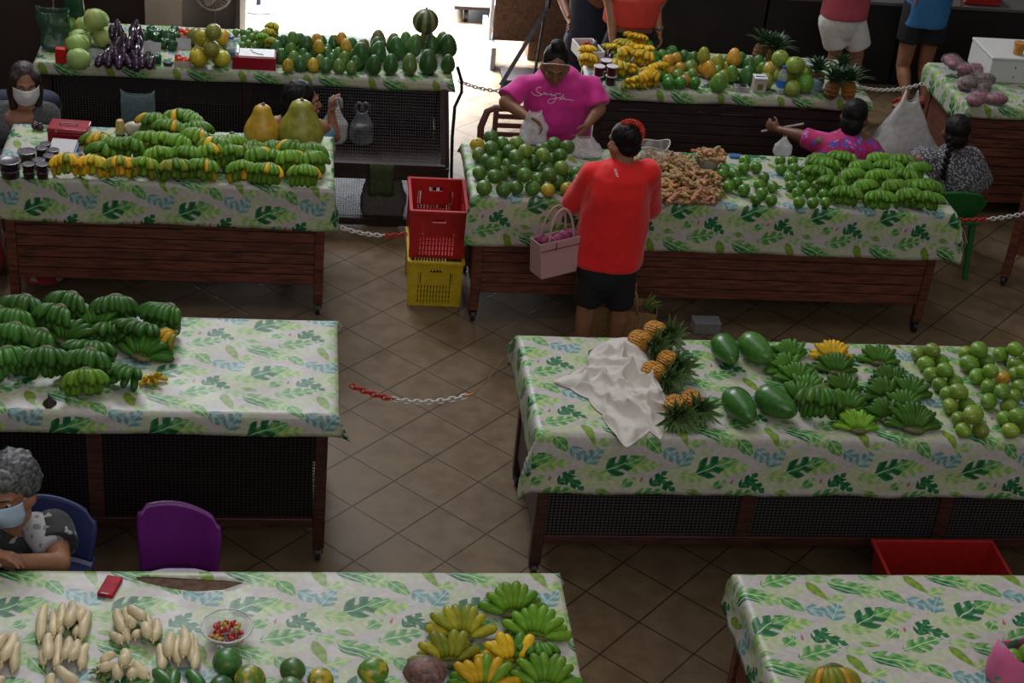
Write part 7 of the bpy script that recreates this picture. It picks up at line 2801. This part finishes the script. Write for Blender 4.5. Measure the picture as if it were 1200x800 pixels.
for x, y, lv in ((700, 99, 0), (715, 99, 0), (708, 92, 0), (700, 99, 1), (715, 99, 1), (708, 92, 1)):
    o = jar(x, y, .038, .068, 'x', 'white-lidded dark jam jars', M_JAMR if lv else M_JAM, Z, M_LIDW)
    o.location.z += lv * .069
    fj.append(o)
for k in range(3):
    pass
its = [[V((o.location.x, o.location.y, 0)), .0405, 0] for o in fj[:3]]
solve(its, 0, 60, 0)
for k in range(3):
    for q in (k, k + 3):
        fj[q].location.x, fj[q].location.y = its[k][0].x, its[k][0].y
for k, nm in enumerate(('left', 'right', 'rear')):
    fj[k]['label'] = f'dark jam jar in the lower layer behind the magenta T-shirt, {nm} one'
    fj[k + 3]['label'] = f'white-lidded dark jam jar, upper layer behind magenta T-shirt, {nm} one'
items = []
for x, y, lv in ((699, 66, 0), (706, 65, 0), (713, 66, 0), (697, 56, 1), (704, 52, 1), (710, 57, 1), (700, 45, 2), (708, 62, 0), (697, 62, 0)):
    w = at(x, y, Z + .05 + .04 * lv); w.z = Z + .05 + .04 * lv
    items.append([w, .027, .03])
solve(items, Z, 60, .05)
eg = []
for w, _, _ in items:
    o = meshobj('eggplant', ME_EGG); o.location = w; o.rotation_euler = (math.radians(random.uniform(-40, -10)), random.uniform(-.3, .3), random.uniform(-.5, .5)); o.scale = (.026, .026, .045)
    meshobj('calyx', ME_EGGC, o)
    eg.append(tag(o, 'x', 'eggplant', 'eggplants behind the jam jars'))
order_label(eg, 'small dark eggplant behind the jam jars', 3)
# yellow bananas
L = []
for x, y, lift, st, c in ((720, 64, .02, 'dome', YELG), (735, 66, .03, 'drape', YELG), (727, 72, .02, 'drape', YELG), (733, 80, .01, 'fan', YEL), (722, 84, 0, 'drape', YELG), (735, 97, 0, 'fan', OLIVE), (746, 58, .06, 'dome', YEL), (751, 70, .05, 'dome', YEL),
                          (755, 78, .03, 'drape', YEL), (764, 88, .03, 'dome', YEL), (752, 98, 0, 'drape', YEL), (767, 96, .0, 'drape', YEL)):
    L.append((x, y - 3, dict(rz=180 + JIT() * 2, style=st, col=c, col2=YEL, k2=.5, lift=lift, n=7, scale=.85)))
hands(L, 'yellow banana hand left of the green avocados', 'yellow bananas on the back right table')
# green avocados / limes
AG = (.05, .19, .022)
pts = [(784, 97, 0), (797, 97, 0), (814, 97, 0), (784, 84, 1), (795, 87, 0), (774, 86, 0), (775, 75, 1), (789, 76, 0), (774, 66, 1), (783, 68, 0), (769, 57, 1), (778, 57, 1), (760, 54, 0), (787, 60, 0), (805, 90, 0), (768, 72, 0), (764, 63, 0)]
fruits(pts, ME_LIME, 'avocado', 'avocado', 'green avocado right of the yellow bananas', 'green avocados on the back right table', .041, AG, 0, 1.1, True, None, .06, Z, None, 3)
OR = (.52, .27, .02)
pts = [(795, 51, 3, 0), (789, 64, 2, 0), (799, 64, 2, 0), (804, 85, 1, 3), (787, 74, 1, 0), (794, 78, 1, 1), (809, 72, 1, 1, 1.35), (810, 84, 0, 1), (786, 55, 1, 2), (803, 56, 1, 2)]
fruits(pts, ME_ORANGE, 'orange', 'orange', 'orange or green citrus beside the green avocados', 'mixed oranges on the back right table', .040, OR, .3, 1.05, True, None, .06, Z, [(OR, .3), ((.13, .2, .03), .1), ((.06, .15, .03), 0), ((.48, .17, .02), .3)], 4)
C3 = [((.045, .14, .025), 0), ((.10, .22, .03), .08), ((.27, .28, .03), .25), ((.58, .28, .025), .42)]
pts = [(814, 59, 1, 0, 1.1), (842, 96, 0, 1, 1.25), (829, 57, 2, 2), (835, 64, 2, 3), (833, 70, 1, 3), (840, 73, 1, 1), (848, 79, 1, 2), (856, 84, 0, 1, 1.1), (844, 56, 2, 2), (850, 65, 1, 1), (855, 70, 1, 2), (861, 57, 2, 3, 1.15), (868, 66, 1, 0), (875, 59, 2, 0), (881, 66, 1, 2), (886, 75, 0, 0), (871, 86, 0, 0, 1.2), (889, 80, 0, 1), (860, 76, 0, 0)]
fruits(pts, ME_PAP, 'papaya', 'papaya', 'green and yellow papaya left of the white carton', 'papayas on the back right table', .050, (.05, .15, .03), 0, 1.2, True, None, .06, Z, C3, 5, stand=True)
mb = MB(); mb.box((0, 0, .018), (.10, .07, .036)); o = mb.obj('tray', clear_mat('punnet', (.5, .48, .52), .15, .6), loc=at(868, 106, Z), bevel=.003); tag(o, 'clear punnet with dark fruit before the large papaya', 'tray')
mb = MB(); mb.ell((0, 0, .025), (.042, .028, .02), 14, 8); f_ = mb.obj('contents', M_JAM, o, sharp=None); f_.location = (0, 0, .005)
root = empty('carton', at(889, 108, Z), 'white carton with blue band beside the clear punnet', 'box')
mb = MB(); mb.box((0, .02, .05), (.09, .07, .10)); mb.obj('body', plain('cream_carton', (.42, .38, .33), .6, 0, .1), root, bevel=.003)
mb = MB(); mb.box((0, .02, .105), (.092, .085, .012)); mb.obj('lid', M_WHITE, root, bevel=.003)
mb = MB(); mb.box((0, .01, .1125), (.07, .015, .002)); mb.obj('blue_band', plain('blue_ink', (.03, .04, .25), .5), root)
mb = MB(); mb.box((0, -.0165, .045), (.04, .002, .04)); mb.obj('green_mark', plain('green_ink', (.15, .18, .04), .5), root)
bottle(914, 109, .20, .034, 'clear water bottle with blue label before the yellow green pomelos', lab=(.02, .14, .50))
PM = [((.22, .30, .04), .1), ((.10, .27, .03), 0), ((.36, .26, .03), .3)]
pts = [(931, 102, 0, 0), (939, 83, 1, 1, 1.15), (914, 80, 1, 0, 1.1), (901, 82, 0, 2), (932, 58, 3, 0), (920, 53, 3, 0), (938, 68, 2, 0), (905, 95, 0, 0), (946, 74, 1, 0), (922, 92, 0, 0)]
fruits(pts, ME_ORANGE, 'pomelo', 'pomelo', 'yellow green pomelo between the pineapples', 'pomelos on the back right table', .060, (.22, .30, .04), .1, 1.05, True, None, .05, Z, PM, 3)
# torn blue bag
mb = MB(); mb.ell((0, 0, .04), (.07, .04, .045), 22, 14, fn=lambda d: 1 + .4 * noise.noise(d * 4)); o = mb.obj('blue_bag', clear_mat('pale_blue_film', (.22, .40, .48), .25, .6), sharp=None, loc=at(951, 108, Z + .004) + V((0, 0, .01))); tag(o, 'crumpled pale blue plastic bag beside the dark pineapples', 'bag')
# pineapples
for x, y, ax, lb, c, zt in ((890, 63, (.25, .2, 1), 'brown upright pineapple behind the white carton', (.20, .085, .02), Z + .02), (905, 68, (.05, .0, 1), 'upright pineapple with tall crown between papayas and pomelos', (.19, .09, .022), Z + .0),
                            (957, 96, (.0, .25, 1), 'dark upright pineapple at left of the end group', (.16, .075, .02), Z), (974, 108, (.1, .1, 1), 'front pineapple of the end group beside the blue bag', (.22, .10, .022), Z),
                            (994, 108, (-.1, .15, 1), 'orange pineapple at the end of the back right table', (.42, .17, .02), Z), (983, 92, (.2, .35, 1), 'rear pineapple of the end group with spreading leaves', (.16, .07, .02), Z)):
    pineapple(x, y, lb, h=.13, w=.105, col=c, axis=ax, crown=random.randrange(2), cs=1.05, leafcol=(.03, .075, .03), zt=Z)

# ------------------------------------------------------------------ sweet potato table
M_CLEARP = clear_mat('potato_film', (.8, .75, .78), .15, .09)
M_SP = plain('purple_sweet_potato', (.20, .06, .085), .55, 0, .5, 45, .3)
M_SPD = plain('earthy_sweet_potato', (.10, .07, .06), .65, 0, .5, 45, .3)
zz = lambda s: [(x / 7.27 + 1080, y / 7.27 + 30, *r) for x, y, *r in s]
items = []
for x, y, rx, lv, dk in zz([(255, 215, .07, 2, 0), (315, 280, .07, 2, 0), (465, 290, .065, 1, 0), (290, 410, .07, 1, 0), (400, 355, .075, 1, 1), (350, 490, .07, 1, 1), (530, 415, .08, 1, 1), (520, 510, .08, 0, 1), (470, 600, .075, 0, 0), (610, 610, .075, 0, 0), (400, 590, .065, 0, 0), (215, 320, .06, 2, 0)]):
    w = at(x, y, Z + .05 + lv * .06)
    w.z = Z + .05 + lv * .06
    w.x = max(w.x, 4.76)
    w.y = min(max(w.y, 10.06), 10.8)
    items.append([w, rx * .9, .045, dk, rx])
solve(items, Z, 60, .05)
sp_ = []
for w, r, h, dk, rx in items:
    root = empty('sweet_potato_bag', w, 'x', 'bag', 'bagged sweet potatoes')
    mb = MB()
    sd_ = random.uniform(0, 50)
    for i in range(4):
        a = random.uniform(-.5, .5)
        c = V((random.uniform(-.3, .3) * rx, random.uniform(-.3, .3) * rx, random.uniform(-.2, .2) * rx))
        mb.ell(c, (rx * .8, rx * .5, rx * .48), 16, 10, M=Matrix.Rotation(a, 3, 'Z'), fn=lambda d: 1 + .15 * noise.noise(d * 3 + V((sd_, 0, 0))))
    mb.obj('sweet_potatoes', M_SPD if dk else M_SP, root, sharp=None).name = 'sweet_potato'
    mb = MB(); mb.ell((0, 0, 0), (rx * 1.12, rx * .9, rx * .75), 20, 12, fn=lambda d: 1 + .12 * noise.noise(d * 5 + V((sd_, 0, 0))))
    mb.obj('clear_film', M_CLEARP, root, sharp=None)
    sp_.append(root)
order_label(sp_, 'clear bag of purple sweet potatoes on the corner table', 3)
root = empty('foam_box', at(1180, 98, Z), 'large white foam box behind the sweet potato bags', 'box')
mb = MB()
w, d, h, t = .62, .42, .17, .03
mb.box((.16, .22, h / 2), (w, d, h))
mb.obj('body', plain('white_foam_box', (.55, .54, .53), .6, 0, .03), root, bevel=.006)
mb = MB(); mb.box((.16, .22, h + .012), (w + .01, d + .01, .024)); mb.obj('lid', bpy.data.materials['white_foam_box'], root, bevel=.008)
mb = MB()
for z in (.05, .12):
    mb.box((.04, .0085, z), (.006, .003, .016))
mb.obj('mark', M_BLACK, root)
mb = MB(); mb.lathe([(.03, 0), (.034, .003), (.044, .09), (.04, .092), (.002, .085)], 18); o = mb.obj('cup', plain('amber_cup', (.45, .21, .03), .3, 0, .3), loc=root.location + V((.07, .10, .1945))); tag(o, 'amber cup standing on the white foam box', 'cup')

# ------------------------------------------------------------------ things beyond
# pedestal fan
root = empty('pedestal_fan', V((-.56, 12.6, 0)), 'grey pedestal fan behind the pomelos, only its guard showing', 'fan')
fc = VV(250, -8, 12.6) - root.location
mb = MB()
for r in (.13, .145):
    mb.tube([fc + V((r * math.cos(i * PI / 16), -.03 if r < .14 else 0, r * math.sin(i * PI / 16))) for i in range(32)], .005, 6, closed=True)
for i in range(28):
    a = i * PI / 14
    mb.tube([fc + V((.03 * math.cos(a), -.06, .03 * math.sin(a))), fc + V((.145 * math.cos(a), 0, .145 * math.sin(a)))], .0014, 4)
mb.obj('guard_grille', plain('grey_fan_plastic', (.20, .19, .18), .5), root)
for i in range(3):
    a = i * 2.094
    mb = MB(); mb.ell(fc + V((.06 * math.cos(a), -.02, .06 * math.sin(a))), (.055, .008, .04), 14, 8, M=Matrix.Rotation(-a, 3, 'Y')); mb.obj('blade', bpy.data.materials['grey_fan_plastic'], root, sharp=None)
mb = MB(); mb.tube([fc + V((0, .05, 0)), V((fc.x, fc.y + .05, .03))], .014, 8); mb.obj('pole', M_DARKMETAL, root)
mb = MB(); mb.lathe([(.16, 0), (.16, .015), (.03, .035), (.02, .05)], 24, c=(fc.x, fc.y + .05, 0)); mb.obj('base', M_DARKMETAL, root)
# stand on round base out in the bright area
root = empty('post_stand', V((*at(303, 10).xy, 0)), 'dark post on a round base in the sunlit floor', 'stand')
mb = MB(); mb.lathe([(.17, 0), (.17, .012), (.04, .03), (.025, .04)], 32); mb.obj('base', plain('blue_grey_base', (.08, .09, .14), .35, .3), root)
mb = MB(); mb.tube([V((.0, 0, .03)), V((.0, 0, 1.1))], .022, 12); mb.obj('post', M_DARKMETAL, root)
# trolley with white deck
wl = at(545, 24, 0)
root = empty('trolley', V((wl.x, wl.y, 0)), 'white-decked trolley on black wheels at the bright opening', 'trolley')
mb = MB(); mb.box((.12, .22, .17), (.48, .6, .03)); mb.obj('deck', plain('white_deck', (.65, .64, .64), .5, 0, .05), root, bevel=.004)
mb = MB(); mb.box((.12, .22, .14), (.46, .58, .03)); mb.obj('underframe', M_DARKMETAL, root)
for x, y in ((0, 0), (.28, 0), (0, .44), (.28, .44)):
    mb = MB(); mb.tube([V((x - .02, y, .06)), V((x + .02, y, .06))], .06, 18); mb.tube([V((x, y, .06)), V((x, y, .13))], .014, 6); mb.obj('wheel', M_BLACK, root)
# upended board on an angle-iron frame
b0, b1 = aty(575, 48, 12.75), aty(612, 48, 12.75)
root = empty('display_stand', V((b1.x, 12.5, 0)), 'brown upended board on dark triangular metal frame near the bright opening', 'stand')
L0 = root.location
mb = MB(); mb.box((b0.x - L0.x + .22, .25, .80), (.42, .03, 1.2)); mb.obj('board', M_WOODB, root, bevel=.004)
mb = MB(); mb.box((b0.x - L0.x - .01, .25, .80), (.03, .034, 1.2)); mb.obj('white_edge', M_WHITE, root)
tri = [at(589, 74, .03) , at(640, 80, .03)]
A_, B_, C_ = aty(588, 75, 12.2), aty(630, 18, 12.55), aty(560, 24, 12.6)
mb = MB()
f0 = V((A_.x, 12.15, .03))
mb.tube([f0 - L0, V((f0.x + .36, 12.4, .62)) - L0], .024, 4)
mb.tube([f0 - L0, V((f0.x + .62, 12.2, .03)) - L0], .024, 4)
mb.tube([V((f0.x + .36, 12.4, .62)) - L0, V((f0.x + .36, 12.4, 1.3)) - L0], .024, 4)
mb.tube([V((f0.x + .30, 12.35, .03)) - L0, V((f0.x + .34, 12.38, .6)) - L0], .012, 6)
mb.obj('frame', M_DARKMETAL, root, sharp=20)
mb = MB(); mb.box((f0.x - L0.x - .03, .45, .10), (.04, .8, .2)); mb.obj('foot_panel', plain('grey_panel', (.22, .22, .26), .5, 0, .15), root, bevel=.003)
mb = MB(); mb.box((f0.x - L0.x + .33, -.12, .03), (.6, .3, .03)); mb.obj('base_board', M_WOODD, root)
# brown cupboard right of the stand
root = empty('cupboard', V((2.28, 13.03, 0)), 'dark brown cupboard between the upended board and the navy shopper', 'cupboard')
mb = MB(); mb.box((-.18, 0, .75), (.34, .4, 1.5)); mb.obj('door', M_WOODB, root, bevel=.005)
mb = MB(); mb.box((.2, .02, .75), (.40, .4, 1.5)); mb.obj('body', M_BACKDARK, root, bevel=.005)
# red box and white paper on the counter
c = aty(1145, 6, 12.8)
mb = MB(); mb.box((0, 0, .06), (.32, .22, .11)); o = mb.obj('red_case', plain('dull_red_case', (.35, .01, .01), .5), loc=V((c.x, 12.80, .746)), bevel=.004); tag(o, 'red case on the black counter', 'case')
c = aty(1035, 3, 12.8)
mb = MB(); mb.box((0, 0, .004), (.3, .2, .006)); o = mb.obj('paper', M_WHITE, loc=V((c.x, 12.85, .746))); tag(o, 'white paper on the black counter between the two shoppers', 'paper')
# ------------------------------------------------------------------ light
w = bpy.data.worlds.new('hall_daylight')
scene.world = w
w.use_nodes = True
nt = w.node_tree
bg = nt.nodes['Background']
tc = nt.nodes.new('ShaderNodeTexCoord')
sp = nt.nodes.new('ShaderNodeSeparateXYZ')
nt.links.new(tc.outputs['Generated'], sp.inputs[0])
r = nt.nodes.new('ShaderNodeValToRGB')
nt.links.new(sp.outputs[2], r.inputs[0])
e = r.color_ramp.elements
e[0].position, e[0].color = .02, (.13, .125, .12, 1)
e[1].position, e[1].color = .75, (.56, .56, .56, 1)
nt.links.new(r.outputs[0], bg.inputs['Color'])
bg.inputs['Strength'].default_value = .37


def area(name, loc, target, sx, sy, power, col=(1, 1, 1), spread=180):
    ld = bpy.data.lights.new(name, 'AREA')
    ld.shape = 'RECTANGLE'
    ld.size, ld.size_y = sx, sy
    ld.energy = power
    ld.color = col
    ld.spread = math.radians(spread)
    o = bpy.data.objects.new(name, ld)
    COL.objects.link(o)
    o.location = loc
    d = (V(target) - V(loc)).normalized()
    o.rotation_euler = d.to_track_quat('-Z', 'Y').to_euler()
    return o


# daylight pouring in through the open side behind, on to the pale floor
area('open_side_daylight', (.4, 14.2, 3.2), (.4, 13.9, 0), 2.6, 2.0, 1500, (.78, .88, 1.0), 88)
area('open_side_skylight', (-1.5, 15.5, 9.0), (.6, 8.0, .6), 4.0, 3.0, 680, (.93, .96, 1.0))
area('doorway_daylight', (.3, 16.6, 1.5), (.3, 8, .3), 4.0, 2.6, 260, (.84, .91, 1.0))
# frontal fill added on the camera side, then the roof light over the hall
area('near_side_fill', (1.5, -1.5, 5.5), (1.2, 8.0, .3), 6.0, 3.0, 165, (1, .98, .95))
area('roof_light', (.6, 7.6, 8.0), (.8, 7.2, 0), 4.0, 6.0, 110, (1, .97, .93))

scene.view_settings.view_transform = 'Standard'
scene.view_settings.look = 'None'
scene.view_settings.exposure = 0.0
scene.view_settings.gamma = 1.0
scene.view_settings.use_curve_mapping = False
